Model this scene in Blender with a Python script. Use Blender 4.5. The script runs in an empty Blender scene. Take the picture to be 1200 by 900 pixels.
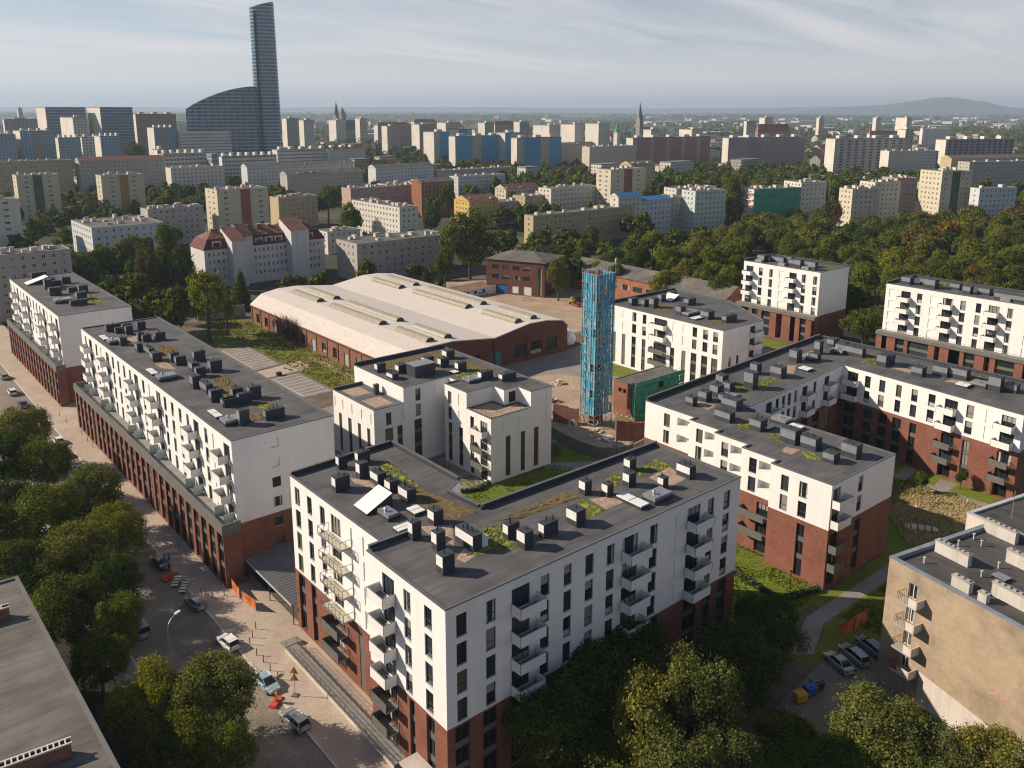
import bpy, bmesh, math, random
import numpy as np
from mathutils import Vector, Matrix
R = math.radians
SC = bpy.context.scene
COL = SC.collection
D = bpy.data
# ------------------------------------------------------------------ camera
# world x runs to the right and away along the short facades, world y to the left and away along the street
CF, CCY, CPITCH, CROLL, CYAW, CH = 990.93, 353.39, 0.2234, -0.0026, 0.6963, 69.8
_cp, _sp, _cr, _sr = math.cos(CPITCH), math.sin(CPITCH), math.cos(CROLL), math.sin(CROLL)
_cy, _sy = math.cos(CYAW), math.sin(CYAW)
cam = D.cameras.new('camera'); camo = D.objects.new('camera', cam); COL.objects.link(camo)
cam.sensor_width = 36; cam.lens = 36 * CF / 1200
cam.shift_y = -(450 - CCY) / 1200
cam.clip_start = 1; cam.clip_end = 90000
_right = Vector((_cy, -_sy, 0)); _fw = Vector((_sy * _cp, _cy * _cp, -_sp)); _up = Vector((_sy * _sp, _cy * _sp, _cp))
_r2 = _right * _cr - _up * _sr; _u2 = _right * _sr + _up * _cr
m = Matrix((( _r2.x, _u2.x, -_fw.x, 0), (_r2.y, _u2.y, -_fw.y, 0), (_r2.z, _u2.z, -_fw.z, CH), (0, 0, 0, 1)))
camo.matrix_world = m
SC.camera = camo
def ray(px, py):
    rt = (px - 600) / CF; up = (CCY - py) / CF
    v = _r2 * rt + _u2 * up + _fw
    return v
def pw(px, py, z=0.0):
    v = ray(px, py); t = (z - CH) / v.z
    return (v.x * t, v.y * t)
def at_d(px, dist):          # point at a horizontal distance along the direction of a column of the view
    v = ray(px, 129); k = dist / math.hypot(v.x, v.y)
    return (v.x * k, v.y * k)
def hz(px, py, dist):          # height reached by a line of sight at a horizontal distance
    v = ray(px, py); return CH + v.z / math.hypot(v.x, v.y) * dist
def px_of(x, y, z):
    v = Vector((x, y, z - CH)); f = v.dot(_fw)
    return 600 + CF * v.dot(_r2) / f, CCY - CF * v.dot(_u2) / f
# ------------------------------------------------------------------ sky, sun, exposure
SUN_EL, SUN_AZ = R(31), R(133)      # direction towards the sun in the xy plane: angle from +x
W = D.worlds.new('World'); SC.world = W; W.use_nodes = True
nt = W.node_tree; nt.nodes.clear()
def N(t, tp, **kw):
    n = t.nodes.new(tp)
    for k, v in kw.items(): setattr(n, k, v)
    return n
wo = N(nt, 'ShaderNodeOutputWorld'); bg = N(nt, 'ShaderNodeBackground'); bg.inputs[1].default_value = 0.058
sk = N(nt, 'ShaderNodeTexSky', sky_type='NISHITA'); sk.sun_disc = False
sk.sun_elevation = SUN_EL; sk.sun_rotation = math.atan2(math.cos(SUN_AZ), math.sin(SUN_AZ))
sk.air_density = 1.3; sk.dust_density = 1.2; sk.ozone_density = 2.5; sk.altitude = 150
tc = N(nt, 'ShaderNodeTexCoord'); sx = N(nt, 'ShaderNodeSeparateXYZ')
mx = N(nt, 'ShaderNodeMath', operation='MAXIMUM'); mx.inputs[1].default_value = 0.012
cb = N(nt, 'ShaderNodeCombineXYZ')
L = nt.links.new
L(tc.outputs['Generated'], sx.inputs[0]); L(sx.outputs[0], cb.inputs[0]); L(sx.outputs[1], cb.inputs[1]); L(sx.outputs[2], mx.inputs[0])
zz = N(nt, 'ShaderNodeMath', operation='MULTIPLY_ADD'); zz.inputs[1].default_value = 1.7; zz.inputs[2].default_value = 0.05; L(mx.outputs[0], zz.inputs[0]); L(zz.outputs[0], cb.inputs[2])
L(cb.outputs[0], sk.inputs[0])
# thin cirrus: noise over the direction projected on a high plane
dv = N(nt, 'ShaderNodeMath', operation='ADD'); dv.inputs[1].default_value = 0.10; L(mx.outputs[0], dv.inputs[0])
dx = N(nt, 'ShaderNodeMath', operation='DIVIDE'); dy = N(nt, 'ShaderNodeMath', operation='DIVIDE')
L(sx.outputs[0], dx.inputs[0]); L(dv.outputs[0], dx.inputs[1]); L(sx.outputs[1], dy.inputs[0]); L(dv.outputs[0], dy.inputs[1])
cp = N(nt, 'ShaderNodeCombineXYZ'); L(dx.outputs[0], cp.inputs[0]); L(dy.outputs[0], cp.inputs[1])
mp = N(nt, 'ShaderNodeMapping'); mp.inputs['Rotation'].default_value = (0, 0, R(38)); mp.inputs['Scale'].default_value = (0.35, 1.2, 1); L(cp.outputs[0], mp.inputs[0])
nz = N(nt, 'ShaderNodeTexNoise'); nz.inputs['Scale'].default_value = 1.1; nz.inputs['Detail'].default_value = 8; nz.inputs['Roughness'].default_value = 0.6; nz.inputs['Distortion'].default_value = 0.6
L(mp.outputs[0], nz.inputs['Vector'])
cr = N(nt, 'ShaderNodeValToRGB'); cr.color_ramp.elements[0].position = 0.30; cr.color_ramp.elements[0].color = (0.2,) * 3 + (1,); cr.color_ramp.elements[1].position = 0.66; cr.color_ramp.elements[1].color = (0.95,) * 3 + (1,)
L(nz.outputs[0], cr.inputs[0])
mixc = N(nt, 'ShaderNodeMixRGB'); mixc.inputs[2].default_value = (7.9, 7.35, 7.2, 1)
zr = N(nt, 'ShaderNodeValToRGB'); zr.color_ramp.elements[0].position = 0.04; zr.color_ramp.elements[0].color = (1, 1, 1, 1); zr.color_ramp.elements[1].position = 0.42; zr.color_ramp.elements[1].color = (0.05, 0.05, 0.05, 1); L(mx.outputs[0], zr.inputs[0])
hr = N(nt, 'ShaderNodeValToRGB'); hr.color_ramp.elements[0].position = 0.03; hr.color_ramp.elements[0].color = (0.85,) * 3 + (1,); hr.color_ramp.elements[1].position = 0.11; hr.color_ramp.elements[1].color = (0, 0, 0, 1); L(mx.outputs[0], hr.inputs[0])
fx = N(nt, 'ShaderNodeMath', operation='MAXIMUM'); L(cr.outputs[0], fx.inputs[0]); L(hr.outputs[0], fx.inputs[1])
fm = N(nt, 'ShaderNodeMath', operation='MULTIPLY'); L(fx.outputs[0], fm.inputs[0]); L(zr.outputs[0], fm.inputs[1]); L(fm.outputs[0], mixc.inputs[0]); L(sk.outputs[0], mixc.inputs[1]); L(mixc.outputs[0], bg.inputs[0]); L(bg.outputs[0], wo.inputs[0])
sun = D.lights.new('sun', 'SUN'); sun.energy = 3.75; sun.angle = R(0.53); sun.color = (1.0, 0.855, 0.69)
suno = D.objects.new('sun', sun); COL.objects.link(suno)
suno.rotation_euler = Vector((math.cos(SUN_AZ) * math.cos(SUN_EL), math.sin(SUN_AZ) * math.cos(SUN_EL), math.sin(SUN_EL))).to_track_quat('Z', 'Y').to_euler()
SC.view_settings.view_transform = 'Standard'; SC.view_settings.look = 'None'; SC.view_settings.gamma = 1; SC.view_settings.use_curve_mapping = False
SC.view_settings.exposure = 0.95
HAZE = 9.0e-5
SC.render.engine = 'CYCLES'
SC.cycles.use_denoising = True; SC.cycles.filter_width = 1.15
SC.cycles.max_bounces = 6; SC.cycles.volume_bounces = 0; SC.cycles.transparent_max_bounces = 16
SC.cycles.caustics_reflective = False; SC.cycles.caustics_refractive = False
SC.cycles.use_adaptive_sampling = True
# ------------------------------------------------------------------ materials
MATS = {}
def newmat(name):
    m = D.materials.new(name); m.use_nodes = True; MATS[name] = m
    t = m.node_tree; b = t.nodes['Principled BSDF']
    return m, t, b
def pos(t):
    return N(t, 'ShaderNodeNewGeometry').outputs['Position']
def noise(t, vec, scale, detail=4, rough=0.55):
    n = N(t, 'ShaderNodeTexNoise'); n.inputs['Scale'].default_value = scale; n.inputs['Detail'].default_value = detail; n.inputs['Roughness'].default_value = rough
    if vec is not None: t.links.new(vec, n.inputs['Vector'])
    return n.outputs[0]
def ramp(t, fac, stops):
    r = N(t, 'ShaderNodeValToRGB'); e = r.color_ramp.elements
    while len(e) < len(stops): e.new(0.5)
    for i, (p, c) in enumerate(stops): e[i].position = p; e[i].color = tuple(c) + (1,)
    t.links.new(fac, r.inputs[0]); return r.outputs[0]
def mul(c, k): return tuple(min(1, x * k) for x in c)
def mixrgb(t, fac, a, b, mode='MIX'):
    n = N(t, 'ShaderNodeMixRGB', blend_type=mode)
    for i, v in ((0, fac), (1, a), (2, b)):
        if isinstance(v, (int, float)): n.inputs[i].default_value = v
        elif isinstance(v, tuple): n.inputs[i].default_value = tuple(v) + ((1,) if len(v) == 3 else ())
        else: t.links.new(v, n.inputs[i])
    return n.outputs[0]
def plain(name, col, rough=0.8, var=0.15, scale=0.6, spec=0.3, metal=0.0, fine=0.08):
    m, t, b = newmat(name)
    p = pos(t)
    c = ramp(t, noise(t, p, scale), [(0.3, mul(col, 1 - var)), (0.7, mul(col, 1 + var))])
    if fine: c = mixrgb(t, 1.0, c, ramp(t, noise(t, p, scale * 14, 3), [(0.3, (1 - fine,) * 3), (0.7, (1, 1, 1))]), 'MULTIPLY')
    t.links.new(c, b.inputs['Base Color'])
    b.inputs['Roughness'].default_value = rough; b.inputs['Metallic'].default_value = metal; b.inputs['Specular IOR Level'].default_value = spec
    return m
def wallvec(t, sx_, sz_):
    g = pos(t); s = N(t, 'ShaderNodeSeparateXYZ'); t.links.new(g, s.inputs[0])
    a = N(t, 'ShaderNodeMath', operation='ADD'); t.links.new(s.outputs[0], a.inputs[0]); t.links.new(s.outputs[1], a.inputs[1])
    c = N(t, 'ShaderNodeCombineXYZ'); t.links.new(a.outputs[0], c.inputs[0]); t.links.new(s.outputs[2], c.inputs[1])
    return c.outputs[0], g
def brick(name, c1, c2, mortar, bw=0.42, bh=0.14):
    m, t, b = newmat(name)
    v, g = wallvec(t, 1, 1)
    k = N(t, 'ShaderNodeTexBrick'); k.inputs['Scale'].default_value = 1; k.inputs['Brick Width'].default_value = bw; k.inputs['Row Height'].default_value = bh
    k.inputs['Mortar Size'].default_value = 0.015; k.inputs['Color1'].default_value = c1 + (1,); k.inputs['Color2'].default_value = c2 + (1,); k.inputs['Mortar'].default_value = mortar + (1,)
    t.links.new(v, k.inputs['Vector'])
    c = mixrgb(t, 1.0, k.outputs[0], ramp(t, noise(t, g, 0.35), [(0.3, (0.78,) * 3), (0.7, (1.1,) * 3)]), 'MULTIPLY')
    c = mixrgb(t, 1.0, c, ramp(t, noise(t, g, 4, 3), [(0.3, (0.8,) * 3), (0.7, (1.08,) * 3)]), 'MULTIPLY')
    t.links.new(c, b.inputs['Base Color']); b.inputs['Roughness'].default_value = 0.85; b.inputs['Specular IOR Level'].default_value = 0.2
    return m
def streaky(name, col, dirt, amt=0.25, rough=0.85):          # plaster with faint vertical weather streaks
    m, t, b = newmat(name)
    g = pos(t); mp = N(t, 'ShaderNodeMapping'); mp.inputs['Scale'].default_value = (1.2, 1.2, 0.09); t.links.new(g, mp.inputs[0])
    f = ramp(t, noise(t, mp.outputs[0], 1.0, 6, 0.65), [(0.45, (0, 0, 0)), (0.75, (amt,) * 3)])
    c = mixrgb(t, f, tuple(col), tuple(dirt))
    c = mixrgb(t, 1.0, c, ramp(t, noise(t, g, 0.25), [(0.3, (0.95,) * 3), (0.7, (1.02,) * 3)]), 'MULTIPLY')
    t.links.new(c, b.inputs['Base Color']); b.inputs['Roughness'].default_value = rough; b.inputs['Specular IOR Level'].default_value = 0.2
    return m
def mottled(name, a, b_):               # old render: big uneven patches, small stains
    m, t, b = newmat(name); g = pos(t)
    c = ramp(t, noise(t, g, .22, 8, .62), [(.3, b_), (.5, a), (.72, mul(a, 1.12))])
    c = mixrgb(t, 1.0, c, ramp(t, noise(t, g, 1.6, 6, .7), [(.3, (.82,) * 3), (.65, (1.05,) * 3)]), 'MULTIPLY')
    t.links.new(c, b.inputs['Base Color']); b.inputs['Roughness'].default_value = .95; b.inputs['Specular IOR Level'].default_value = .1
    return m
def felt(name, col, axis=1, pitch=1.05):                        # roofing felt: strips with seams, patches of dust
    m, t, b = newmat(name)
    g = pos(t); s = N(t, 'ShaderNodeSeparateXYZ'); t.links.new(g, s.inputs[0])
    md = N(t, 'ShaderNodeMath', operation='PINGPONG'); md.inputs[1].default_value = pitch / 2; t.links.new(s.outputs[axis], md.inputs[0])
    seam = ramp(t, md.outputs[0], [(0.0, (0.6,) * 3), (0.06, (1, 1, 1))])
    c = ramp(t, noise(t, g, 0.22, 6, 0.6), [(0.3, mul(col, 0.68)), (0.5, col), (0.62, (col[0] * 1.2, col[1] * 1.17, col[2] * 1.13)), (0.75, (col[0] * 1.5, col[1] * 1.42, col[2] * 1.32))])
    c = mixrgb(t, 1.0, c, seam, 'MULTIPLY')
    mp = N(t, 'ShaderNodeMapping'); sc = [3, 3, 3]; sc[1 - axis] = 0.12; sc[axis] = 0.95; mp.inputs['Scale'].default_value = sc; t.links.new(g, mp.inputs[0])
    c = mixrgb(t, 1.0, c, ramp(t, noise(t, mp.outputs[0], 1.0, 2), [(0.35, (0.82,) * 3), (0.65, (1.12,) * 3)]), 'MULTIPLY')
    t.links.new(c, b.inputs['Base Color']); b.inputs['Roughness'].default_value = 0.75; b.inputs['Specular IOR Level'].default_value = 0.3
    return m
def glass(name, col, rough=0.06, curtain=0.16):
    m, t, b = newmat(name)
    oi = N(t, 'ShaderNodeObjectInfo')
    r = N(t, 'ShaderNodeValToRGB'); r.color_ramp.interpolation = 'CONSTANT'
    e = r.color_ramp.elements; e[0].position = 0; e[0].color = col + (1,); e[1].position = 1 - curtain; e[1].color = (0.10, 0.088, 0.07, 1)
    e.new(0.45).color = mul(col, 2.2) + (1,)
    e.new(1 - curtain / 3).color = (0.24, 0.22, 0.2, 1)
    t.links.new(oi.outputs['Random'], r.inputs[0]); t.links.new(r.outputs[0], b.inputs['Base Color'])
    b.inputs['Roughness'].default_value = rough; b.inputs['Specular IOR Level'].default_value = 0.5
    return m
def facade(name, wall, win, ps, pz, ws=0.5, wz=0.5, band=None, zoff=0.6):      # far blocks: rows of small windows in the wall
    m, t, b = newmat(name)
    v, g = wallvec(t, 1, 1); s = N(t, 'ShaderNodeSeparateXYZ'); t.links.new(v, s.inputs[0])
    def cell(o, p, w, off):
        a = N(t, 'ShaderNodeMath', operation='ADD'); a.inputs[1].default_value = off; t.links.new(o, a.inputs[0])
        d = N(t, 'ShaderNodeMath', operation='DIVIDE'); d.inputs[1].default_value = p; t.links.new(a.outputs[0], d.inputs[0])
        f = N(t, 'ShaderNodeMath', operation='FRACT'); t.links.new(d.outputs[0], f.inputs[0])
        l = N(t, 'ShaderNodeMath', operation='LESS_THAN'); l.inputs[1].default_value = w; t.links.new(f.outputs[0], l.inputs[0]); return l.outputs[0]
    a = cell(s.outputs[0], ps, ws, 0); z = cell(s.outputs[1], pz, wz, -zoff)
    mm = N(t, 'ShaderNodeMath', operation='MULTIPLY'); t.links.new(a, mm.inputs[0]); t.links.new(z, mm.inputs[1])
    base = ramp(t, noise(t, g, 0.06), [(0.35, mul(wall, 0.88)), (0.65, mul(wall, 1.08))])
    if band:
        bb = cell(s.outputs[0], band[1], band[2], band[3]); base = mixrgb(t, bb, base, tuple(band[0]))
    c = mixrgb(t, mm.outputs[0], base, tuple(win))
    t.links.new(c, b.inputs['Base Color']); b.inputs['Roughness'].default_value = 0.8; b.inputs['Specular IOR Level'].default_value = 0.2
    return m
def foliage(name, c1, c2, trans=0.25, rand=True):
    m, t, b = newmat(name); t.nodes.remove(b); out = t.nodes['Material Output']
    g = N(t, 'ShaderNodeNewGeometry'); oi = N(t, 'ShaderNodeObjectInfo')
    c = ramp(t, g.outputs['Random Per Island'], [(0.0, mul(c1, 0.55)), (0.55, c1), (1.0, mul(c2, 1.1))])
    if rand: c = mixrgb(t, 1.0, c, ramp(t, oi.outputs['Random'], [(0.0, (1.0, 1.2, 1.0)), (0.5, (1.4, 1.5, 1.15)), (1.0, (1.85, 1.75, 0.95))]), 'MULTIPLY')
    d = N(t, 'ShaderNodeBsdfDiffuse'); tr = N(t, 'ShaderNodeBsdfTranslucent'); gl = N(t, 'ShaderNodeBsdfGlossy'); gl.inputs['Roughness'].default_value = 0.45
    t.links.new(c, d.inputs[0]); t.links.new(mixrgb(t, 1.0, c, (1.2, 1.25, 0.6), 'MULTIPLY'), tr.inputs[0])
    x = N(t, 'ShaderNodeMixShader'); x.inputs[0].default_value = trans; t.links.new(d.outputs[0], x.inputs[1]); t.links.new(tr.outputs[0], x.inputs[2])
    y = N(t, 'ShaderNodeMixShader'); y.inputs[0].default_value = 0.0; t.links.new(x.outputs[0], y.inputs[1]); t.links.new(gl.outputs[0], y.inputs[2])
    t.links.new(y.outputs[0], out.inputs[0])
    return m
def ground(name, stops, scale, fine=3.0, rough=0.95, famt=0.25, tile=None):
    m, t, b = newmat(name); g = pos(t)
    c = ramp(t, noise(t, g, scale, 8, 0.6), stops)
    c = mixrgb(t, 1.0, c, ramp(t, noise(t, g, fine, 5, 0.7), [(0.3, (1 - famt,) * 3), (0.7, (1 + famt,) * 3)]), 'MULTIPLY')
    if tile:
        k = N(t, 'ShaderNodeTexBrick'); k.inputs['Scale'].default_value = 1; k.inputs['Brick Width'].default_value = tile; k.inputs['Row Height'].default_value = tile * .5; k.inputs['Mortar Size'].default_value = .035
        for nm, v in (('Color1', 1.0), ('Color2', .96), ('Mortar', .86)): k.inputs[nm].default_value = (v, v, v, 1)
        t.links.new(g, k.inputs['Vector']); c = mixrgb(t, 1.0, c, k.outputs[0], 'MULTIPLY')
    t.links.new(c, b.inputs['Base Color']); b.inputs['Roughness'].default_value = rough; b.inputs['Specular IOR Level'].default_value = 0.15
    return m
streaky('white', (0.74, 0.725, 0.70), (0.5, 0.47, 0.42), 0.22)
plain('white_panel', (0.72, 0.71, 0.69), 0.6, 0.04, 0.3)
brick('brick', (0.27, 0.092, 0.058), (0.205, 0.066, 0.044), (0.2, 0.14, 0.11))
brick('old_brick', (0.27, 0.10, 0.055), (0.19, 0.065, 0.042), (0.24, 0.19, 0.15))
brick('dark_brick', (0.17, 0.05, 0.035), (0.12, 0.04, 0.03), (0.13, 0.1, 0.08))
felt('roof', (0.098, 0.096, 0.096), 1)
felt('old_roof', (0.075, 0.072, 0.068), 0, 1.0); felt('grey_roof', (0.125, 0.115, 0.10), 1, 1.1)
plain('cap', (0.11, 0.115, 0.12), 0.45, 0.15, 0.4, 0.4)
plain('pale_cap', (0.42, 0.43, 0.44), 0.4, 0.15, 0.5, 0.5)
plain('shaft', (0.042, 0.047, 0.056), 0.5, 0.12, 1.0, 0.4)
plain('shaft_glare_and_lid', (0.72, 0.72, 0.71), 0.4, 0.06, 0.6, 0.5)  # sun glare on shaft faces put into the colour; also used for hatch lids
plain('shaft_glare_grey', (0.2, 0.215, 0.235), 0.4, 0.12, 0.6, 0.5)  # duller painted sun glare for shaft faces on the other blocks
plain('anthracite', (0.045, 0.048, 0.052), 0.5, 0.1, 0.8, 0.4)
plain('spandrel', (0.13, 0.125, 0.115), 0.55, 0.12, 0.7, 0.4)
plain('fascia', (0.14, 0.135, 0.125), 0.6, 0.1, 0.5)
plain('slab_floor', (0.22, 0.21, 0.195), 0.85, 0.15, 0.8)
plain('pale_floor', (0.5, 0.46, 0.36), 0.85, 0.1, 0.8)
plain('curtain', (0.42, 0.39, 0.34), 0.9, 0.12, 0.8); plain('blind', (0.27, 0.26, 0.24), 0.8, 0.12, 0.8); plain('void', (0.012, 0.012, 0.014), 0.9, 0.1, 0.5, 0.1)
plain('metal', (0.38, 0.39, 0.40), 0.4, 0.15, 1.0, 0.5, 0.6)
plain('concrete', (0.33, 0.31, 0.28), 0.9, 0.2, 0.5)
plain('dark_concrete', (0.13, 0.135, 0.13), 0.9, 0.25, 0.4)
plain('pale_concrete', (0.5, 0.46, 0.40), 0.9, 0.15, 0.5)
plain('black', (0.018, 0.018, 0.02), 0.6, 0.1, 1)
plain('rubber', (0.02, 0.02, 0.02), 0.85, 0.1, 2)
plain('bark', (0.09, 0.065, 0.045), 0.95, 0.3, 2)
glass('glass', (0.014, 0.018, 0.022)); glass('car_glass', (0.01, 0.012, 0.015), 0.05, 0.0)
ground('gravel', [(0.3, (0.25, 0.18, 0.13)), (0.7, (0.42, 0.31, 0.24))], 1.5, 6)
ground('sedum', [(0.32, (0.11, 0.075, 0.04)), (0.43, (0.10, 0.10, 0.035)), (0.52, (0.10, 0.125, 0.03)), (0.62, (0.29, 0.27, 0.035))], 1.1, 6, 0.95, 0.45)
ground('sedum_dry', [(0.32, (0.10, 0.07, 0.045)), (0.5, (0.15, 0.105, 0.05)), (0.66, (0.13, 0.13, 0.045))], 1.1, 6, 0.95, 0.4)
# ------------------------------------------------------------------ building helpers
class MB:
    def __init__(s): s.v = []; s.f = []; s.m = []; s.mats = []
    def mi(s, name):
        if name not in s.mats: s.mats.append(name)
        return s.mats.index(name)
    def face(s, pts, mat):
        b = len(s.v); s.v.extend(tuple(p) for p in pts); s.f.append(tuple(range(b, b + len(pts)))); s.m.append(s.mi(mat))
    def box(s, x0, y0, z0, x1, y1, z1, mat, top=None, bottom=True):
        p = [(x0, y0, z0), (x1, y0, z0), (x1, y1, z0), (x0, y1, z0), (x0, y0, z1), (x1, y0, z1), (x1, y1, z1), (x0, y1, z1)]
        for q in ((0, 1, 5, 4), (1, 2, 6, 5), (2, 3, 7, 6), (3, 0, 4, 7)): s.face([p[i] for i in q], mat)
        s.face([p[i] for i in (4, 5, 6, 7)], top or mat)
        if bottom: s.face([p[i] for i in (3, 2, 1, 0)], mat)
    def prism(s, poly, z0, z1, mat, top=None, cap=True, base=False):
        n = len(poly)
        for i in range(n):
            a, b = poly[i], poly[(i + 1) % n]
            s.face([(a[0], a[1], z0), (b[0], b[1], z0), (b[0], b[1], z1), (a[0], a[1], z1)], mat)
        if cap: s.face([(p[0], p[1], z1) for p in poly], top or mat)
        if base: s.face([(p[0], p[1], z0) for p in reversed(poly)], mat)
    def bar(s, a, b, r, mat, n=4, r2=None):
        a = Vector(a); b = Vector(b); d = b - a
        if d.length < 1e-6: return
        q = d.to_track_quat('Z', 'Y'); r2 = r if r2 is None else r2
        o = math.pi / n
        ca = [a + q @ Vector((r * math.cos(o + 2 * math.pi * i / n), r * math.sin(o + 2 * math.pi * i / n), 0)) for i in range(n)]
        cb_ = [b + q @ Vector((r2 * math.cos(o + 2 * math.pi * i / n), r2 * math.sin(o + 2 * math.pi * i / n), 0)) for i in range(n)]
        for i in range(n):
            j = (i + 1) % n; s.face([ca[i], ca[j], cb_[j], cb_[i]], mat)
        s.face(list(reversed(ca)), mat); s.face(cb_, mat)
    def mesh(s, name, smooth=False):
        me = D.meshes.new(name); me.from_pydata(s.v, [], s.f)
        for mn in s.mats: me.materials.append(MATS[mn])
        me.polygons.foreach_set('material_index', s.m)
        if smooth: me.polygons.foreach_set('use_smooth', [True] * len(s.f))
        me.update(); return me
def obj(name, me, parent=None, loc=(0, 0, 0), rz=0.0, kind=None):
    if isinstance(me, MB): me = me.mesh(name)
    o = D.objects.new(name, me); COL.objects.link(o)
    o.location = loc; o.rotation_euler = (0, 0, rz)
    if parent is not None: o.parent = parent
    if kind: o['kind'] = kind
    return o
def tag(o, label, cat, group=None):
    o['label'] = label; o['category'] = cat
    if group: o['group'] = group
    return o
def thing(name, label, cat, loc=(0, 0, 0), rz=0.0, group=None):
    o = D.objects.new(name, None); COL.objects.link(o); o.location = loc; o.rotation_euler = (0, 0, rz); o.empty_display_size = 0.5
    return tag(o, label, cat, group)
def copy_thing(root, loc, rz, label, group=None, scale=None):
    def cp(o, par):
        c = o.copy(); COL.objects.link(c)
        if par is not None: c.parent = par
        for ch in o.children: cp(ch, c)
        return c
    kids = list(root.children)
    c = root.copy(); COL.objects.link(c)
    for ch in kids: cp(ch, c)
    c.location = loc; c.rotation_euler = (0, 0, rz); c['label'] = label
    if scale: c.scale = scale
    if group: c['group'] = group
    return c
def inset(poly, d):
    n = len(poly); out = []
    for i in range(n):
        p0, p1, p2 = Vector(poly[i - 1]), Vector(poly[i]), Vector(poly[(i + 1) % n])
        d1 = (p1 - p0).normalized(); d2 = (p2 - p1).normalized()
        n1 = Vector((-d1.y, d1.x)); n2 = Vector((-d2.y, d2.x))
        k = (n1 + n2); k = k / max(0.2, k.dot(n1))
        out.append(tuple(p1 + k * d))
    return out
class Wall:
    def __init__(s, p0, p1, off):
        s.p0 = Vector(p0); dd = Vector(p1) - s.p0; s.L = dd.length; s.d = dd / s.L; s.n = Vector((s.d.y, -s.d.x)); s.off = Vector(off[:2]); s.rz = math.atan2(s.d.y, s.d.x)
    def pt(s, a, z, y=0.0):
        q = s.p0 + s.d * a - s.n * y - s.off
        return (q.x, q.y, z)
    def band(s, mb, z0, z1, ops, mat, a0=0.0, a1=None):
        a1 = s.L if a1 is None else a1
        ops = [o for o in ops if o['z0'] >= z0 - 1e-4 and o['z1'] <= z1 + 1e-4]
        S = sorted({a0, a1} | {min(max(v, a0), a1) for o in ops for v in (o['a'], o['b'])}); Z = sorted({z0, z1} | {v for o in ops for v in (o['z0'], o['z1'])})
        for i in range(len(S) - 1):
            if S[i + 1] - S[i] < 1e-4: continue
            ca = (S[i] + S[i + 1]) / 2; run = None
            for j in range(len(Z) - 1):
                cz = (Z[j] + Z[j + 1]) / 2
                hole = any(o['a'] < ca < o['b'] and o['z0'] < cz < o['z1'] for o in ops)
                if not hole: run = Z[j] if run is None else run
                if run is not None and (hole or j == len(Z) - 2):
                    zt = Z[j] if hole else Z[j + 1]
                    mb.face([s.pt(S[i], run), s.pt(S[i + 1], run), s.pt(S[i + 1], zt), s.pt(S[i], zt)], mat); run = None
        for o in ops:
            a, b, c, e, dp = o['a'], o['b'], o['z0'], o['z1'], o['dep']
            rm = o.get('rev', mat)
            for p, q in (((a, c), (a, e)), ((a, e), (b, e)), ((b, e), (b, c)), ((b, c), (a, c))):
                mb.face([s.pt(*p), s.pt(*q), s.pt(q[0], q[1], dp), s.pt(p[0], p[1], dp)], rm)
            if o['k'] in ('blind', 'loggia', 'dark'):
                mb.face([s.pt(a, c, dp), s.pt(b, c, dp), s.pt(b, e, dp), s.pt(a, e, dp)], 'void' if o['k'] == 'dark' else rm)
def op(k, a, b, z0, z1, dep=0.22, **kw): return dict(k=k, a=a, b=b, z0=z0, z1=z1, dep=dep, **kw)
_wc = {}
_wr = random.Random(99)
def win_meshes(w, h, dep, style):
    var = _wr.choices((0, 1, 2, 3), (5, 1.6, 1.6, 1.2))[0]
    key = (round(w, 2), round(h, 2), round(dep, 2), style, var)
    if key in _wc: return _wc[key]
    f = MB(); p = MB(); fr = 0.07; y0, y1 = dep - 0.07, dep + 0.02; x = w / 2
    fm = {'old': 'white_panel'}.get(style, 'anthracite')
    f.box(-x, y0, 0, -x + fr, y1, h, fm); f.box(x - fr, y0, 0, x, y1, h, fm)
    f.box(-x + fr, y0, 0, x - fr, y1, fr, fm); f.box(-x + fr, y0, h - fr, x - fr, y1, h, fm)
    if style == 'win': f.box(-x + fr, y0 + .01, h * .33, x - fr, y1, h * .33 + .06, fm)
    elif style == 'door':
        for k in (1, 2): f.box(-x + w * k / 3 - .04, y0 + .01, fr, -x + w * k / 3 + .04, y1, h - fr, fm)
    elif style == 'old':
        f.box(-.04, y0 + .01, fr, .04, y1, h - fr, fm)
    elif style == 'multi':
        nx = max(2, int(w / 0.7))
        for k in range(1, nx): f.box(-x + w * k / nx - .03, y0 + .01, fr, -x + w * k / nx + .03, y1, h - fr, fm)
        for k in (1, 2): f.box(-x + fr, y0 + .015, h * k / 3 - .03, x - fr, y1, h * k / 3 + .03, fm)
    if style == 'win' and dep > 0.1: f.box(-x, 0.0 - .03, -.03, x, y0, 0.015, 'pale_cap')
    p.face([(-x + .02, dep, .02), (x - .02, dep, .02), (x - .02, dep, h - .02), (-x + .02, dep, h - .02)], 'glass')
    yc = dep - .006; a, b = -x + fr + .01, x - fr - .01
    if var == 1: p.face([(a, yc, h * .52), (b, yc, h * .52), (b, yc, h - fr), (a, yc, h - fr)], 'blind')
    elif var == 2: p.face([(a, yc, fr), (a + w * .22, yc, fr), (a + w * .17, yc, h - fr), (a, yc, h - fr)], 'curtain'); p.face([(b - w * .2, yc, fr), (b, yc, fr), (b, yc, h - fr), (b - w * .15, yc, h - fr)], 'curtain')
    elif var == 3: p.face([(a, yc, fr), (b, yc, fr), (b, yc, h * .3), (a, yc, h * .3)], 'curtain')
    _wc[key] = (f.mesh('window_frame'), p.mesh('window_pane')); return _wc[key]
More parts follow.
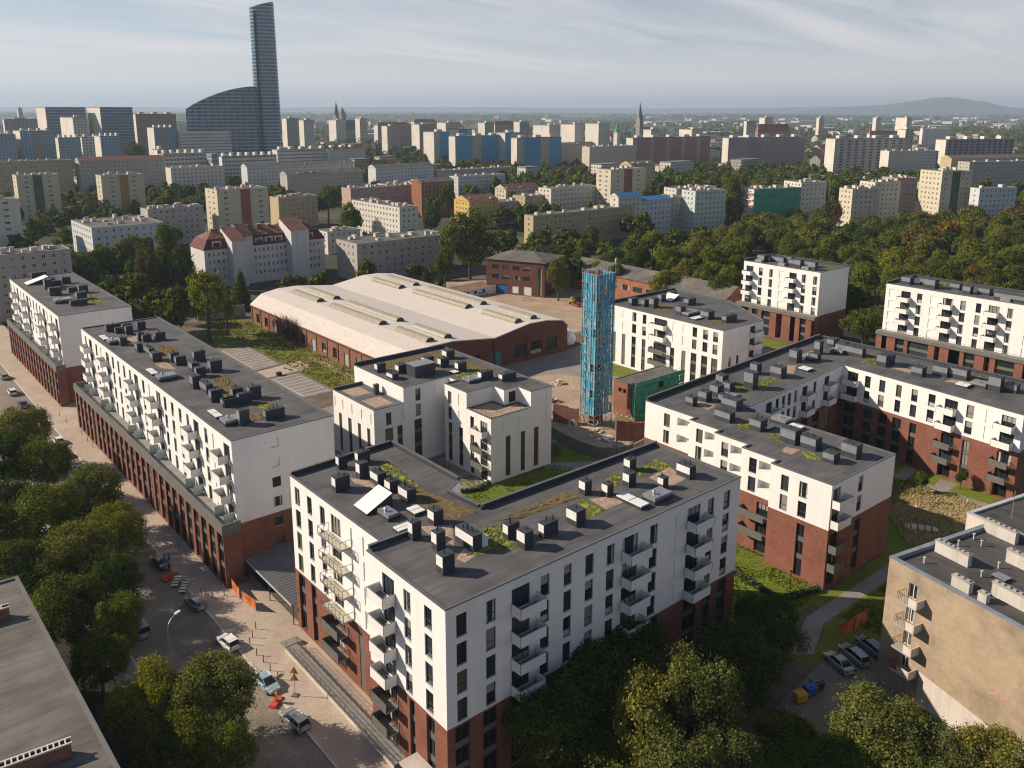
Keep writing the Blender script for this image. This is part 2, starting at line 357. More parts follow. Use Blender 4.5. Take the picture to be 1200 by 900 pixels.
def strip_meshes(w, zs, ztop, dep):       # tall recessed strip: panes on every floor with metal spandrels between
    key = ('s', round(w, 2), tuple(round(z, 2) for z in zs), round(ztop, 2), round(dep, 2))
    if key in _wc: return _wc[key]
    f = MB(); p = MB(); x = w / 2; y0, y1 = dep - .08, dep + .02
    for i, z in enumerate(zs):
        zt = zs[i + 1] if i + 1 < len(zs) else ztop
        hh = (zt - z); g0 = z + (0.75 if i else 0.05); g0 = z + 0.0 if hh < 1.4 else g0
        if i: f.box(-x, y0 + .02, z, x, y1, g0, 'spandrel')
        f.box(-x, y0, g0, -x + .07, y1, zt, 'anthracite'); f.box(x - .07, y0, g0, x, y1, zt, 'anthracite')
        f.box(-x + .07, y0, g0, x - .07, y1, g0 + .07, 'anthracite'); f.box(-x + .07, y0, zt - .1, x - .07, y1, zt, 'anthracite')
        if w > 1.2: f.box(-.035, y0 + .01, g0 + .07, .035, y1, zt - .1, 'anthracite')
        p.face([(-x + .03, dep, g0 + .03), (x - .03, dep, g0 + .03), (x - .03, dep, zt - .03), (-x + .03, dep, zt - .03)], 'glass')
    _wc[key] = (f.mesh('window_strip'), p.mesh('window_strip_pane')); return _wc[key]
def balc_meshes(w, dep, style):
    key = ('b', round(w, 2), round(dep, 2), style)
    if key in _wc: return _wc[key]
    s = MB(); r = MB(); t = .06; hh = 1.08
    s.box(.07, -dep + .07, -.2, w - .07, 0, 0.0, 'concrete', top='pale_floor' if style == 'wire' else 'slab_floor')
    if style in ('white', 'grey'):
        mt = 'white_panel' if style == 'white' else 'spandrel'
        r.box(0, -dep, -.22, w, -dep + t, hh, mt)
        r.box(0, -dep + t, -.22, t, -.01, hh, mt)
        if style == 'white': r.box(w - t, -dep + t, -.22, w, -.01, hh, mt)
        else:
            for k in range(6): r.bar((w - .03, -dep + t + k * (dep - t) / 5.2, 0), (w - .03, -dep + t + k * (dep - t) / 5.2, hh), .02, 'anthracite')
            r.bar((w - .03, -dep, hh), (w - .03, -.02, hh), .03, 'anthracite'); r.bar((w - .03, -dep + .1, .1), (w - .03, -.1, hh - .1), .02, 'anthracite')
        for x in (0, w):
            for y in (-dep, -.05): r.bar((x, y, -.22), (x, y, hh + .03), .03, 'anthracite')
        for a, b in (((0, -dep, hh), (w, -dep, hh)), ((0, -dep, hh), (0, 0, hh)), ((w, -dep, hh), (w, 0, hh))): r.bar(a, b, .025, 'anthracite')
    else:
        for z in (0.08, hh):
            for a, b in (((0, -dep, z), (w, -dep, z)), ((0, -dep, z), (0, 0, z)), ((w, -dep, z), (w, 0, z))): r.bar(a, b, .035, 'spandrel')
        n = max(3, int(w / .8))
        for k in range(n + 1): r.bar((w * k / n, -dep, -.1), (w * k / n, -dep, hh), .03, 'spandrel')
        for k in range(n): r.bar((w * k / n, -dep, .08), (w * (k + 1) / n, -dep, hh), .008, 'spandrel')
        for x in (0, w):
            for k in range(3): r.bar((x, -dep * k / 2.05, -.1), (x, -dep * k / 2.05, hh), .03, 'spandrel')
    _wc[key] = (s.mesh('balcony'), r.mesh('balcony_railing')); return _wc[key]
class Building:
    def __init__(s, name, label, cat, loc, group=None):
        s.root = thing(name, label, cat, (loc[0], loc[1], 0), 0, group); s.off = Vector((loc[0], loc[1])); s.wins = []
    def o2(s, x, y): return (x - s.off.x, y - s.off.y)
    def polyo(s, poly): return [s.o2(*p) for p in poly]
    def put(s, name, mb, **kw): return obj(name, mb, s.root, **kw) if (not isinstance(mb, MB) or mb.f) else None
    def block(s, poly, z0, zb, z1, ops={}, up='white', low='brick', roof='roof', rim=0.3, rimh=0.22, hidden=(), capm='cap', wallname='wall', lowname='brick_base'):
        uw, lw = MB(), MB(); n = len(poly)
        for i in range(n):
            if i in hidden: continue
            w = Wall(poly[i], poly[(i + 1) % n], s.off); oo = ops.get(i, [])
            if zb is None or zb <= z0: w.band(uw, z0, z1, oo, up)
            else: w.band(lw, z0, zb, oo, low); w.band(uw, zb, z1, oo, up)
            for o in oo: s.fill(w, o)
        s.put(wallname, uw); s.put(lowname, lw)
        r = MB(); ins = inset(poly, rim); po, io = s.polyo(poly), s.polyo(ins)
        pout = s.polyo(inset(poly, -.06))
        for i in range(n):
            j = (i + 1) % n
            r.face([pout[i] + (z1 + .02,), pout[j] + (z1 + .02,), io[j] + (z1 + .02,), io[i] + (z1 + .02,)], capm)
            r.face([pout[i] + (z1 - .12,), pout[j] + (z1 - .12,), pout[j] + (z1 + .02,), pout[i] + (z1 + .02,)], capm)
            r.face([io[i] + (z1 + .02,), io[j] + (z1 + .02,), io[j] + (z1 - rimh,), io[i] + (z1 - rimh,)], capm)
        r.face([p + (z1 - rimh,) for p in io], roof)
        s.put('roof', r)
    def fill(s, w, o):
        k = o['k']; a, b = o['a'], o['b']; loc = w.pt((a + b) / 2, o['z0'])
        if k in ('win', 'door', 'old', 'multi'): s.wins.append((loc, w.rz, win_meshes(b - a, o['z1'] - o['z0'], o['dep'], k), 'balcony_door' if k == 'door' else o.get('nm', 'window')))
        elif k == 'strip':
            zs = [z - o['z0'] for z in o['zs']]
            s.wins.append((loc, w.rz, strip_meshes(b - a, zs, o['z1'] - o['z0'], o['dep']), 'window_strip'))
        elif k == 'panel':
            mb = MB(); mb.box(-(b - a) / 2, o['dep'] - .05, 0, (b - a) / 2, o['dep'], o['z1'] - o['z0'], o.get('mat', 'spandrel')); obj(o.get('nm', 'cladding_panel'), mb, s.root, loc, w.rz)
        if o.get('balc'):
            st, x0, wd, dp, zf = o['balc']; sm, rm = balc_meshes(wd, dp, st)
            bo = obj('balcony', sm, s.root, w.pt(x0, zf), w.rz); obj('railing', rm, bo)
    def done(s):
        by = {}
        for q in s.wins: by.setdefault(q[3], []).append(q)
        for nm, lst in by.items():
            lst.sort(key=lambda q: (q[0][0] + s.off.x) ** 2 + (q[0][1] + s.off.y) ** 2 + (q[0][2] - CH) ** 2)
            for loc, rz, (fm, pm), _ in lst[:98]:
                f = obj(nm, fm, s.root, loc, rz); obj('pane', pm, f)
            rest = lst[98:]
            if rest:
                vs, fs, ms, mats = [], [], [], []
                for loc, rz, mm, _ in rest:
                    M = Matrix.Translation(loc) @ Matrix.Rotation(rz, 4, 'Z')
                    for me in mm:
                        b = len(vs); vs += [tuple(M @ v.co) for v in me.vertices]
                        for p in me.polygons:
                            fs.append([b + i for i in p.vertices]); mt = me.materials[p.material_index]
                            if mt not in mats: mats.append(mt)
                            ms.append(mats.index(mt))
                me = D.meshes.new(nm); me.from_pydata(vs, [], fs)
                for mt in mats: me.materials.append(mt)
                me.polygons.foreach_set('material_index', ms); obj(nm, me, s.root, kind='stuff')
        s.wins = []
    def shaft(s, px, py, z, du, dw, h, panel='shaft_glare_grey', pipes=2):        # roof ventilation shaft: near bottom corner seen at a pixel of the roof plane
        x, y = pw(px, py, z); s.shaft_at(x, y, z, du, dw, h, panel, pipes)
    def shaft_at(s, x, y, z, du, dw, h, panel='shaft_glare_grey', pipes=2):
        x, y = s.o2(x, y); m = MB(); du *= .84; dw *= .86; h *= 1.12
        m.box(0, 0, 0, du, dw, h, 'shaft'); m.box(-.05, -.05, h, du + .05, dw + .05, h + .07, 'shaft')
        o = obj('ventilation_shaft', m, s.root, (x, y, z))
        p = MB(); p.box(-.04, .02, h * .42, -.003, dw - .02, h - .03, panel); obj('glare_panel', p, o)  # added sheet on the sunward face only, its pale colour stands in for sun glare
        rr = random.Random(int(px_of(x + s.off.x, y + s.off.y, z)[0] * 7))
        if pipes:
            q = MB()
            for k in range(pipes):
                a = du * (.25 + .5 * rr.random()); b2 = dw * (.2 + .6 * (k + .5) / pipes); hh = h + .3 + .55 * rr.random()
                q.bar((a, b2, h + .07), (a, b2, hh), .07, 'black', 6)
            obj('flue_pipe', q, o)
    def bed(s, quad, z, mat='sedum', name='sedum_bed', amp=.14, cell=.4):
        (a, b, c, d) = [Vector(s.o2(*q)) for q in quad]
        nu = max(2, int(max((b - a).length, (c - d).length) / cell)); nv = max(2, int(max((d - a).length, (c - b).length) / cell))
        rr = random.Random(nu * 31 + nv); m = MB(); P = {}
        for i in range(nu + 1):
            for j in range(nv + 1):
                u, v = i / nu, j / nv
                p = a * (1 - u) * (1 - v) + b * u * (1 - v) + c * u * v + d * (1 - u) * v
                e = 0 if i in (0, nu) or j in (0, nv) else 1
                P[i, j] = (p.x + e * rr.uniform(-.12, .12), p.y + e * rr.uniform(-.12, .12), z + .04 + e * amp * rr.random() ** 1.5)
        for i in range(nu):
            for j in range(nv): m.face([P[i, j], P[i + 1, j], P[i + 1, j + 1], P[i, j + 1]], mat)
        s.put(name, m)
    def bedpx(s, pts, z, **kw): s.bed([pw(x, y, z) for x, y in pts], z, **kw)
    def unit(s, px, py, z, du, dw, h, mat='metal', name='roof_unit'):
        x, y = s.o2(*pw(px, py, z)); m = MB(); m.box(0, 0, 0, du, dw, h * .55, 'shaft'); m.box(.08, .08, h * .55, du - .08, dw - .08, h, mat)
        m.bar((du * .3, dw * .5, h), (du * .3, dw * .5, h + .35), .16, mat, 8); m.bar((du * .3, dw * .5, h + .35), (du * .3, dw * .5, h + .5), .28, mat, 8, .1)
        obj(name, m, s.root, (x, y, z))
    def hatch(s, px, py, z, du, dw, h0=.35, h1=.45, mat='white_panel', name='roof_hatch', tilt=False):
        x, y = s.o2(*pw(px, py, z)); m = MB()
        if tilt:          # wedge: high towards +x, lid lit from the street side
            m.face([(0, 0, .25), (du, 0, h1), (du, dw, h1), (0, dw, .25)], mat)
            m.face([(0, 0, 0), (du, 0, 0), (du, 0, h1 - .004), (0, 0, .246)], 'shaft'); m.face([(0, dw, 0), (0, dw, .246), (du, dw, h1 - .004), (du, dw, 0)], 'shaft')
            m.face([(du, 0, 0), (du, dw, 0), (du, dw, h1), (du, 0, h1)], 'shaft'); m.face([(0, 0, 0), (0, 0, .25), (0, dw, .25), (0, dw, 0)], 'shaft')
            m.box(du * .0 + .02, dw * .49, .27, .06, dw * .51, .3, 'shaft')
        else:
            m.box(0, 0, 0, du, dw, h0, 'shaft'); m.box(.05, .05, h0, du - .05, dw - .05, h1, mat)
            m.box(.05, dw * .49, h1, du - .05, dw * .51, h1 + .02, 'shaft')
        obj(name, m, s.root, (x, y, z))
    def parapet(s, p0, p1, z0, z1, t=.35):
        a, b = Vector(s.o2(*p0)), Vector(s.o2(*p1)); d = (b - a).normalized(); n = Vector((d.y, -d.x)); q = [a, b, b - n * t, a - n * t]
        m = MB(); m.prism([tuple(v) for v in q], z0, z1, 'shaft'); m.prism([tuple(v) for v in (a + n * .04 - d * .02, b + n * .04 + d * .02, b - n * (t + .04) + d * .02, a - n * (t + .04) - d * .02)], z1, z1 + .06, 'cap'); s.put('parapet', m)
def floors_win(a, b, tops, h=2.5, k='win', **kw): return [op(k, a, b, t - h, t, **kw) for t in tops]
plain('screen_glass', (0.5, 0.55, 0.53), 0.25, 0.08, 0.6, 0.5)
# ------------------------------------------------------------------ the new white and brick blocks
NEWG = 'new white and brick apartment blocks'
T4 = (21.4, 18.2, 15.0, 11.8)
def doorcol(a, b, tops, st, x0, wd, dp, h=2.5, skip=()):
    return [op('door', a, b, t - h, t, balc=None if i in skip else (st, x0, wd, dp, t - h - .05)) for i, t in enumerate(tops)]
def stripf(a, b, z0=.4, z1=8.75, n=3, dep=.35):
    return [op('strip', a, b, z0, z1, dep, zs=[z0 + (z1 - z0) * i / n for i in range(n)])]
def build_A():
    B = Building('apartment_block', 'large white L-shaped apartment block in the centre foreground with balcony stacks and a planted roof', 'apartment block', (66, 68), NEWG)
    poly = [(42, 60.2), (89.8, 60.2), (89.8, 75), (58, 75.2), (57.4, 81.2), (60.6, 83), (60.6, 99.6), (44.2, 98.6), (44.2, 75.0), (42, 75.0)]
    o = {}
    r = []
    for a, b in ((1.3, 2.6), (5.0, 6.3), (12.4, 13.7), (15.8, 17.0), (19.1, 20.4), (22.5, 23.8), (29.9, 31.3), (41.0, 42.3), (44.3, 45.7)): r += floors_win(a, b, T4)
    for a, b in ((8.4, 10.9), (25.1, 27.8), (36.9, 39.5)): r += doorcol(a, b, T4, 'white', a - .1, 3.6, 1.6)
    r += [op('blind', 33.5, 34.9, t - 2.5, t, .12) for t in T4]
    for a, b in ((1.0, 2.9), (4.6, 6.6), (8.4, 10.9), (11.1, 13.5), (15.5, 17.6), (19.0, 21.0), (22.4, 24.4), (25.1, 28.2), (30, 32), (36.9, 39.5), (41, 42.5), (44.0, 45.9)): r += stripf(a, b)
    o[0] = r
    f = []
    for a, b in ((7.3, 8.6), (11.1, 12.45)): f += floors_win(a, b, T4)
    f += doorcol(3.1, 5.5, T4, 'white', 2.5, 3.2, 1.6)
    for a, b in ((7.9, 8.9), (11.1, 12.6)): f += stripf(a, b)
    f += [op('door', 3.1, 5.5, z, z + 2.4, .3, balc=('grey', 2.5, 3.2, 1.6, z - .05)) for z in (6.25, 3.2)] + [op('door', 3.1, 5.5, .45, 2.6, .3)]
    o[8] = f
    g = []
    for a, b in ((1.2, 2.6), (4.7, 6.0), (8.2, 9.5)): g += floors_win(a, b, T4)
    g += doorcol(11.1, 13.5, T4, 'wire', 10.4, 5.6, 1.5)
    for a, b in ((15.9, 17.2), (18.7, 20.0)): g += [op('blind', a, b, t - 2.5, t, .12) for t in T4]
    for a, b in ((.9, 2.7), (4.6, 6.0)): g += stripf(a, b)
    g += [op('door', 11.1, 13.5, z, z + 2.4, .3, balc=('grey', 10.2, 4.2, 1.6, z - .05)) for z in (6.25, 3.2)] + [op('door', 11.1, 13.5, .45, 2.6, .3)]
    g += [op('panel', 17.0, 18.2, .5, 8.6, .12)]
    o[6 + 1] = g; o[8 - 0] = o[8]
    ops = {0: o[0], 9: o[8], 7: o[7]}
    # edges: 0 right facade, 1 right end, 2..6 inner, 7 rear street facade, 8 step, 9 front street facade
    B.block(poly, 0, 9.0, 22.6, ops, roof='roof')
    Z = 22.36
    B.parapet((60.55, 83.1), (60.55, 99.5), 22.4, 23.0); B.parapet((89.8, 74.95), (58.1, 75.15), 22.4, 23.0); B.parapet((60.5, 99.55), (44.3, 98.55), 22.4, 23.0, .3)
    B.parapet((42.35, 74.98), (47.5, 74.98), 22.4, 22.95, .3); B.parapet((58, 75.3), (57.45, 81.1), 22.4, 22.9)
    W1 = 'shaft_glare_and_lid'
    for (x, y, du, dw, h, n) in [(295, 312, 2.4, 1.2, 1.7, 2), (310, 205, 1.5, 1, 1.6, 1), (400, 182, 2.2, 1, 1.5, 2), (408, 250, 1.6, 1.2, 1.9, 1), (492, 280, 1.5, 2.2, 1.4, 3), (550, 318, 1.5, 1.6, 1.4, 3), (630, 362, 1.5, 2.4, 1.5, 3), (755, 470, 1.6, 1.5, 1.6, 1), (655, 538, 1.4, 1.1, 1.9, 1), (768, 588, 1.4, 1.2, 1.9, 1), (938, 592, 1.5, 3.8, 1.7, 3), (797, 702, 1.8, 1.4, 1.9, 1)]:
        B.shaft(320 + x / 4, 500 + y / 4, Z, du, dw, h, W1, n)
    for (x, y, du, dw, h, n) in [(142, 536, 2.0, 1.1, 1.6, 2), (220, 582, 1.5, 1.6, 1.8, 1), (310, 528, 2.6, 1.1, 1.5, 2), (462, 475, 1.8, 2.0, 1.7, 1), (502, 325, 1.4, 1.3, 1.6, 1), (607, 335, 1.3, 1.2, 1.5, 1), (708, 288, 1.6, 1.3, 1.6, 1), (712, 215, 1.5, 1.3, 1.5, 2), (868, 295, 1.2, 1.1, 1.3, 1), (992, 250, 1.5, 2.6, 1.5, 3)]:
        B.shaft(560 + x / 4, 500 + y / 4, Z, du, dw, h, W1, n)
    B.hatch(320 + 440 / 4, 500 + 420 / 4, Z, 3.6, 3.2, tilt=True, h1=1.9, name='smoke_vent')
    B.unit(320 + 540 / 4, 500 + 450 / 4, Z, 1.6, 2.6, .8); B.hatch(320 + 590 / 4, 500 + 508 / 4, Z, 2.2, 1.4); B.hatch(320 + 665 / 4, 500 + 425 / 4, Z, 1.6, 2.0)
    B.hatch(560 + 765 / 4, 500 + 395 / 4, Z, 1.6, 4.2, .4, .55); B.unit(560 + 830 / 4, 500 + 372 / 4, Z, 3.4, 2.2, .9)
    m = MB(); x, y = B.o2(*pw(320 + 978 / 4, 500 + 575 / 4, Z)); m.box(0, 0, .15, .9, .7, 1.35, 'white_panel'); m.box(.05, .05, 0, .85, .65, .15, 'black'); B.put('air_conditioner', m, loc=(x, y, Z))
    q = lambda X, Y, pts: [(X + a / 4, Y + b / 4) for a, b in pts]
    B.bedpx(q(320, 500, [(470, 250), (480, 165), (560, 175), (700, 290)]), Z); B.bedpx(q(320, 500, [(560, 318), (704, 292), (960, 400), (860, 440)]), Z, mat='sedum_dry')
    B.bedpx(q(320, 500, [(900, 610), (1000, 470), (1075, 455), (1150, 572)]), Z)
    B.bedpx(q(560, 500, [(70, 445), (410, 305), (490, 330), (200, 432)]), Z, mat='sedum_dry'); B.bedpx(q(560, 500, [(390, 400), (480, 335), (600, 390), (520, 432)]), Z); B.bedpx(q(560, 500, [(545, 300), (640, 218), (680, 240), (640, 288)]), Z)
    B.bedpx(q(560, 500, [(760, 240), (745, 200), (840, 150), (910, 185)]), Z)
    for X, Y, pts in [(320, 500, [(360, 240), (460, 255), (500, 300), (380, 265)]), (320, 500, [(690, 470), (840, 460), (850, 560), (720, 500)]), (320, 500, [(860, 620), (900, 560), (970, 590), (900, 640)]), (560, 500, [(520, 340), (640, 325), (700, 350), (600, 390)]), (560, 500, [(800, 240), (900, 190), (975, 245), (900, 285)])]:
        B.bedpx(q(X, Y, pts), Z, mat='gravel', name='gravel_bed', amp=.05)
    B.done(); return B
def build_street(kind):
    if kind == 'B':
        B = Building('apartment_block', 'long white apartment block over a red-brick plinth beside the street, left of centre', 'apartment block', (50, 157), NEWG)
        y0, y1, u0, u1, zt = 115.5, 200.3, 43.0, 59.6, 22.4
        doors = [193.3, 180.4, 161.4, 148.7, 130.3, 117.7]; wins = [197.0, 188.5, 176.4, 172.6, 168.8, 165.0, 157.0, 145.0, 141.3, 137.5, 133.9, 125.9]; blinds = [184.8, 153.2, 122.5]; n = 26
    else:
        B = Building('apartment_block', 'shorter white apartment block over a red-brick plinth at the far left end of the street', 'apartment block', (50, 246), NEWG)
        y0, y1, u0, u1, zt = 217.9, 276.5, 42.2, 58.7, 21.9
        doors = [266.5, 253.6, 234.0, 220.6]; wins = [275.5, 271, 258, 250, 246, 242.2, 238.4, 225.8]; blinds = [262, 230]; n = 17
    tops = [zt - 1.2 - 3.2 * i for i in range(4)]
    f = []
    for c in wins: a = y1 - c - .65; f += floors_win(a, a + 1.3, tops) if a > .1 else []
    for c in doors: a = y1 - c - 1.0; f += doorcol(a, a + 2.3, tops, 'white', a - 1.6, 3.4, 1.6, skip=(3,))
    for c in blinds: a = y1 - c - .65; f += [op('blind', a, a + 1.3, t - 2.5, t, .12) for t in tops]
    e = []
    if kind == 'B':
        e = [op('blind', 5.9, 7.3, 19.6, 21.1, .3), op('blind', 5.9, 7.3, 16.4, 17.9, .3), op('dark', 5.9, 7.3, 13.2, 14.8, .2), op('dark', 5.9, 7.3, 10.0, 11.6, .2), op('dark', 5.9, 7.3, 6.7, 8.2, .2), op('dark', 5.9, 7.3, 3.4, 4.9, .2)]
        for w in e[2:]: w['k'] = 'win'
    B.block([(u0, y0), (u1, y0), (u1, y1), (u0, y1)], 0, 9.0, zt, {3: f, 0: e})
    # brick plinth that steps out over the pavement
    pu = 40.2; ya, yb = y0 - 1.6 if kind == 'D' else y0 - 1.4, y1 - .6; L = yb - ya
    st = []; pitch = L / n
    for k in range(n): st += stripf(k * pitch + .95, (k + 1) * pitch - .15, .3, 8.5, 3, .3)
    pl = [(pu, ya), (u0 + .0 - .01, ya), (u0 - .01, yb), (pu, yb)]
    lw = MB()
    for i in (0, 2, 3):
        w = Wall(pl[i], pl[(i + 1) % 4], B.off); w.band(lw, 0, 8.75, st if i == 3 else [], 'brick')
        for x in (st if i == 3 else []): B.fill(w, x)
    B.put('plinth', lw)
    m = MB(); po = B.polyo(pl); m.prism([po[0], po[1], po[2], po[3]], 9.02, 9.12, 'slab_floor')
    fx = B.polyo([(pu - .12, ya - .12), (u0 - .02, ya - .12), (u0 - .02, yb + .12), (pu - .12, yb + .12)]); fi = B.polyo([(pu + .25, ya + .25), (u0 - .03, ya + .25), (u0 - .03, yb - .25), (pu + .25, yb - .25)])
    for i in (0, 2, 3):
        j = (i + 1) % 4
        m.face([fx[i] + (8.75,), fx[j] + (8.75,), fx[j] + (10.3,), fx[i] + (10.3,)], 'fascia'); m.face([fi[i] + (9.13,), fi[j] + (9.13,), fi[j] + (10.3,), fi[i] + (10.3,)], 'fascia'); m.face([fx[i] + (10.3,), fx[j] + (10.3,), fi[j] + (10.3,), fi[i] + (10.3,)], 'cap')
    B.put('terrace_parapet', m)
    for c in doors:                                             # white screens between the terraces
        for dy in (2.4, -1.2):
            q = MB(); q.box(0, -.03, 0, 1.5, .03, 1.55, 'screen_glass'); q.bar((0, 0, 0), (0, 0, 1.65), .035, 'spandrel'); x, y = B.o2(u0 - 1.55, c + dy); obj('terrace_screen', q, B.root, (x, y, 9.13))
    Z = zt - .24
    if kind == 'B':
        q2 = lambda x, y: (80 + x / 6, 350 + y / 6); q3 = lambda x, y: (220 + x / 6, 450 + y / 6)
        S = [(q2(270, 238), 4.2, 1.2, 1.4, 2), (q2(335, 248), 2.0, 1.2, 1.1, 1), (q2(388, 235), 2.6, 1.1, 1.5, 1), (q2(410, 258), 2.0, 1.3, 1.7, 1), (q2(490, 222), 2.4, 1.3, 1.5, 1), (q2(370, 335), 1.8, 1.6, 1.5, 1), (q2(495, 300), 1.8, 1.3, 1.5, 1), (q2(528, 308), 2.4, 1.4, 1.3, 2), (q2(618, 300), 2.8, 1.4, 1.5, 2), (q2(488, 380), 1.5, 2.2, 1.5, 1), (q2(572, 405), 1.5, 4.4, 1.3, 3), (q2(597, 448), 2.4, 2.6, 1.5, 1), (q2(725, 452), 2.2, 1.6, 1.6, 2), (q2(762, 475), 2.6, 1.6, 1.5, 2), (q2(890, 448), 3.0, 1.6, 1.8, 1), (q2(1005, 525), 3.0, 2.0, 1.9, 1), (q2(875, 520), 1.6, 3.0, 1.5, 2), (q2(905, 560), 2.4, 1.6, 1.6, 1), (q2(880, 640), 2.0, 2.2, 2.0, 1), (q2(975, 675), 1.6, 4.6, 1.5, 2), (q2(1010, 735), 2.6, 1.6, 1.8, 1), (q2(1160, 708), 2.6, 1.5, 1.5, 2), (q2(1090, 768), 3.2, 1.5, 1.2, 1),
             (q3(365, 150), 3.0, 1.3, 1.6, 2), (q3(440, 115), 2.8, 1.6, 1.9, 1), (q3(260, 170), 3.2, 1.3, 1.2, 1), (q3(370, 300), 2.2, 1.6, 2.2, 1), (q3(552, 262), 4.4, 1.4, 1.4, 3)]
        for (p, du, dw, h, n_) in S: B.shaft(p[0], p[1], Z, du * .85, dw * .85, h, 'shaft_glare_grey', n_)
        for p in (q2(290, 330), q2(640, 590), q3(265, 305)): B.unit(p[0], p[1], Z, 3.4, 2.6, .9)
        for p in (q2(250, 300), q2(590, 545), q3(200, 250)): B.hatch(p[0], p[1], Z, 1.2, 4.0, .3, .42, mat='shaft_glare_and_lid')
        for pts in ([(630, 400), (610, 330), (740, 330), (855, 430)], [(1080, 700), (1000, 540), (1090, 530), (1200, 620)], [(520, 250), (510, 225), (600, 235), (640, 260)]): B.bedpx([q2(*p) for p in pts], Z, mat='sedum_dry')
        B.bedpx([q3(*p) for p in [(230, 20), (400, 20), (420, 70), (260, 110)]], Z, mat='sedum_dry'); B.bedpx([q3(*p) for p in [(460, 150), (560, 120), (650, 180), (540, 200)]], Z)
        B.bedpx([q3(*p) for p in [(420, 220), (520, 200), (530, 250), (440, 270)]], Z, mat='sedum_dry')
        for pts in ([(410, 280), (480, 260), (490, 300), (440, 310)], [(610, 460), (690, 440), (760, 500), (650, 490)]): B.bedpx([q2(*p) for p in pts], Z, mat='gravel', name='gravel_bed', amp=.05)
    else:
        q1 = lambda x, y: (x / 6, 300 + y / 6)
        S = [(q1(225, 160), 4.5, 1.4, 1.4, 1), (q1(320, 240), 2.2, 2.2, 2.4, 1), (q1(352, 282), 3.4, 2.0, 1.8, 1), (q1(365, 225), 3.0, 1.6, 1.6, 2), (q1(440, 198), 2.6, 1.6, 1.6, 1), (q1(485, 262), 2.8, 1.6, 1.2, 2), (q1(560, 265), 2.6, 1.8, 1.8, 1), (q1(500, 355), 4.6, 1.6, 1.2, 1), (q1(545, 312), 2.8, 2.2, 1.7, 1), (q1(345, 205), 2.0, 1.4, 1.6, 1)]
        for (p, du, dw, h, n_) in S: B.shaft(p[0], p[1], Z, du, dw, h, 'shaft_glare_grey', n_)
        B.hatch(*q1(190, 210), Z, 5.5, 4.2, tilt=True, h1=1.9, name='smoke_vent'); B.unit(*q1(390, 340), Z, 4, 3, 1)
        B.bedpx([q1(*p) for p in [(430, 240), (415, 210), (500, 200), (540, 215)]], Z); B.bedpx([q1(*p) for p in [(640, 340), (615, 280), (660, 275), (730, 330)]], Z)
    B.done(); return B
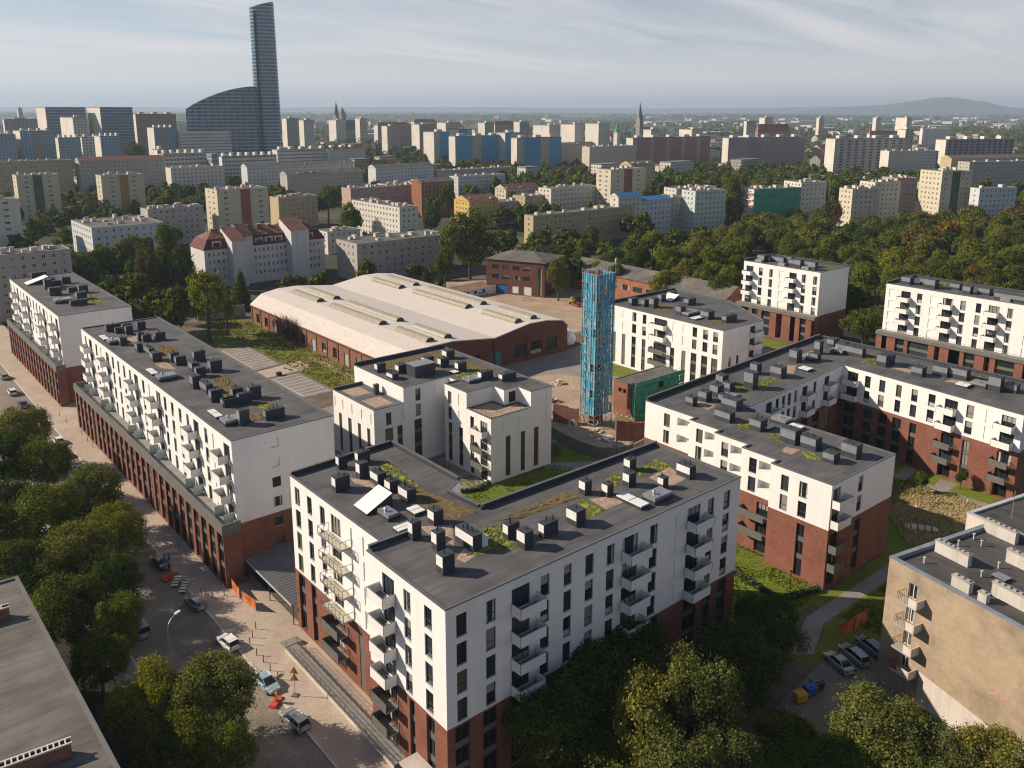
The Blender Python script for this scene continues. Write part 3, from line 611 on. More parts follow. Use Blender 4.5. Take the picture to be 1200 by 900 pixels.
def build_C():
    B = Building('apartment_house', 'white stepped apartment house with tall dark window slots and a corner roof terrace', 'apartment block', (95, 135), NEWG)
    sl = lambda a, b, z1=8.8, z0=.6: [op('panel', a, b, z0, z1, .22, mat='anthracite', nm='window_slot')]
    up = [(85.2, 154.5), (85.2, 135.2), (96, 135.2), (96, 132.2), (93, 132.2), (93, 124.9), (99.6, 124.9), (99.6, 121.5), (103, 121.5), (103, 117.4), (108.5, 117.4), (108.5, 154.5)]
    o = {}
    o[1] = floors_win(2.8, 4.0, (15.5, 12.3)) + stripf(2.4, 4.2, .5, 9.1, 3, .25) + [op('blind', 6.2, 7.5, t - 2.5, t, .1) for t in (15.5, 12.3)]
    o[4] = floors_win(1.1, 2.3, (15.2, 11.9)) + stripf(1.1, 2.4, .5, 8.7, 3, .25) + stripf(4.6, 6.0, .5, 8.7, 3, .25) + [op('blind', 4.6, 5.9, t - 2.5, t, .1) for t in (15.4, 12.0)]
    o[5] = [op('blind', 1.0, 2.4, 13.6, 15.6, .08)]; o[7] = [op('door', 1.2, 3.0, 13.5, 15.7, .2)]
    o[9] = [op('blind', 2.8, 4.2, t - 2.3, t, .1) for t in (16.0, 12.8)] + sl(.9, 2.1)
    B.block(up, 0, None, 16.5, o); Z = 16.26
    lo = [(78.4, 151.5), (78.4, 135.2), (85.18, 135.2), (85.18, 151.5)]
    f = [];
    for a, b in ((149.3, 148.1), (145.5, 144.1), (141.6, 140.4), (138.0, 136.8)): f += sl(151.5 - a, 151.5 - b, 8.9)
    for w_ in (151, 147.7, 144, 140.2, 136.6): f += [op('blind', 151.5 - w_ + .1, 151.5 - w_ + 1.1, 9.9, 12.1, .1)]
    g = floors_win(2.7, 3.9, (12.0,)) + [op('blind', 6.0 - .3, 7.0 - .3, 9.6, 12.0, .2)] + [op('win', 2.4, 4.2, 5.6, 8.8)] + stripf(5.2, 6.4, .5, 8.8, 3, .25)
    B.block(lo, 0, None, 13.3, {0: f, 1: g}, hidden=(2,))
    l2 = [(93, 124.88), (93, 117.3), (103, 117.3), (103, 121.48), (99.6, 121.48), (99.6, 124.88)]
    h = floors_win(1.1, 2.3, (12.0,)) + floors_win(1.1, 2.3, (8.7,)) + [op('door', 4.3, 6.5, t - 2.5, t, .25, balc=('grey' if i else 'white', 3.0, 3.7, 1.5, t - 2.55)) for i, t in enumerate((12.0, 8.7, 5.5))] + [op('win', 1.1, 2.3, 3.0, 5.5), op('win', 1.1, 2.3, .3, 2.4), op('door', 4.3, 6.5, .2, 2.4, .25)]
    k = sl(3.6, 4.8) + sl(7.4, 8.5) + [op('blind', a, a + 1.3, 9.7, 12.2, .1) for a in (1.7, 5.7)]
    B.block(l2, 0, None, 13.3, {0: h, 1: k}, hidden=(2, 3, 4, 5), roof='gravel')
    B.parapet((108.5, 154.45), (85.2, 154.45), 16.3, 17.0); B.parapet((85.1, 151.45), (78.5, 151.45), 13.1, 13.6)
    c1 = lambda x, y: (380 + x / 7.5, 400 + y / 7.5); c4 = lambda x, y: (460 + x / 5.4545, 310 + y / 5.4545)
    for p, du, dw, hh, n_ in [(c1(468, 280), 2.4, 1.3, 1.6, 1), (c1(600, 345), 1.8, 2.6, 1.1, 1), (c1(655, 290), 2.8, 1.6, 1.6, 2), (c1(885, 225), 2.8, 1.4, 1.7, 2), (c1(1025, 235), 2.6, 1.4, 1.7, 1), (c1(1075, 165), 2.6, 2.0, 1.7, 1), (c4(420, 690), 2.6, 1.4, 1.7, 2), (c4(568, 745), 3.6, 1.4, 1.5, 3), (c4(702, 752), 4.4, 1.4, 1.3, 2)]: B.shaft(p[0], p[1], Z, du, dw, hh, 'shaft_glare_and_lid', n_)
    x, y = B.o2(*pw(*c1(800, 325), Z)); m = MB(); m.box(0, 0, 0, 5, 3.4, 2.4, 'shaft'); m.box(-.05, -.05, 2.4, 5.05, 3.45, 2.5, 'metal'); B.put('roof_cabin', m, loc=(x, y, Z))
    B.unit(*c4(490, 765), Z, 3.6, 2.6, .8); B.hatch(*c4(395, 705), Z, 1.4, 1.6)
    B.bed([(88, 152.5), (88, 146), (106, 146), (106, 153)], Z, mat='sedum_dry'); B.bed([(98, 137), (98, 131), (104, 131), (104, 137)], Z, mat='sedum'); B.bed([(103.5, 146), (103.5, 130), (106.5, 130), (106.5, 146)], Z, mat='sedum_dry')
    for q in ([(79.6, 150), (79.6, 145), (83.6, 145), (83.6, 150)], [(79.6, 142), (79.6, 136.6), (83.8, 136.6), (83.8, 142)]): B.bed(q, 13.06, mat='gravel', name='gravel_bed', amp=.05)
    x, y = B.o2(83.6, 143.2); m = MB(); m.box(0, 0, 0, .9, .8, 2.2, 'shaft'); B.put('ventilation_shaft', m, loc=(x, y, 13.05))
    m = MB(); a = B.o2(93.15, 124.6); b = B.o2(93.15, 117.45); c = B.o2(102.8, 117.45)
    for p, q in ((a, b), (b, c)):
        m.bar(p + (14.2,), q + (14.2,), .025, 'anthracite'); d = Vector(q) - Vector(p); nn = int(d.length / 1.2)
        for i in range(nn + 1): v = Vector(p) + d * i / nn; m.bar((v.x, v.y, 13.3), (v.x, v.y, 14.2), .02, 'anthracite')
    B.put('terrace_railing', m); B.done(); return B
def build_F():
    B = Building('apartment_house', 'white apartment house with long vertical window strips behind the blue scaffolded tower', 'apartment block', (180, 140), NEWG)
    poly = [(168.9, 121), (184.6, 121), (198, 160.5), (168.9, 160.5)]
    poly = [(168.9, 121), (186, 121), (198, 140), (198, 160.5), (168.9, 160.5)]
    f = []; s = lambda w: 160.5 - w
    for a, b in ((158, 156.7), (154.4, 153.1)): f += [op('panel', s(a), s(b), .5, 9.3, .2, mat='spandrel', nm='window_slot')] + [op('blind', s(a), s(b), t - 2.3, t, .1) for t in (16.0, 12.7)]
    for a, b in ((150.8, 149.3), (147.1, 145.8)): f += stripf(s(a), s(b), .5, 9.3, 3, .25) + floors_win(s(a), s(b), (16.1, 12.8))
    f += [op('door', s(143), s(138.6), t - 2.3, t, .3, balc=('white' if i < 2 else 'grey', s(143.6), 5.0, 1.5, t - 2.35)) for i, t in enumerate((16.0, 12.8, 9.3, 6.1))] + [op('blind', s(136.8), s(135.5), t - 2.3, t, .1) for t in (16, 12.8)]
    for a, b in ((137.3, 135.9),): f += stripf(s(a), s(b), .5, 9.1, 3, .25)
    f += [op('panel', s(133.5), s(132.2), .5, 9.1, .2, mat='spandrel', nm='window_slot')] + [op('blind', s(133.5), s(132.2), t - 2.3, t, .1) for t in (16, 12.8)]
    for a, b in ((130.5, 128.7), (127.2, 125.3), (124.1, 122.2)): f += stripf(s(a), s(b), .5, 9.2, 3, .25) + floors_win(s(a) + .2, s(b) - .2, (16.0, 12.8))
    e = [op('blind', a, a + 1.1, t - 2.3, t, .1) for a in (2.7, 6.0, 9.4) for t in (15.8, 12.6)] + floors_win(2.9, 3.9, (9.4,)) + floors_win(6.1, 7.1, (9.4,)) + [op('door', 11.4, 13.6, t - 2.4, t, .3, balc=('white', 11.2, 4.2, 1.5, t - 2.45)) for t in (16, 12.8, 9.6)]
    B.block(poly, 0, None, 16.9, {4: f, 0: e}); Z = 16.66
    B.parapet((198, 160.5), (169, 160.5), 16.7, 17.4)
    q = lambda x, y: (700 + x / 6, 320 + y / 6)
    for p, du, dw, hh, n_ in [(q(242, 232), 3, 1.6, 1.8, 1), (q(330, 240), 2.4, 1.6, 1.7, 1), (q(395, 250), 2.4, 2, 2.4, 1), (q(450, 205), 2.4, 1.6, 1.8, 1), (q(520, 180), 3, 2, 1.6, 2), (q(585, 298), 2.4, 2, 2, 1), (q(640, 230), 4, 2, 1.6, 1), (q(780, 330), 3, 3, 1.8, 2), (q(905, 352), 5.5, 1.6, 1.5, 2)]: B.shaft(p[0], p[1], Z, du, dw, hh, 'shaft_glare_grey', n_)
    B.hatch(*q(520, 205), Z, 3.4, 4, tilt=True, h1=1.7, name='smoke_vent'); B.unit(*q(640, 310), Z, 5, 3.4, 1); B.hatch(*q(690, 335), Z, 4, 2)
    B.bedpx([q(410, 270), q(440, 215), (q(520, 240)), q(545, 280)], Z, mat='sedum_dry'); B.bedpx([q(810, 355), q(815, 315), q(885, 320), q(880, 355)], Z, mat='sedum_dry')
    B.done(); return B
def build_EG(kind):
    if kind == 'E':
        B = Building('apartment_block', 'white block on a brick base with a blank end wall, standing before the woods', 'apartment block', (238, 145), NEWG); y0, y1 = 131.3, 158.2
        doors = ((1.0, 3.6), (16.6, 19.1)); wins = ((5.7, 7.1), (9.5, 10.8), (20.9, 22.3), (24.7, 26.1)); blinds = ((13.1, 14.9),); n = 7
        strips = ((1.7, 4.6), (6.0, 7.9), (9.5, 12.5), (14.8, 16.8), (19.8, 21.4), (23.0, 25.0), (26.9, 28.0))
    else:
        B = Building('apartment_block', 'wide white block with three stacks of balconies at the right edge before the woods', 'apartment block', (238, 91), NEWG); y0, y1 = 58.0, 111.0
        doors = ((4.4, 7.0), (15.7, 18.4), (27.2, 29.8), (40.0, 42.6)); wins = ((8.8, 10.2), (20.2, 21.6), (24.1, 25.4), (31.7, 33.0), (44.5, 45.8)); blinds = ((1.0, 2.5), (12.4, 13.7), (36, 37.3), (49, 50.3)); n = 0
        strips = ((1.6, 3.0), (5.4, 7.9), (8.9, 14.5), (16.2, 17.5), (19.9, 22.7), (23.8, 26.5), (28.8, 30.1), (31.5, 36), (38, 40.5), (42, 45), (47, 50))
    u0, u1, zt = 229.8, 246.4, 22.6; tops = [21.1 - 3.2 * i for i in range(4)]
    f = []
    for a, b in wins: f += floors_win(a, b, tops)
    for a, b in doors: f += doorcol(a, b, tops, 'white', a - .5, b - a + .6, 1.7, skip=(3,))
    for a, b in blinds: f += [op('blind', a, b, t - 2.5, t, .12) for t in tops]
    B.block([(u0, y0), (u1, y0), (u1, y1), (u0, y1)], 0, 9.0, zt, {3: f})
    pu = 227.5; ya, yb = y0 - .6, y1 + .3
    st = [op('strip', a, b, .3, 8.0, .5 if i % 3 else 2.0, zs=[.3, 2.9, 5.5]) if (i * 7) % 4 else op('dark', a, b, .3, 8.0, 1.8, rev='black') for i, (a, b) in enumerate(strips)]
    lw = MB(); pl = [(pu, ya), (u0 - .01, ya), (u0 - .01, yb), (pu, yb)]
    for i in (0, 2, 3):
        w = Wall(pl[i], pl[(i + 1) % 4], B.off); w.band(lw, 0, 8.2, st if i == 3 else [], 'brick')
        for x in (st if i == 3 else []): B.fill(w, x)
    B.put('plinth', lw)
    m = MB(); x0, ya2 = B.o2(pu - .3, ya - .2); x1, yb2 = B.o2(u0 - .01, yb + .2); m.box(x0, ya2, 8.2, x1, yb2, 9.25, 'fascia', top='slab_floor'); B.put('terrace', m)
    m = MB(); k = x0 + .12
    nn = int((yb2 - ya2) / 1.3)
    for i in range(nn + 1): y = ya2 + (yb2 - ya2) * i / nn; m.bar((k, y, 9.25), (k, y, 10.25), .03, 'spandrel')
    m.bar((k, ya2, 10.25), (k, yb2, 10.25), .04, 'spandrel'); B.put('terrace_railing', m)
    Z = zt - .24
    B.parapet((u1, y1), (u0, y1), zt - .2, zt + .45); B.parapet((u1, y0 + .3), (u1, y1 - .3), zt - .2, zt + .3)
    rr = random.Random(5 if kind == 'E' else 9)
    if kind == 'E': S = [(233, 153, 3, 3, 1.8), (236, 150, 2, 3.4, 1.5), (233, 146, 2, 3, 2), (234, 142, 4, 4, 1.6), (232, 139.5, 2.4, 2.4, 2.2), (236, 137, 2.4, 4, 1.5), (232, 134.5, 1.8, 3, 2.2), (239, 147, 2, 3, 1.5)]
    else: S = [(233, 106, 3, 3, 1.8), (236, 102, 3, 3, 1.6), (232.5, 99, 3, 3.5, 2.2), (236, 94, 2.4, 3, 1.5), (233, 90, 2.4, 2.4, 1.8), (235, 86, 3, 3.5, 1.6), (232, 76, 2.2, 9, 1.6), (232.5, 72, 2.2, 3, 2), (236, 66, 3, 3, 1.7)]
    for x, y, du, dw, h in S: B.shaft_at(x, y, Z, du, dw, h, 'shaft_glare_grey', 1)
    for k in range(3): x, y = B.o2(231.4, y0 + 5 + k * 8.3); m = MB(); m.box(0, 0, 0, 1.6, 2.4, .8, 'metal'); B.put('roof_unit', m, loc=(x, y, Z))
    B.bed([(237, y0 + 6), (237, y0 + 2), (244, y0 + 2), (244, y0 + 6)], Z, mat='sedum_dry'); B.bed([(238, y1 - 6), (238, y1 - 12), (244, y1 - 12), (244, y1 - 6)], Z, mat='sedum')
    B.done(); return B
def build_I():
    B = Building('apartment_block', 'white U-shaped apartment block round a shaded court, with a sawtooth facade', 'apartment block', (145, 80), NEWG)
    poly = [(108.5, 57.3), (126.8, 57.0), (126.8, 84.6), (165.2, 87.3), (161.6, 50.8), (182.3, 51.5), (182.3, 103.2), (115.4, 99), (115.4, 87.5), (113.8, 87.4), (113.8, 81), (112.2, 80.9), (112.2, 74.2), (110.3, 74.1), (110.3, 67.6), (108.5, 67.5)]
    o = {}; zb = 9.6
    t2 = (15.7, 12.5)
    def log(a, b): return [op('loggia', a, b, t - 1.5, t, 1.3) for t in t2]
    o[7] = floors_win(4.5, 5.9, t2) + log(7.6, 10.7)
    for e in (9, 11, 13): o[e] = floors_win(1.5, 2.9, t2) + log(3.3, 6.1)
    o[15] = floors_win(1.9, 3.2, t2) + floors_win(5.0, 6.4, t2)
    br = lambda a, b: stripf(a, b, .3, 8.9, 3, .3)
    gb = lambda a, x0, w: [op('door', a, a + 2.2, z, z + 2.3, .3, balc=('grey', x0, w, 1.5, z - .05)) for z in (6.4, 3.4)] + [op('door', a, a + 2.2, .2, 2.5, .3)]
    o[15] += br(5.1, 6.4); o[13] += gb(3.4, 1.0, 4.7); o[11] += gb(3.4, 1.0, 4.7); o[9] += gb(3.4, 1.0, 4.7); o[7] += br(2, 3.4) + br(7.4, 9)
    te = (16.0, 12.8)
    o[0] = [op('door', .5, 2.6, t - 2.5, t, .3, balc=('white', .15, 3.6, 1.4, t - 2.55)) for t in te] + floors_win(7.5, 8.8, te) + br(7.5, 9.2) + [op('door', .5, 2.6, z, z + 2.3, .3, balc=('grey', .15, 2.9, 1.4, z - .05)) for z in (6.4, 3.4)] + [op('door', .5, 2.6, .2, 2.5, .3)]
    ti = (15.9, 12.7); c = []
    s = lambda u: u - 126.8
    for a in (137.2, 139.6, 141.9, 144.3, 152.3): c += floors_win(s(a), s(a) + 1.2, ti)
    for a, st in ((133.6, 0), (147.6, 0), (157.0, 0)): c += [op('door', s(a), s(a) + 2.2, t - 2.5, t, .25, balc=('white', s(a) - .4, 3.6, 1.5, t - 2.55)) for t in ti]
    for a in (2, 6, 11, 16, 21, 26, 31): c += br(a, a + 3)
    o[2] = c
    d = []; y0 = 87.3; s = lambda w: (y0 - w)
    for w_ in (82.0, 78.7, 75.0, 71.7, 68.2, 63.8, 55.6): d += floors_win(s(w_), s(w_) + 1.3, ti) if w_ != 55.6 else [op('blind', s(57.3), s(56.0), t - 2.5, t, .1) for t in ti]
    d = [x for x in d]
    for w_ in (86.2, 59.8 + 2.0, 53.4 + .3): pass
    d = floors_win(5.3, 6.6, ti) + floors_win(8.6, 9.9, ti) + floors_win(12.3, 13.5, ti) + floors_win(15.6, 16.9, ti) + floors_win(19.1, 20.5, ti) + floors_win(26.6, 28.0, ti) + [op('blind', 30.2, 31.5, t - 2.5, t, .1) for t in ti]
    for a, x0 in ((1.2, .9), (22.4, 21.6), (33.0, 32.3)):
        d += [op('door', a, a + 2.5, t - 2.5, t, .25, balc=('white', x0, 3.3, 1.5, t - 2.55)) for t in ti]
        if a > 5: d += [op('door', a, a + 2.5, z, z + 2.4, .3, balc=('grey', x0, 3.3, 1.5, z - .05)) for z in (6.5, 3.5)] + [op('dark', a, a + 2.5, .1, 2.6, .8)]
    for a, b in ((1.0, 3.6), (5.5, 7.5), (9, 11), (12.2, 14.1), (15.9, 17.3), (26.6, 27.9)): d += br(a, b)
    o[3] = d
    B.block(poly, 0, zb, 16.9, o, roof='roof'); Z = 16.66
    B.parapet((182.2, 103.1), (115.6, 98.95), 16.7, 17.5); B.parapet((182.3, 52), (182.3, 102), 16.7, 17.3)
    q3 = lambda x, y: (740 + x / 6, 440 + y / 6); q4 = lambda x, y: (900 + x / 7.5, 480 + y / 7.5); q7 = lambda x, y: (880 + x / 6, 380 + y / 6); q8 = lambda x, y: (1040 + x / 7.5, 430 + y / 7.5)
    S = [(q3(430, 222), 1.6, 2.0, 1.5, 1), (q3(525, 192), 2.0, 2.2, 1.7, 2), (q3(605, 155), 2.2, 2.2, 1.9, 2), (q3(690, 118), 2, 2, 1.5, 1), (q3(640, 75), 2.2, 2, 1.8, 1), (q3(735, 255), 2.4, 3.8, 1.7, 2), (q3(690, 340), 1.8, 3.8, 1.6, 2), (q3(850, 105), 2.2, 2.4, 3.0, 1), (q3(905, 400), 2.4, 2.6, 1.7, 3), (q3(1145, 495), 2.6, 3.2, 2.0, 1), (q3(655, 205), 1.6, 1.8, 1.5, 1),
         (q4(235, 320), 2.2, 3.2, 2.2, 1), (q4(415, 372), 2.2, 3.2, 1.8, 3), (q4(772, 445), 2.2, 3.0, 2.0, 2), (q4(575, 485), 2.2, 2.2, 1.4, 2),
         (q7(40, 360), 2, 2, 2, 1), (q7(210, 385), 2.4, 3, 2, 2), (q7(320, 275), 2.4, 2.2, 2.4, 1), (q7(465, 265), 1.8, 1.6, 1.5, 1), (q7(480, 215), 1.8, 1.6, 2.6, 1), (q7(580, 165), 3, 2, 1.6, 1), (q7(660, 185), 2, 2, 1.6, 1), (q7(780, 240), 2, 7.5, 1.8, 2), (q7(945, 305), 2.2, 2.4, 2.2, 2), (q7(985, 290), 2, 2, 2, 1),
         (q8(300, 95), 2.4, 2.6, 1.7, 2), (q8(520, 95), 2.4, 3.4, 1.8, 2), (q8(690, 125), 2.4, 4, 1.9, 2), (q8(985, 230), 2.2, 2.6, 2.6, 1), (q8(1130, 240), 2.2, 2.6, 1.5, 1)]
    for p, du, dw, h, n_ in S: B.shaft(p[0], p[1], Z, du, dw, h, 'shaft_glare_grey', n_)
    for p in (q3(700, 190), q4(150, 150), q7(640, 220), q8(860, 200), q7(430, 265)): B.unit(p[0], p[1], Z, 2.6, 3.0, 1)
    for p in (q3(1170, 400), q7(400, 340), q8(700, 195), q3(960, 395)): B.hatch(p[0], p[1], Z, 2.2, 2.4, .4, .55)
    for pts in ([q3(755, 385), q3(745, 335), q3(840, 325), q3(850, 380)], [q3(935, 430), q3(1000, 405), q3(1075, 440), q3(1060, 475)], [q4(340, 430), q4(290, 365), q4(420, 385), q4(480, 455)], [q4(480, 395), q4(560, 310), q4(660, 360), q4(610, 400)], [q3(690, 110), q3(720, 40), q3(790, 60), q3(840, 125)], [q3(890, 90), q3(870, 40), q3(960, 10), q3(1040, 40)], [q7(40, 460), q7(100, 370), q7(190, 395), q7(100, 450)], [q7(380, 250), q7(400, 190), q7(460, 180), q7(440, 240)], [q7(770, 270), q7(830, 220), q7(890, 225), q7(880, 290)], [q8(700, 110), q8(720, 60), q8(900, 110), q8(880, 160)]): B.bedpx(pts, Z)
    for pts in ([q3(450, 200), q3(470, 180), q3(600, 210), q3(540, 245)], [q3(1060, 540), q3(1080, 510), q3(1160, 520), q3(1130, 560)], [q4(120, 360), q4(160, 330), q4(290, 355), q4(220, 390)], [q7(230, 340), q7(240, 290), q7(320, 290), q7(300, 350)], [q7(990, 310), q7(1010, 290), q7(1145, 325), q7(1140, 350)], [q8(500, 130), q8(560, 110), q8(780, 140), q8(740, 165)]): B.bedpx(pts, Z, mat='gravel', name='gravel_bed', amp=.05)
    B.done(); return B
build_A(); build_street('B'); build_street('D'); build_C(); build_F(); build_EG('E'); build_EG('G'); build_I()
# ------------------------------------------------------------------ old buildings round the new ones
mottled('tan', (0.36, 0.28, 0.195), (0.235, 0.19, 0.14)); streaky('hall_white', (0.55, 0.50, 0.45), (0.36, 0.32, 0.28), 0.5); streaky('stack_white', (0.5, 0.47, 0.43), (0.3, 0.27, 0.23), 0.7)
plain('skylight', (0.30, 0.27, 0.20), 0.35, 0.15, 0.8, 0.5); plain('rust', (0.2, 0.075, 0.04), 0.85, 0.4, 0.5); plain('flash', (0.3, 0.33, 0.37), 0.4, 0.2, 0.5, 0.5, 0.4)
plain('net_blue', (0.025, 0.27, 0.42), 0.7, 0.3, 1.2); plain('net_pale', (0.13, 0.36, 0.47), 0.7, 0.4, 1.6); plain('net_green', (0.05, 0.28, 0.18), 0.75, 0.35, 0.9); plain('scaffold', (0.42, 0.42, 0.40), 0.5, 0.2, 1, 0.4, 0.3)
plain('tiles', (0.165, 0.075, 0.055), 0.8, 0.55, 0.9); plain('plank', (0.34, 0.26, 0.16), 0.85, 0.3, 1.5); plain('shutter', (0.33, 0.35, 0.37), 0.6, 0.15, 1); plain('blue_door', (0.03, 0.12, 0.3), 0.6, 0.2, 1); plain('teal_door', (0.06, 0.2, 0.24), 0.6, 0.2, 1)
plain('white_paint', (0.75, 0.74, 0.72), 0.5, 0.05, 1); plain('orange_wall', (0.5, 0.17, 0.09), 0.85, 0.15, 0.4)
def build_T():
    B = Building('tenement_house', 'old tan rendered tenement with four small balconies and chimney stacks, lower right corner', 'tenement', (100, 20))
    dx, dy = -.217, -.976
    p0 = (95.3, 42.2); p1 = (p0[0] + dx * 52, p0[1] + dy * 52); e = (19.6, -4.36); p2 = (p1[0] + e[0], p1[1] + e[1]); p3 = (p0[0] + e[0], p0[1] + e[1])
    f = []
    for i, t in enumerate((15.0, 11.9, 8.8, 5.7)):
        f += [op('old', 3.0, 4.1, t - 1.9, t, .25)]
    w = Wall(p0, p1, B.off)
    B.block([p0, p1, p2, p3], 0, None, 16.9, {0: f}, up='tan', roof='old_roof', rim=.55, rimh=.5, capm='flash')
    for i, t in enumerate((15.0, 11.9, 8.8, 5.7)):
        z = t - 2.0; m = MB(); r = MB()
        m.box(2.6, -1.5, z - .18, 5.3, -.004, z, 'concrete', top='pale_floor')
        r.box(5.2, -1.5, z - .01, 5.32, -.01, z + 1.0, 'hall_white'); r.box(4.2, -1.52, z - .01, 5.2, -1.42, z + 1.0, 'hall_white')
        for k in range(8): r.bar((2.65 + k * .2, -1.46, z), (2.65 + k * .2, -1.46, z + 1), .018, 'anthracite')
        for k in range(5): r.bar((2.65, -1.46 + k * .33, z), (2.65, -1.46 + k * .33, z + 1), .018, 'anthracite')
        r.bar((2.65, -1.46, z + 1), (4.2, -1.46, z + 1), .03, 'anthracite'); r.bar((2.65, -1.46, z + 1), (2.65, 0, z + 1), .03, 'anthracite')
        o = obj('balcony', m, B.root, w.pt(0, 0), w.rz); obj('railing', r, o)
        if i == 3:
            c = MB(); c.box(2.9, -1.58, z + .35, 3.7, -1.5, z + .95, 'red_cloth'); obj('hanging_laundry', c, o)
    m = MB()                                             # patch of white render at the foot of the wall
    a, b = w.pt(5.6, .4, -.02), w.pt(24, .4, -.02); c, d = w.pt(24, 2.6, -.02), w.pt(5.6, 4.6, -.02); m.face([a, b, c, d], 'hall_white'); B.put('white_render_patch', m)
    Z = 16.4
    def chim(px, py, L, h, pots):
        x, y = B.o2(*pw(px, py, Z)); m = MB(); m.box(0, -L, 0, .75, 0, h, 'stack_white'); m.box(-.08, -L - .08, h, .83, .08, h + .12, 'concrete')
        o = obj('chimney', m, B.root, (x, y, Z), w.rz + math.pi / 2)
        q = MB()
        for k in range(pots): yy = -L * (k + .5) / pots; q.box(.2, yy - .15, h + .12, .5, yy + .15, h + .3, 'concrete')
        obj('chimney_pot', q, o)
    for px, py, L, h, n in ((1095, 646, 4.4, 1.5, 7), (1152, 622, 4.2, 1.6, 6), (1114, 686, 2.2, 1.3, 3), (1178, 658, 4.6, 1.6, 6), (1161, 697, 6.2, 1.6, 9), (1145, 703, 1.0, 1.0, 1)): chim(px, py, L, h, n)
    for px, py in ((1083, 660), (1116, 648), (1123, 640), (1141, 632), (1150, 676), (1170, 666), (1131, 662), (1150, 640)):
        x, y = B.o2(*pw(px, py, Z)); m = MB(); m.bar((0, 0, 0), (0, 0, .7), .1, 'pale_concrete', 8); m.bar((0, 0, .7), (0, 0, .82), .17, 'pale_concrete', 8); obj('vent_pipe', m, B.root, (x, y, Z))
    x, y = B.o2(*pw(1162, 676, Z)); m = MB(); m.box(0, -1.6, 0, 1.2, 0, .3, 'shaft'); m.box(-.04, -1.64, .3, 1.24, .04, .38, 'metal'); obj('roof_hatch', m, B.root, (x, y, Z), w.rz + math.pi / 2)
    m = MB(); q = [w.pt(20 + a, 7.6 + b, -.012) for a, b in ((-6.3, 0), (-5.2, .5), (-4.1, .2), (-4.3, -.3), (-5.4, .05), (-6.2, -.4))]; m.face(q, 'graffiti'); B.put('graffiti', m)
    B.done()
    B = Building('tenement_house', 'dark flat-roofed tenement with a white parapet wall behind the tan tenement at the right edge', 'tenement', (125, 30))
    q0 = (115.35, 41.4); dd = (dx, dy); q1 = (q0[0] + dx * 7.9, q0[1] + dy * 7.9); q2 = (q1[0] + 26, q1[1] - 5.8); q3 = (q0[0] + 26, q0[1] - 5.8)
    r1 = (p2[0] + .3, p2[1]); 
    q1 = (q0[0] + dx * 54 + .2, q0[1] + dy * 54)
    B.block([q0, q1, (q1[0] + 26, q1[1] - 5.8), q3], 0, None, 16.6, {}, up='hall_white', roof='old_roof', rim=.5, rimh=.25, capm='pale_cap')
    for x, y in ((121, 31), (127, 33), (124, 24)):
        m = MB(); m.box(0, 0, 0, .9, 3.6, 1.3, 'hall_white'); m.box(-.08, -.08, 1.3, .98, 3.68, 1.42, 'concrete'); x, y = B.o2(x, y); obj('chimney', m, B.root, (x, y, 16.35), w.rz + math.pi / 2)
    for x, y in ((118.5, 37), (119, 33)):
        m = MB(); m.bar((0, 0, 0), (0, 0, 4), .05, 'metal'); m.bar((-.5, 0, 3.6), (.5, 0, 3.6), .02, 'metal'); x, y = B.o2(x, y); obj('aerial', m, B.root, (x, y, 16.35))
    # low office roof at the lower left
    B = Building('office_building', 'flat grey felt roof of a building in the lower left corner', 'building', (-4, 80))
    B.block([(-30, 40), (14.2, 40), (13.3, 108.4), (-30, 108.4)], 0, None, 15, {}, up='concrete', roof='grey_roof', rim=.32, rimh=.2, capm='fascia')
    for (px, py, L) in ((85, 886, 5.5), (12, 724, 4)):
        x, y = B.o2(*pw(px, py, 14.8)); m = MB(); m.box(-L, 0, 0, 0, .7, 1.3, 'old_brick', top='void'); m.box(-L - .1, -.1, 1.3, .1, .05, 1.45, 'hall_white'); m.box(-L - .1, .65, 1.3, .1, .8, 1.45, 'hall_white')
        for k in range(int(L / .45)): m.box(-L + .1 + k * .45, .05, 1.3, -L + .22 + k * .45, .65, 1.45, 'hall_white')
        obj('chimney', m, B.root, (x, y, 14.78), R(-6))
    B.done()
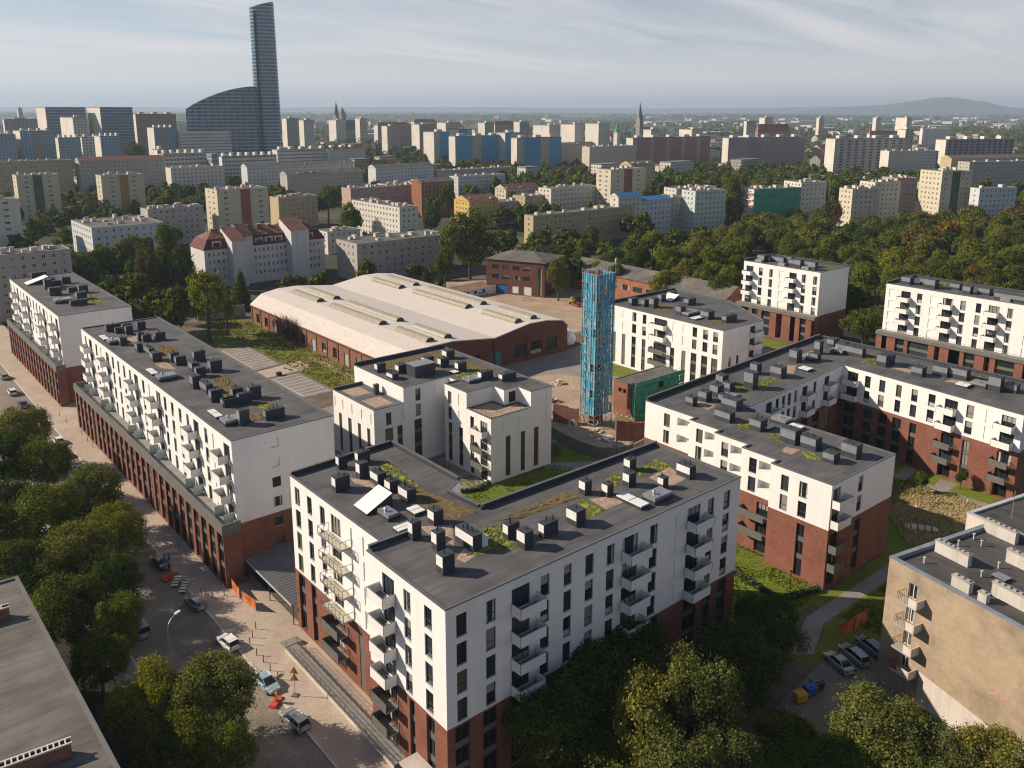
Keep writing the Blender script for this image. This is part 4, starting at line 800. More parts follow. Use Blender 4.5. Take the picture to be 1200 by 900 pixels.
def build_hall():
    B = Building('factory_hall', 'wide brick factory hall with a pale double-humped roof and eight rows of long skylights', 'factory hall', (139, 220))
    y0, y1 = 175.0, 266.5
    prof = [(109.2, 6.0), (113.3, 9.0), (119, 10.0), (126, 10.1), (139.9, 8.5), (152.5, 10.6), (159, 10.5), (165.3, 9.6), (167.6, 7.6)]
    ops = []
    k = 0
    w_ = 262.5
    while w_ - 4 > 176:
        a = 266.5 - w_
        if k in (2, 6, 9): ops += [op('panel', a, a + 3.4, .1, 3.6, .25, mat='shutter', nm='roller_door')]
        else: ops += [op('multi', a, a + 3.6, .9, 3.9, .25)]
        k += 1; w_ -= 6.55
    wl = MB(); w = Wall((109.3, y1), (109.3, y0), B.off); w.band(wl, 0, 5.6, ops, 'old_brick')
    for o in ops: B.fill(w, o)
    for k in range(15): a = .6 + k * 6.5; wl.box(*[v for v in w.pt(a + .6, 0, 0)[:2]], 0, *[v + d for v, d in zip(w.pt(a, 0, -.2)[:2], (0, 0))], 5.6, 'old_brick')
    a = w.pt(0, 5.6, -.35); b = w.pt(w.L, 5.95, .1); wl.box(a[0], b[1], 5.6, b[0], a[1], 5.95, 'dark_brick')
    B.put('wall', wl)
    g = MB(); we = Wall((109.3, y0), (167.6, y0), B.off); e = []
    for a in (4, 8.6, 13.2, 17.8, 22.4): e += [op('multi', a, a + 3.2, 1.6, 5.0, .25)]
    e += [op('panel', 29.5, 33.5, .1, 4.4, .25, mat='teal_door', nm='sliding_door')]
    for a in (38.2, 44.2, 50.2): e += [op('multi', a, a + 4, 1.4, 5.2, .25)]
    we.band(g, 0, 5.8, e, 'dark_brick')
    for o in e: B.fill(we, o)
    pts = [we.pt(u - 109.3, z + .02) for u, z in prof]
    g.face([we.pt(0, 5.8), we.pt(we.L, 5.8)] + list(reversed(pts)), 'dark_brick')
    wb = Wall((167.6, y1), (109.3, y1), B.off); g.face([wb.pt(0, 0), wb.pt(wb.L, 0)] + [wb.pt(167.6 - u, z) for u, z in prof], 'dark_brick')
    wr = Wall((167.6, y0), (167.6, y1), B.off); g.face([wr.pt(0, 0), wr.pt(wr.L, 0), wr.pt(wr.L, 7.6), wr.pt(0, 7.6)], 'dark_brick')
    for u in (109.6, 140, 152.2): pa = we.pt(u - 109.3 - .4, 0, -.25); pb = we.pt(u - 109.3 + .4, 0, 0); g.box(pa[0], pa[1], 0, pb[0], pb[1], 7.5, 'dark_brick')
    B.put('gable_wall', g)
    r = MB(); t = .28
    for i in range(len(prof) - 1):
        (u0, z0), (u1, z1) = prof[i], prof[i + 1]; n = 14
        for j in range(n):
            ya, yb = y0 - .35 + (y1 - y0 + .7) * j / n, y0 - .35 + (y1 - y0 + .7) * (j + 1) / n
            (xa, a), (xb, b) = B.o2(u0, ya), B.o2(u1, yb)
            r.face([(xa, a, z0 + t), (xb, a, z1 + t), (xb, b, z1 + t), (xa, b, z0 + t)], 'hall_white')
        for y in (y0 - .35, y1 + .35):
            (xa, a), (xb, b) = B.o2(u0, y), B.o2(u1, y); r.face([(xa, a, z0), (xb, a, z1), (xb, a, z1 + t), (xa, a, z0 + t)], 'hall_white')
    for u, z in ((prof[0]), (prof[-1])):
        (xa, a), (xb, b) = B.o2(u, y0 - .35), B.o2(u, y1 + .35); r.face([(xa, a, z), (xb, b, z), (xb, b, z + t), (xa, a, z + t)], 'hall_white')
    B.put('roof', r)
    for u in (120.9, 126.6, 151.2, 157.0):
        for ya, yb in ((239, 257), (201.5, 231), (178, 193.5)):
            i = max(k for k in range(len(prof) - 1) if prof[k][0] <= u); (u0, z0), (u1, z1) = prof[i], prof[i + 1]; z = z0 + (z1 - z0) * (u - u0) / (u1 - u0) + t - .1
            m = MB(); n = 6; R_ = 1.35; x, y = B.o2(u, ya); arc = [(-R_ * math.cos(math.pi * k / n), .25 + 1.0 * math.sin(math.pi * k / n)) for k in range(n + 1)]
            LL = yb - ya
            m.face([(-R_, 0, 0), (R_, 0, 0)] + [(p, 0, q) for p, q in reversed(arc)], 'shaft'); m.face([(-R_, LL, 0), (R_, LL, 0)] + [(p, LL, q) for p, q in reversed(arc)], 'shaft')
            for k in range(n):
                (a, za), (b, zb) = arc[k], arc[k + 1]; m.face([(a, 0, za), (b, 0, zb), (b, LL, zb), (a, LL, za)], 'skylight')
            for s_ in (-1, 1): m.face([(s_ * R_, 0, 0), (s_ * R_, LL, 0), (s_ * R_, LL, .25), (s_ * R_, 0, .25)], 'skylight')
            j = 1.5
            while j < LL: m.box(-.05, j, 1.2, .05, j + .08, 1.28, 'concrete'); j += 1.5
            o = obj('skylight', m, B.root, (x, y, z)); o.rotation_euler[1] = -math.atan2(z1 - z0, u1 - u0)
    B.done()
def build_site():
    # scaffolded brick chimney
    t = thing('scaffolded_chimney', 'tall factory chimney wrapped in scaffolding and torn blue netting', 'chimney', (131.6, 127.6, 0))
    m = MB(); m.bar((0, 0, 0), (0, 0, 34.5), 1.7, 'dark_brick', 16, 1.15); obj('chimney_shaft', m, t)
    sx0, sx1, sy0, sy1 = -2.7, 2.7, -2.2, 2.2; H = 35.0; rr = random.Random(3)
    s = MB(); n = 17
    for i in range(n + 1):
        z = .8 + i * (H - .8) / n
        for (a, b) in (((sx0, sy0), (sx1, sy0)), ((sx1, sy0), (sx1, sy1)), ((sx1, sy1), (sx0, sy1)), ((sx0, sy1), (sx0, sy0))):
            s.bar(a + (z,), b + (z,), .035, 'scaffold')
            if i < n: s.bar(a + (z,), b + (z + 1.0,), .022, 'scaffold'); s.bar(a + (z + 1,), b + (z + 1,), .025, 'scaffold')
        if i and i < n: s.box(sx0 + .1, sy0 + .1, z, sx1 - .1, sy0 + .8, z + .05, 'plank'); s.box(sx0 + .1, sy0 + .8, z, sx0 + .8, sy1 - .1, z + .05, 'plank')
    for x, y in [(sx0 + (sx1 - sx0) * k / 3, yy) for k in range(4) for yy in (sy0, sy1)] + [(xx, sy0 + (sy1 - sy0) * k / 2) for k in range(3) for xx in (sx0, sx1)]: s.bar((x, y, 0), (x, y, H + (.8 if rr.random() < .5 else 0)), .045, 'scaffold')
    for i in range(n + 1):
        z = .8 + i * (H - .8) / n
        for a, b in (((sx0 - .22, sy0 - .22), (sx0 - .22, sy1 + .2)), ((sx0 - .22, sy0 - .22), (sx1 + .2, sy0 - .22))): s.bar(a + (z,), b + (z,), .045, 'scaffold')
    for x, y in [(sx0 - .22, sy0 + (sy1 - sy0) * k / 3) for k in range(4)] + [(sx0 + (sx1 - sx0) * k / 3, sy0 - .22) for k in range(4)]: s.bar((x, y, 0), (x, y, H + 1.2), .05, 'scaffold')
    for i in range(n - 1): z = .8 + i * (H - .8) / n; s.bar((sx0 - .25, .4, z), (sx0 - .25, 1.4, z + 2), .07, 'scaffold'); s.bar((sx0 + .6, sy0 - .25, z), (sx0 + 1.6, sy0 - .25, z + 2), .05, 'scaffold')
    obj('scaffolding', s, t)
    q = MB()
    def pane(ax, ay, bx, by, z0, z1, out):
        nn = 6
        for i in range(nn):
            if rr.random() < .06: continue
            a0, a1 = i / nn + .02, (i + 1) / nn - .02; d0, d1 = rr.uniform(0, .05), rr.uniform(.85, 1.02) if rr.random() < .35 else 1.0
            P = lambda f: (ax + (bx - ax) * f, ay + (by - ay) * f)
            k = [out[0] * rr.uniform(.03, .16) for _ in range(4)] if out[0] else [0] * 4; l = [out[1] * rr.uniform(.03, .16) for _ in range(4)] if out[1] else [0] * 4
            p, r_ = P(a0), P(a1); za, zb = z0 + (z1 - z0) * d0, z0 + (z1 - z0) * d1
            q.face([(p[0] + k[0], p[1] + l[0], za), (r_[0] + k[1], r_[1] + l[1], za), (r_[0] + k[2], r_[1] + l[2], zb), (p[0] + k[3], p[1] + l[3], zb)], 'net_blue' if rr.random() < .6 else 'net_pale')
    for i in range(n):
        if i < 1: continue
        z0 = .8 + i * (H - .8) / n; z1 = z0 + (H - .8) / n
        pane(sx0, sy1, sx0, sy0, z0, z1, (-1, 0)); pane(sx0, sy0, sx1, sy0, z0, z1, (0, -1))
        if i > 2: pane(sx1, sy0, sx1, sy1, z0, z1, (1, 0)); pane(sx1, sy1, sx0, sy1, z0, z1, (0, 1))
    obj('netting', q, t)
    # brick boiler house behind green netting
    B = Building('boiler_house', 'small brick building half wrapped in green scaffold netting beside the blue tower', 'building', (145, 128))
    B.block([(139.0, 123.4), (155.5, 123.4), (155.5, 129.2), (139.0, 129.2)], 0, None, 8.6, {3: [op('dark', 1.6, 2.6, 6.0, 7.0, .3), op('dark', 3.0, 4.0, 6.0, 7.0, .3)]}, up='old_brick', roof='grey_roof', rim=.3, rimh=.1)
    s = MB(); x0, y0 = B.o2(138.8, 122.0); x1 = B.o2(155.8, 0)[0]
    for k in range(10):
        x = x0 + (x1 - x0) * k / 9
        for y in (y0, y0 + 1.1): s.bar((x, y, 0), (x, y, 9.6), .045, 'scaffold')
    for z in (.3, 2.3, 4.3, 6.3, 8.3, 9.4):
        for y in (y0, y0 + 1.1): s.bar((x0, y, z), (x1, y, z), .035, 'scaffold')
        if z < 9: s.box(x0, y0 + .1, z, x1, y0 + 1, z + .05, 'plank')
    obj('scaffolding', s, B.root); q = MB(); rr = random.Random(8)
    for k in range(9):
        xa, xb = x0 + (x1 - x0) * k / 9 + .03, x0 + (x1 - x0) * (k + 1) / 9 - .03
        for z in (.3, 2.3, 4.3, 6.3, 8.3):
            if rr.random() < .06: continue
            j = [rr.uniform(.04, .16) for _ in range(4)]
            q.face([(xa, y0 - j[0], z), (xb, y0 - j[1], z), (xb, y0 - j[2], z + (1.9 if z < 8 else 1.1)), (xa, y0 - j[3], z + (1.9 if z < 8 else 1.1))], 'net_green')
    q.face([(x0 - .08, y0, .3), (x0 - .08, y0 + 1.1, .3), (x0 - .08, y0 + 1.1, 9.3), (x0 - .08, y0, 9.3)], 'net_green')
    obj('netting', q, B.root); B.done()
    # ruined walls and the curved fence round the site
    def ruin(label, a, b, h0, h1, mat, th=.5):
        a, b = Vector(a), Vector(b); d = b - a; L = d.length; t = thing('ruined_wall', label, 'wall', (a.x, a.y, 0), math.atan2(d.y, d.x)); m = MB(); n = 8; rr = random.Random(int(L * 100))
        hs = [h0 + (h1 - h0) * k / n + rr.uniform(-.25, .25) for k in range(n + 1)]
        for k in range(n):
            xa, xb = L * k / n, L * (k + 1) / n
            for y in (0, th): m.face([(xa, y, 0), (xb, y, 0), (xb, y, hs[k + 1]), (xa, y, hs[k])], mat)
            m.face([(xa, 0, hs[k]), (xb, 0, hs[k + 1]), (xb, th, hs[k + 1]), (xa, th, hs[k])], mat)
        for x, hh in ((0, hs[0]), (L, hs[-1])): m.face([(x, 0, 0), (x, th, 0), (x, th, hh), (x, 0, hh)], mat)
        obj('wall_face', m, t)
    ruin('weathered brick wall stub left of the blue scaffolded tower', (124.5, 134.2), (127.2, 128.8), 4.4, 4.0, 'old_brick')
    ruin('broken brick wall with a plastered patch in front of the green netting', (127.4, 117.2), (131.6, 113.6), 4.6, 4.0, 'old_brick')
    ruin('yellow plastered wall remnant at the foot of the blue tower', (131.2, 121.2), (133.6, 117.6), 4.2, 3.2, 'plaster_yellow')
    ruin('short brick wall stub running back from the broken brick wall', (131.8, 113.6), (139, 114.8), 4.0, 3.6, 'old_brick')
    pts = [(119.5, 133.5), (118.0, 128), (117.0, 122), (116.8, 117), (117.6, 112.8), (120, 110.2), (124, 109.4), (131.5, 110.6)]
    t = thing('site_fence', 'curved dark concrete fence round the demolition site', 'fence', (pts[3][0], pts[3][1], 0)); m = MB()
    for i in range(len(pts) - 1):
        a, b = Vector(pts[i]) - Vector(pts[3]), Vector(pts[i + 1]) - Vector(pts[3]); d = (b - a).normalized(); n = Vector((-d.y, d.x)) * .12; a2, b2 = a + d * .03, b - d * .03
        m.prism([tuple(a2 + n), tuple(a2 - n), tuple(b2 - n), tuple(b2 + n)], 0, 2.5, 'dark_concrete' if i < 6 else 'concrete')
    obj('fence_panels', m, t)
    rr = random.Random(11)
    for k, (px, py, sz, mat, lab) in enumerate([(698, 507, 1.6, 'pale_concrete', 'pale concrete slab pile lying in front of the blue tower'), (710, 515, 1.5, 'white_panel', 'white block pile beside the slab pile inside the curved fence'), (668, 491, 1.3, 'old_brick', 'heap of broken red brick left of the tower foot'), (648, 470, 1.6, 'rust', 'heap of rusty scrap behind the brick stub'), (655, 450, 1.8, 'pale_concrete', 'long rubble heap between the hall and the tower'), (720, 524, 1.4, 'concrete', 'grey rubble heap against the right end of the curved fence'), (652, 484, 1.2, 'metal', 'tangle of scrap metal beside the corner of the stepped white house')]):
        x, y = pw(px, py, 0); t = thing('rubble_heap', lab, 'rubble', (x, y, 0)); m = MB()
        for j in range(16):
            q = rr.uniform(.25, .7) * sz * .5; cx, cy_ = rr.gauss(0, sz * .6), rr.gauss(0, sz * .6); zz = max(0, .9 - math.hypot(cx, cy_) / sz) * rr.random()
            a = rr.uniform(0, 3.14); c, s_ = math.cos(a), math.sin(a); pp = [(cx + (u * c - v * s_) * q, cy_ + (u * s_ + v * c) * q * .7) for u, v in ((-1, -1), (1, -1), (1, 1), (-1, 1))]; m.prism(pp, zz, zz + q * rr.uniform(.4, .9), mat if rr.random() < .8 else 'pale_concrete')
        obj('rubble', m, t)
    x, y = pw(672, 502, 0)
    t = thing('concrete_ring', 'big concrete pipe ring standing at the foot of the blue tower', 'pipe ring', (x, y, 0), R(100)); m = MB(); n = 14
    for k in range(n):
        a, b = 2 * math.pi * k / n, 2 * math.pi * (k + 1) / n; f = lambda r, w, yy: (r * math.cos(w), yy, 1.05 + r * math.sin(w))
        for r in (1.05, .72): m.face([f(r, a, 0), f(r, b, 0), f(r, b, .8), f(r, a, .8)], 'pale_concrete')
        for yy in (0, .8): m.face([f(.72, a, yy), f(.72, b, yy), f(1.05, b, yy), f(1.05, a, yy)], 'pale_concrete')
    obj('ring', m, t)
    # buildings of the yard
    x, y = pw(655, 408, 0)
    t = thing('storage_tank', 'white horizontal storage tank on legs at the right end of the factory hall', 'tank', (170.6, 178.0, 0), R(60)); m = MB(); m.bar((-3, 0, 3.2), (3, 0, 3.2), 1.9, 'white_paint', 14); m.bar((3, 0, 3.2), (3.6, 0, 3.2), 1.9, 'white_paint', 14, 1.0); m.bar((-3, 0, 3.2), (-3.6, 0, 3.2), 1.9, 'white_paint', 14, 1.0); obj('tank_body', m, t)
    for s_ in (-2, 2):
        q = MB(); q.box(s_ - .25, -1.2, 0, s_ + .25, 1.2, 1.6, 'dark_concrete'); obj('leg', q, t)
def flat(name, label, cat, poly, z1, wallm, roofm, ops, loc=None, group=None, low=None, zb=None, rim=.3, capm='concrete'):
    c = loc or (sum(p[0] for p in poly) / len(poly), sum(p[1] for p in poly) / len(poly)); B = Building(name, label, cat, c, group)
    B.block(poly, 0, zb, z1, ops, up=wallm, low=low or wallm, roof=roofm, rim=rim, rimh=.15, capm=capm); return B
def build_yard():
    a = pw(570, 342, 0); d = (1.0, -.0)
    B = Building('factory_office', 'three-storey red-brick factory office with white ribbon windows and a shallow grey roof across the yard', 'office building', a)
    x0, y0 = 210.4, 247; x0, y0 = pw(638, 349, 0); L = math.hypot(x0 - a[0], y0 - a[1]); dd = ((x0 - a[0]) / L, (y0 - a[1]) / L); nn = (-dd[1], dd[0])
    P = [a, (x0, y0), (x0 + nn[0] * 20, y0 + nn[1] * 20), (a[0] + nn[0] * 20, a[1] + nn[1] * 20)]
    f = []
    for z in (5.8, 9.6):
        for a0, b0 in ((.08, .2), (.26, .38), (.44, .56), (.62, .74)): f.append(op('multi', L * (a0 + .02), L * (b0 + .02), z, z + 1.7, .15, nm='ribbon_window'))
    f += [op('panel', L * .18, L * .38, .1, 3.6, .3, mat='blue_door', nm='garage_door'), op('panel', L * .44, L * .56, .6, 3.4, .2, mat='white_panel', nm='shop_front'), op('panel', L * .64, L * .78, .2, 3.6, .2, mat='white_panel', nm='shop_front'), op('multi', L * .87, L * .95, .3, 11.2, .2, nm='stair_window')]
    B.block(P, 0, None, 13.2, {0: f}, up='dark_brick', roof='grey_roof', rim=.1, rimh=.1)
    r = MB(); Q = B.polyo(P); E_ = B.polyo(inset(P, -.5)); ra, rb = [(Vector(Q[0]) + Vector(Q[3])) / 2, (Vector(Q[1]) + Vector(Q[2])) / 2]; dv = (rb - ra).normalized() * 9; ra += dv; rb -= dv; za, zb = 13.25, 15.8
    R0, R1 = (ra.x, ra.y, zb), (rb.x, rb.y, zb)
    for f_ in ([E_[0] + (za,), E_[1] + (za,), R1, R0], [E_[1] + (za,), E_[2] + (za,), R1], [E_[2] + (za,), E_[3] + (za,), R0, R1], [E_[3] + (za,), E_[0] + (za,), R0]): r.face(f_, 'grey_roof')
    B.put('hipped_roof', r); B.done()
    p0 = pw(668, 313, 8.5); p1 = pw(850, 351, 8.5); nx = 17
    P = [(p0[0], p0[1]), (p1[0], p1[1]), (p1[0] + nx, p1[1] + 3), (p0[0] + nx, p0[1] + 3)]
    B = Building('workshop_building', 'long low orange-brick workshop with a grey gable roof behind the blue tower', 'workshop', p0)
    L = math.hypot(p1[0] - p0[0], p1[1] - p0[1]); f = []
    k = 2.0
    while k < L - 4: f.append(op('multi', k, k + 4.6, 4.2, 6.2, .12, nm='ribbon_window')); k += 6.4
    B.block(P, 0, None, 8.5, {0: f}, up='orange_brick', roof='grey_roof', rim=.1, rimh=.05)
    r = MB(); Q = B.polyo(inset(P, -.4)); za = 8.55; zb = 11.6; ra, rb = (Vector(Q[0]) + Vector(Q[3])) / 2, (Vector(Q[1]) + Vector(Q[2])) / 2
    r.face([Q[0] + (za,), Q[1] + (za,), (rb.x, rb.y, zb), (ra.x, ra.y, zb)], 'grey_roof'); r.face([Q[2] + (za,), Q[3] + (za,), (ra.x, ra.y, zb), (rb.x, rb.y, zb)], 'grey_roof')
    r.face([Q[1] + (za,), Q[2] + (za,), (rb.x, rb.y, zb)], 'old_brick'); r.face([Q[3] + (za,), Q[0] + (za,), (ra.x, ra.y, zb)], 'old_brick'); B.put('gable_roof', r)
    m = MB(); v = (ra * .75 + rb * .25); m.box(v.x, v.y, 11, v.x + .7, v.y + .7, 13.4, 'concrete'); B.put('chimney', m); B.done()
    # low white shed and wall on the yard's left
    p = pw(534, 352, 0); q = pw(582, 343, 0); B = flat('yard_shed', 'low white shed with square black windows at the left of the sandy yard', 'shed', [p, q, (q[0] + 1, q[1] + 9), (p[0] + 1, p[1] + 9)], 3.0, 'white_panel', 'rust_roof', {0: [op('win', a, a + 1.6, 1.1, 2.3, .1) for a in (5, 9, 13)]}); B.done()
    # garage row and grey wall behind the second street block
    p, q = pw(232, 376, 0), pw(288, 371, 0); t = thing('boundary_wall', 'grey rendered boundary wall between the street block and the factory hall', 'wall', (p[0], p[1], 0)); m = MB(); m.prism([(0, 0), (q[0] - p[0], q[1] - p[1]), (q[0] - p[0], q[1] - p[1] + .4), (0, .4)], 0, 4.2, 'concrete'); obj('wall_face', m, t)
    p, q = pw(156, 372, 0), pw(232, 369, 0); B = flat('garage_row', 'dark low garage row with a red door under the trees behind the street blocks', 'garage', [(p[0], p[1]), (q[0], q[1]), (q[0], q[1] + 9), (p[0], p[1] + 9)], 3.4, 'dark_concrete', 'old_roof', {0: [op('panel', 22 + k * 4, 25 + k * 4, .1, 2.5, .15, mat='rust', nm='garage_door') for k in range(2)]}); B.done()
plain('red_cloth', (0.45, 0.05, 0.06), 0.9, 0.3, 3); plain('graffiti', (0.42, 0.24, 0.17), 0.9, 0.3, 3); plain('plaster_yellow', (0.5, 0.38, 0.2), 0.9, 0.2, 0.8); plain('rust_roof', (0.2, 0.12, 0.08), 0.9, 0.3, 0.6)
brick('orange_brick', (0.36, 0.13, 0.07), (0.29, 0.10, 0.055), (0.26, 0.17, 0.12))
build_T(); build_hall(); build_site(); build_yard()
# ------------------------------------------------------------------ ground
ground('city_ground', [(0.3, (0.035, 0.045, 0.02)), (0.5, (0.055, 0.06, 0.035)), (0.62, (0.10, 0.09, 0.075)), (0.75, (0.045, 0.055, 0.025))], 0.012, 0.15)
ground('asphalt', [(0.3, (0.14, 0.12, 0.10)), (0.55, (0.22, 0.185, 0.15)), (0.75, (0.30, 0.25, 0.20))], 0.16, 2.5)
ground('paving', [(0.3, (0.36, 0.29, 0.235)), (0.7, (0.47, 0.385, 0.305))], 0.22, 4, famt=0.16, tile=.8)
ground('grey_paving', [(0.3, (0.20, 0.185, 0.17)), (0.7, (0.28, 0.26, 0.235))], 0.25, 5, famt=0.15, tile=1.0)
ground('lawn', [(0.3, (0.095, 0.125, 0.016)), (0.7, (0.16, 0.185, 0.026))], 0.3, 4, famt=0.35)
ground('rough_grass', [(0.3, (0.055, 0.08, 0.018)), (0.5, (0.14, 0.15, 0.03)), (0.7, (0.22, 0.17, 0.075))], 0.16, 2.5, famt=0.4)
ground('dry', [(0.3, (0.16, 0.14, 0.035)), (0.5, (0.34, 0.265, 0.13)), (0.7, (0.4, 0.31, 0.16))], 0.2, 2.2, famt=0.35)
ground('dirt', [(0.3, (0.07, 0.055, 0.04)), (0.55, (0.14, 0.11, 0.08)), (0.75, (0.22, 0.18, 0.135))], 0.15, 2.5, famt=0.3)
ground('car_park', [(0.3, (0.13, 0.105, 0.08)), (0.7, (0.27, 0.225, 0.175))], 0.2, 2.5, famt=0.25)
ground('sand', [(0.3, (0.27, 0.20, 0.14)), (0.7, (0.42, 0.32, 0.225))], 0.12, 1.5, famt=0.2)
ground('dark_soil', [(0.3, (0.022, 0.022, 0.014)), (0.7, (0.05, 0.045, 0.03))], 0.3, 3)
ground('parking', [(0.3, (0.19, 0.165, 0.15)), (0.7, (0.27, 0.24, 0.215))], 0.2, 4, famt=0.15)
ground('far_fields', [(0.35, (0.03, 0.042, 0.02)), (0.5, (0.055, 0.065, 0.03)), (0.62, (0.11, 0.105, 0.06)), (0.7, (0.05, 0.055, 0.035))], 0.0016, 0.02)
plain('line_paint', (0.7, 0.68, 0.64), 0.7, 0.1, 1); plain('kerb', (0.5, 0.46, 0.4), 0.9, 0.15, 1)
_zc = [0.0]
def patch(name, poly, mat, z=None, kind='structure', px=False):
    if px: poly = [pw(x, y, 0) for x, y in poly]
    if z is None: _zc[0] += 0.004; z = _zc[0]
    m = MB(); m.face([(p[0], p[1], z) for p in poly], mat); o = obj(name, m); o['kind'] = kind; return o
def rect(x0, y0, x1, y1): return [(x0, y0), (x1, y0), (x1, y1), (x0, y1)]
m = MB(); G = 42000
rings = [0, 900, 2600, 8000, G]; seg = 48
for i in range(len(rings) - 1):
    for k in range(seg):
        a, b = 2 * math.pi * k / seg, 2 * math.pi * (k + 1) / seg; r0, r1 = rings[i], rings[i + 1]
        f = lambda r, w: (r * math.cos(w), r * math.sin(w), 0)
        m.face([f(r0, a), f(r1, a), f(r1, b), f(r0, b)] if r0 else [f(0, 0), f(r1, a), f(r1, b)], 'city_ground' if i < 2 else 'far_fields')
o = obj('ground', m); o['kind'] = 'structure'
patch('dirt_ground', rect(-30, 0, 42, 330), 'dark_soil', .006)
patch('road', rect(24.5, 0, 35.6, 330), 'asphalt', .012)
mm = MB(); mm.box(35.6, 0, 0, 35.85, 330, .13, 'kerb'); mm.box(35.85, 0, 0, 44.6, 330, .12, 'paving'); o = obj('pavement', mm); o['kind'] = 'structure'
mm = MB(); mm.box(24.25, 0, 0, 24.5, 330, .13, 'kerb'); mm.box(21.5, 0, 0, 24.25, 330, .12, 'grey_paving'); o = obj('pavement', mm); o['kind'] = 'structure'
patch('yard_ground', rect(44.6, 40, 235, 300), 'dirt', .010)
patch('inner_drive', rect(60, 99, 84, 290), 'grey_paving', .016)
patch('parking_lot', [(84, 186), (96.3, 186), (96.3, 205), (84, 206)], 'parking', .020); patch('parking_lot', [(84, 214), (96, 216), (96.3, 240), (84, 241)], 'parking', .020)
for ya, n in ((187, 8), (217, 10)):
    l = MB()
    for k in range(n): y = ya + k * 2.45; l.face([(88.5, y, .024), (95.8, y + .4, .024), (95.8, y + .55, .024), (88.5, y + .15, .024)], 'line_paint')
    l.face([(88.4, ya, .024), (88.55, ya, .024), (88.55, ya + (n - 1) * 2.45, .024), (88.4, ya + (n - 1) * 2.45, .024)], 'line_paint')
    o = obj('parking_marking', l); o['kind'] = 'structure'
patch('lawn', [(96.6, 180), (109.2, 176), (109.2, 276), (96.6, 280)], 'rough_grass', .018)
patch('path', [(104.5, 177), (106.5, 177), (106.5, 214), (104.5, 220)], 'sand', .022)
patch('plaza', [(87.7, 206.4), (101.3, 207.2), (101.6, 215.6), (87.5, 213.3)], 'paving', .024)
patch('lawn', [(84, 241), (96.3, 240), (96.6, 262), (80, 270)], 'rough_grass', .021)
patch('courtyard', rect(60, 60, 200, 176), 'grey_paving', .014)
patch('lawn', [(61, 76), (86, 76), (86, 134), (61, 134)], 'lawn', .019); patch('lawn', [(86, 100), (118, 100), (117, 124), (109, 134), (96, 134), (92, 117), (86, 117)], 'lawn', .020)
patch('path', [(107.5, 118), (117, 112), (119, 109.5), (112, 100), (109, 100), (112, 108), (106, 116.6)], 'grey_paving', .025)
patch('demolition_ground', [(119.5, 133.5), (118.0, 128), (117.0, 122), (116.8, 117), (117.6, 112.8), (120, 110.2), (124, 109.4), (140, 112), (160, 118), (160, 140), (150, 160), (128, 168), (112, 160), (110, 142)], 'sand', .023)
patch('grass_strip', [(163, 122), (168.5, 122), (168.5, 164), (160, 158)], 'lawn', .026)
patch('yard', [(168, 190), (226, 185), (235, 262), (185, 290), (168, 270)], 'sand', .020)
patch('lawn', [(90.2, 56), (108.4, 56.5), (110.4, 67), (115.2, 88), (115.2, 100), (90.2, 98)], 'lawn', .022)
patch('lawn', [(104, 44), (130, 46), (131, 57), (104, 56.3)], 'lawn', .027)
patch('courtyard_lawn', [(126.8, 46), (162, 48), (165, 86), (127, 84)], 'lawn', .028)
patch('path', [(91.4, 51.6), (100, 55.0), (128, 54.6), (128, 52.4), (100.8, 52.6), (93.4, 49.8)], 'grey_paving', .032)
patch('path', [(156, 48), (157.5, 48), (157.5, 74), (150, 80), (148, 79), (156, 72)], 'grey_paving', .033); patch('path', [(157.5, 60.2), (161.8, 60.4), (161.8, 63.6), (157.5, 63)], 'grey_paving', .033); patch('path', [(157.5, 68), (162.4, 68.4), (162.8, 71), (157.5, 70)], 'grey_paving', .033)
patch('car_park_ground', [(70, 20), (96, 20), (103, 44), (97, 48.5), (78, 47), (66, 44)], 'car_park', .030); patch('lawn', [(90.3, 48.4), (97, 48.6), (103, 44.5), (131, 46), (131, 52), (101, 52.3)], 'lawn', .0295); patch('lawn', [(90.2, 49), (93, 49.6), (91.4, 51.4), (99, 55.4), (90.2, 57)], 'lawn', .0265)
patch('lawn', rect(185, 60, 226, 165), 'lawn', .012); patch('path', rect(210, 58, 216, 165), 'grey_paving', .016)
patch('service_road', rect(247, 40, 262, 175), 'sand', .012)
